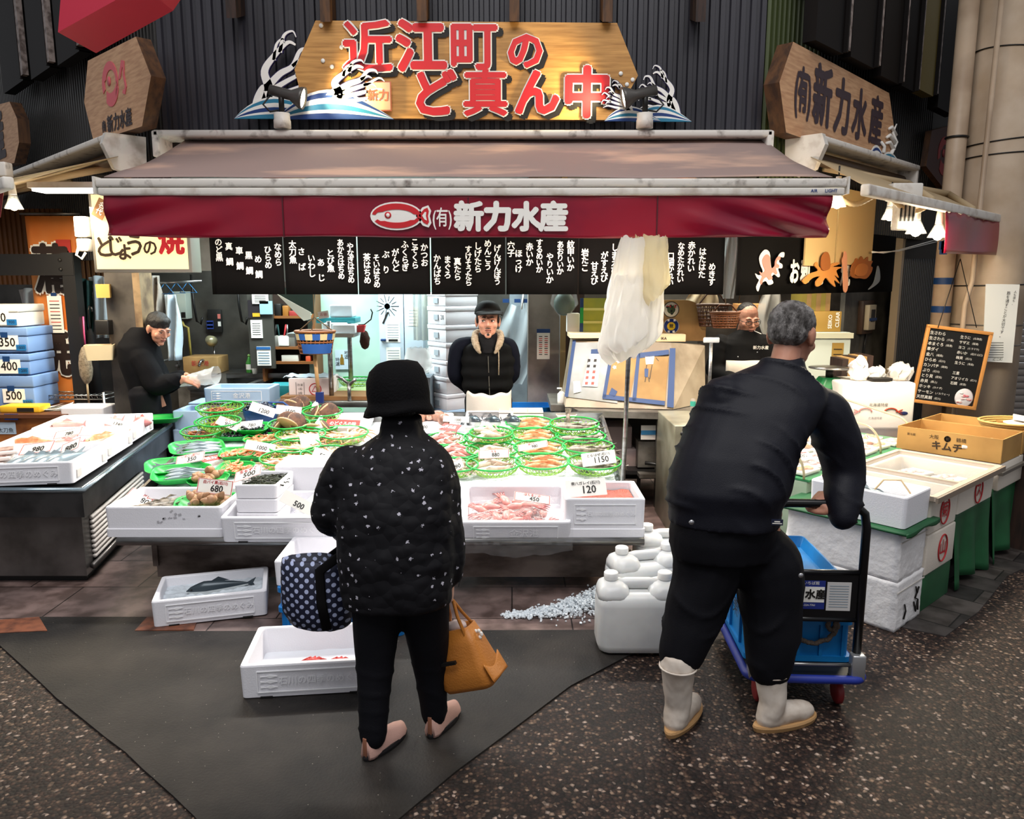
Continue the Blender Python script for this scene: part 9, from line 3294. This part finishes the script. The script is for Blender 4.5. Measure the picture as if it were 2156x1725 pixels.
for px,w,h,m,s_,lab in((1812,0.13,0.17,mat('white_pack','#ebe6e0',0.4),1.0,'tall bag of white cups on the crab-print foam box'),(1850,0.13,0.1,milky,3.0,'crumpled clear bag in the middle of the crab-print foam box'),(1900,0.17,0.12,mat('bag_milk2','#dcd6d0',0.3,alpha=0.7),6.0,'crumpled clear bag at the right end of the crab-print foam box')):
 p=at_y(px,800,6.0)
 b=MB()
 b.lathe([(w*0.42,0.0),(w*0.48,h*0.15),(w*0.5,h*0.3),(w*0.5,h*0.5),(w*0.48,h*0.7),(w*0.4,h*0.85),(w*0.25,h*0.97),(w*0.08,h*1.05),(0,h)],m,40)
 b.v=[(v[0]+0.04*nz3(v[0]*26+s_,v[1]*26,v[2]*26)*(v[2]>0.01),v[1]+0.03*nz3(v[0]*30,v[1]*30+s_,v[2]*30),v[2]+0.04*nz3(v[0]*30,v[1]*30,s_+v[2]*20)*(v[2]>0.01))for v in b.v]
 o=b.build('plastic_bag')
 o.location=(p.x,6.05,zt_+0.002)
 tag(o,lab,'bag')
p=at_y(1853,803,5.97)
b=MB().box((p.x,5.98,zt_+0.015),(0.16,0.1,0.025),ink,bev=0.004)
solid('black_tray','black plastic tray among the bags on the crab-print foam box','tray',b)
for k in range(5):
 boxed('cardboard_sheet','folded cardboard standing behind the bags, %s from the left'%('first','second','third','fourth','fifth')[k],'cardboard',1774+13*k,1783+13*k,757-2*k,806,6.4,0.25,(dark_wood,card)[k%2],0,'folded cardboard behind the bags')
b=MB()
p=at_y(1806,806,6.5)
b.box((p.x,6.55,p.z/2),(0.35,0.3,p.z-0.002),dark_steel)
solid('plinth','stand under the folded cardboard','stand',b)
p=at_y(1742,850,6.2)
t=thing('weighing_scale','green weighing scale with a flat pan left of the crab-print foam box','scale',tuple(p))
sg=mat('scale_green','#0e6a34',0.4)
b=MB()
b.loft([rrect(0.24,0.22,0.03,0),rrect(0.23,0.21,0.03,0.14),rrect(0.14,0.14,0.03,0.22)],sg)
b.build('body',t)
MB().lathe([(0.03,0.22),(0.03,0.29)],black_metal,12).build('neck',t)
MB().lathe([(0,0.29),(0.16,0.29),(0.165,0.3),(0,0.3)],steel,24).build('pan',t)
MB().lathe([(0,0.004),(0.05,0.002),(0.052,0)],mat('dial_green','#0a4a26',0.3),20,facing((-0.02,-0.113,0.08))).build('dial',t)
MB().box((0,0,-p.z/2),(0.26,0.26,p.z-0.002),dark_steel).build('stand',t)
wood_f=mat('board_frame','#c98a48',0.5)
bbc=at_y(2003,774,6.65)
t=thing('blackboard','framed blackboard of handwritten fish names hanging before the column','blackboard',tuple(bbc))
BBM=facing(bbc,R(-4))@Matrix.Rotation(R(-7),4,'Z')
bw_,bh_=0.53,0.66
b=MB()
for x,y,sx,sy in((0,bh_/2,bw_+0.03,0.03),(0,-bh_/2,bw_+0.03,0.03),(-bw_/2,0,0.03,bh_),(bw_/2,0,0.03,bh_)):
 b.box((x,y,0),(sx,sy,0.03),wood_f,M=BBM,bev=0.004)
wpart('frame',b,t)
b=MB()
b.box((0,0,-0.004),(bw_,bh_,0.012),mat('board_black','#0d0c0b',0.6),M=BBM)
wpart('board',b,t)
b=MB()
chalk=mat('chalk','#d8d4cc',0.8)
rows=[('生さわら',''),('生さわら','(千葉)'),('本まぐろ','(境港)'),('車ダイ',''),('金八','(福島)'),('ひらめ','(石川)'),('カンパチ','(高知)'),('ぶり','(石川)'),('とり貝','(愛知)'),('赤貝','(閖上)'),('ホッキ','(カナダ)'),('サーモン','(ノルウェー)'),('天然真鯛','(石川)')]
for k,(a_,c_)in enumerate(rows):
 y=bh_*0.42-0.047*k
 L_=0.03*len(a_)
 b.text(a_,0.034,chalk,BBM,x=-bw_/2+0.03+L_/2,y=y,z=0.004,bold=0.012)
 if c_:
  b.text(c_,0.022,chalk,BBM,x=-bw_/2+0.04+L_+0.011*len(c_),y=y,z=0.004)
rows2=[('生うに','(北海道)'),('サザエ','(福浦)'),('ヨコ','(ヒラマサ)'),('赤いか','(石川 山口)'),('梅貝','(石川)'),('生うに','(青森)'),('',''),('三重',''),('アオリイカ','(石川)'),('石鯛','(能登)')]
for k,(a_,c_)in enumerate(rows2):
 y=bh_*0.41-0.045*k
 L_=0.027*len(a_)
 if a_:
  b.text(a_,0.03,chalk,BBM,x=0.02+L_/2,y=y,z=0.004,bold=0.012)
 if c_:
  b.text(c_,0.021,chalk,BBM,x=0.03+L_+0.0105*len(c_),y=y,z=0.004)
wpart('chalk_writing',b,t)
b=MB()
b.lathe([(0,0.006),(0.07,0.006),(0.08,0.0)],mat('plate_white','#d9d3d6',0.4),26,BBM@Matrix.Translation((0.16,-0.25,0.004)),1.0,1.05)
for k in range(14):
 b.ell((0.16+rnd.uniform(-0.05,0.05),-0.25+rnd.uniform(-0.05,0.045),0.012),(rnd.uniform(0.012,0.024),rnd.uniform(0.006,0.014),0.004),(PK,mat('raw_pink','#d07a80',0.4),TRAYW)[k%3],8,BBM)
wpart('photo',b,t)
for px in(1975,2056):
 b=MB()
 e0=at_y(px,690,6.63)
 b.tube([e0,at_y(2022,545,6.85)],0.004,black_metal,5)
 wpart('string',b,t)
t=thing('poster','white vertical poster on the cream column with a column of black writing','poster',tuple(at_y(2108,680,6.8)))
b=MB()
q=[at_y(x,y,6.8)for x,y in((2075,598),(2146,599),(2130,764),(2068,761))]
b.prism([(v.x,v.z)for v in q],0,0.008,mat('poster_white','#e6e6e0',0.5),M=facing((0,6.8,0)))
wpart('sheet',b,t)
b=MB()
q=at_y(2124,614,6.79)
b.text('筋を通すことが大切です。',0.034,ink,facing((q.x,6.788,q.z+0.0))@Matrix.Rotation(R(-4),4,'Z'),vertical=True)
q=at_y(2138,612,6.79)
b.text('人も道も、',0.026,ink,facing((q.x,6.788,q.z))@Matrix.Rotation(R(-4),4,'Z'),vertical=True)
q=at_y(2100,757,6.79)
b.text('近江町',0.03,mat('print_grey2','#6a6a62',0.6),facing((q.x,6.788,q.z)))
for k in range(7):
 q=at_y(2095,722+5*k,6.79)
 b.box((q.x,6.79,q.z),(0.15,0.002,0.005),MATS['print_grey2'])
wpart('lettering',b,t)
# the trolley
t0=at_z(1575,1420,0.17)
TM=Matrix.Translation((t0.x,t0.y,0))@Matrix.Rotation(R(-3),4,'Z')
t=thing('trolley','flat push trolley with a black handle in front of the man in navy','trolley',(t0.x,t0.y,0.0),R(-3))
TW,TL=0.47,0.74
bump_b=mat('blue_bumper','#1d2f8a',0.5)
b=MB()
b.loft([rrect(TW-0.03,TL-0.03,0.04,0.145,5,TW/2,TL/2),rrect(TW-0.03,TL-0.03,0.04,0.168,5,TW/2,TL/2)],mat('deck_black','#141416',0.5))
b.build('deck',t)
b=MB()
rr=rrect(TW,TL,0.05,0.156,6,TW/2,TL/2)
b.tube(rr,0.018,bump_b,8,closed=True)
b.build('bumper',t)
for x in(0.07,TW-0.07):
 for y in(0.1,TL-0.1):
  b=MB()
  b.box((x,y,0.125),(0.06,0.07,0.04),steel)
  w_=b.build('caster',t)
  b=MB()
  b.lathe([(0.0,-0.016),(0.04,-0.016),(0.052,-0.01),(0.052,0.01),(0.04,0.016),(0,0.016)],mat('red_wheel','#7a1f22',0.5),20,Matrix.Translation((x,y,0.0525))@Matrix.Rotation(R(90),4,'Y'))
  b.build('wheel',w_)
hb_=mat('handle_black','#0f0f11',0.3)
b=MB()
hz=0.885
pts=[(0.03,0.035,0.17),(0.03,0.035,hz-0.1),(0.04,0.035,hz-0.04),(0.08,0.035,hz-0.005),(0.13,0.035,hz),(TW-0.13,0.035,hz),(TW-0.08,0.035,hz-0.005),(TW-0.04,0.035,hz-0.04),(TW-0.03,0.035,hz-0.1),(TW-0.03,0.035,0.17)]
b.tube(pts,0.0175,hb_,12)
b.build('handle',t)
b=MB()
b.box((TW/2,0.035,0.5),(TW-0.07,0.008,0.2),hb_)
for z in(0.4,0.6):
 b.tube([(0.03,0.035,z),(TW-0.03,0.035,z)],0.011,hb_,8)
pn=b.build('panel',t)
b=MB()
F=facing((0.215,0.03,0.505))
b.box((0,0,0),(0.16,0.12,0.003),mat('plate_navy','#22307c',0.4),M=F)
b.box((0.0,0.002,0.002),(0.155,0.065,0.002),paper,M=F)
b.text('新力水産',0.042,ink,F,bold=0.035,y=0.002,z=0.004)
b.text('近江町いちば館',0.016,SIGN_WHITE,F,y=0.05,z=0.003)
b.text('TEL 076-224-7761',0.012,SIGN_WHITE,F,y=-0.043,z=0.003)
b.build('name_plate',pn)
b=MB()
F=facing((0.36,0.03,0.5))
b.box((-0.01,0,0),(0.095,0.12,0.003),mat('sticker_grey','#c9c6c4',0.5),M=F)
for k in range(9):
 b.box((-0.01,0.045-0.011*k,0.0022),(0.075,0.003,0.001),mat('print_grey','#8b98a2',0.6),M=F)
b.build('sticker',pn)
for x in(0.03,TW-0.03):
 b=MB()
 b.box((x,0.02,0.205),(0.055,0.045,0.11),mat('zinc','#a9aaac',0.35,0.7),bev=0.006)
 b.build('bracket',t)
b=MB()
b.tube([(0.03,0.02,0.21),(TW-0.03,0.02,0.21)],0.008,steel,8)
b.build('crossbar',t)
crate_b=mat('trolley_crate_blue','#1584cc',0.4,col2='#0f6aa8',scale=4)
b=MB()
crate(b,0.42,0.56,0.32,crate_b,0.018)
b.text('(株)大東',0.09,ink,facing((-0.222,0.0,0.16),R(-90)),z=0.004)
o=b.build('crate')
o.location=TM@Vector((TW/2,0.41,0.172))
o.rotation_euler=(0,0,R(-3))
tag(o,'bright blue plastic crate standing on the trolley','crate')
rope_m=mat('grey_rope','#5c4f45',0.9,bump=1.0,bscale=120)
b=MB()
P_=lambda x,z:TM@Vector((x,0.098,z))
pts=[P_(0.36,0.4),P_(0.375,0.36),P_(0.365,0.32),P_(0.345,0.33),P_(0.34,0.37),P_(0.355,0.395),P_(0.38,0.37),P_(0.38,0.33),P_(0.35,0.285),P_(0.29,0.262),P_(0.24,0.275),P_(0.22,0.3),P_(0.22,0.34)]
fine=[]
for i in range(len(pts)-1):
 for k in range(6):
  fine.append(pts[i].lerp(pts[i+1],k/6))
b.tube([q+Vector((0.003*math.cos(i*1.4),0.003*math.sin(i*1.4),0))for i,q in enumerate(fine)],[0.009+0.002*(i%2)for i in range(len(fine))],rope_m,7)
tag(b.build('rope'),'grey rope looped through the blue crate on the trolley','rope')
b=MB()
q=at_y(1705,1162,3.25)
b.loft([rrect(0.3,0.4,0.02,0.0,3),rrect(0.34,0.44,0.02,0.05,3),rrect(0.33,0.43,0.02,0.05,3),rrect(0.29,0.39,0.02,0.006,3)],crate_b)
o=b.build('blue_tray')
o.location=TM@Vector((TW/2,0.43,0.494))
o.rotation_euler=(0,0,R(-3))
tag(o,'shallow blue tray lying on the blue crate of the trolley','tray')
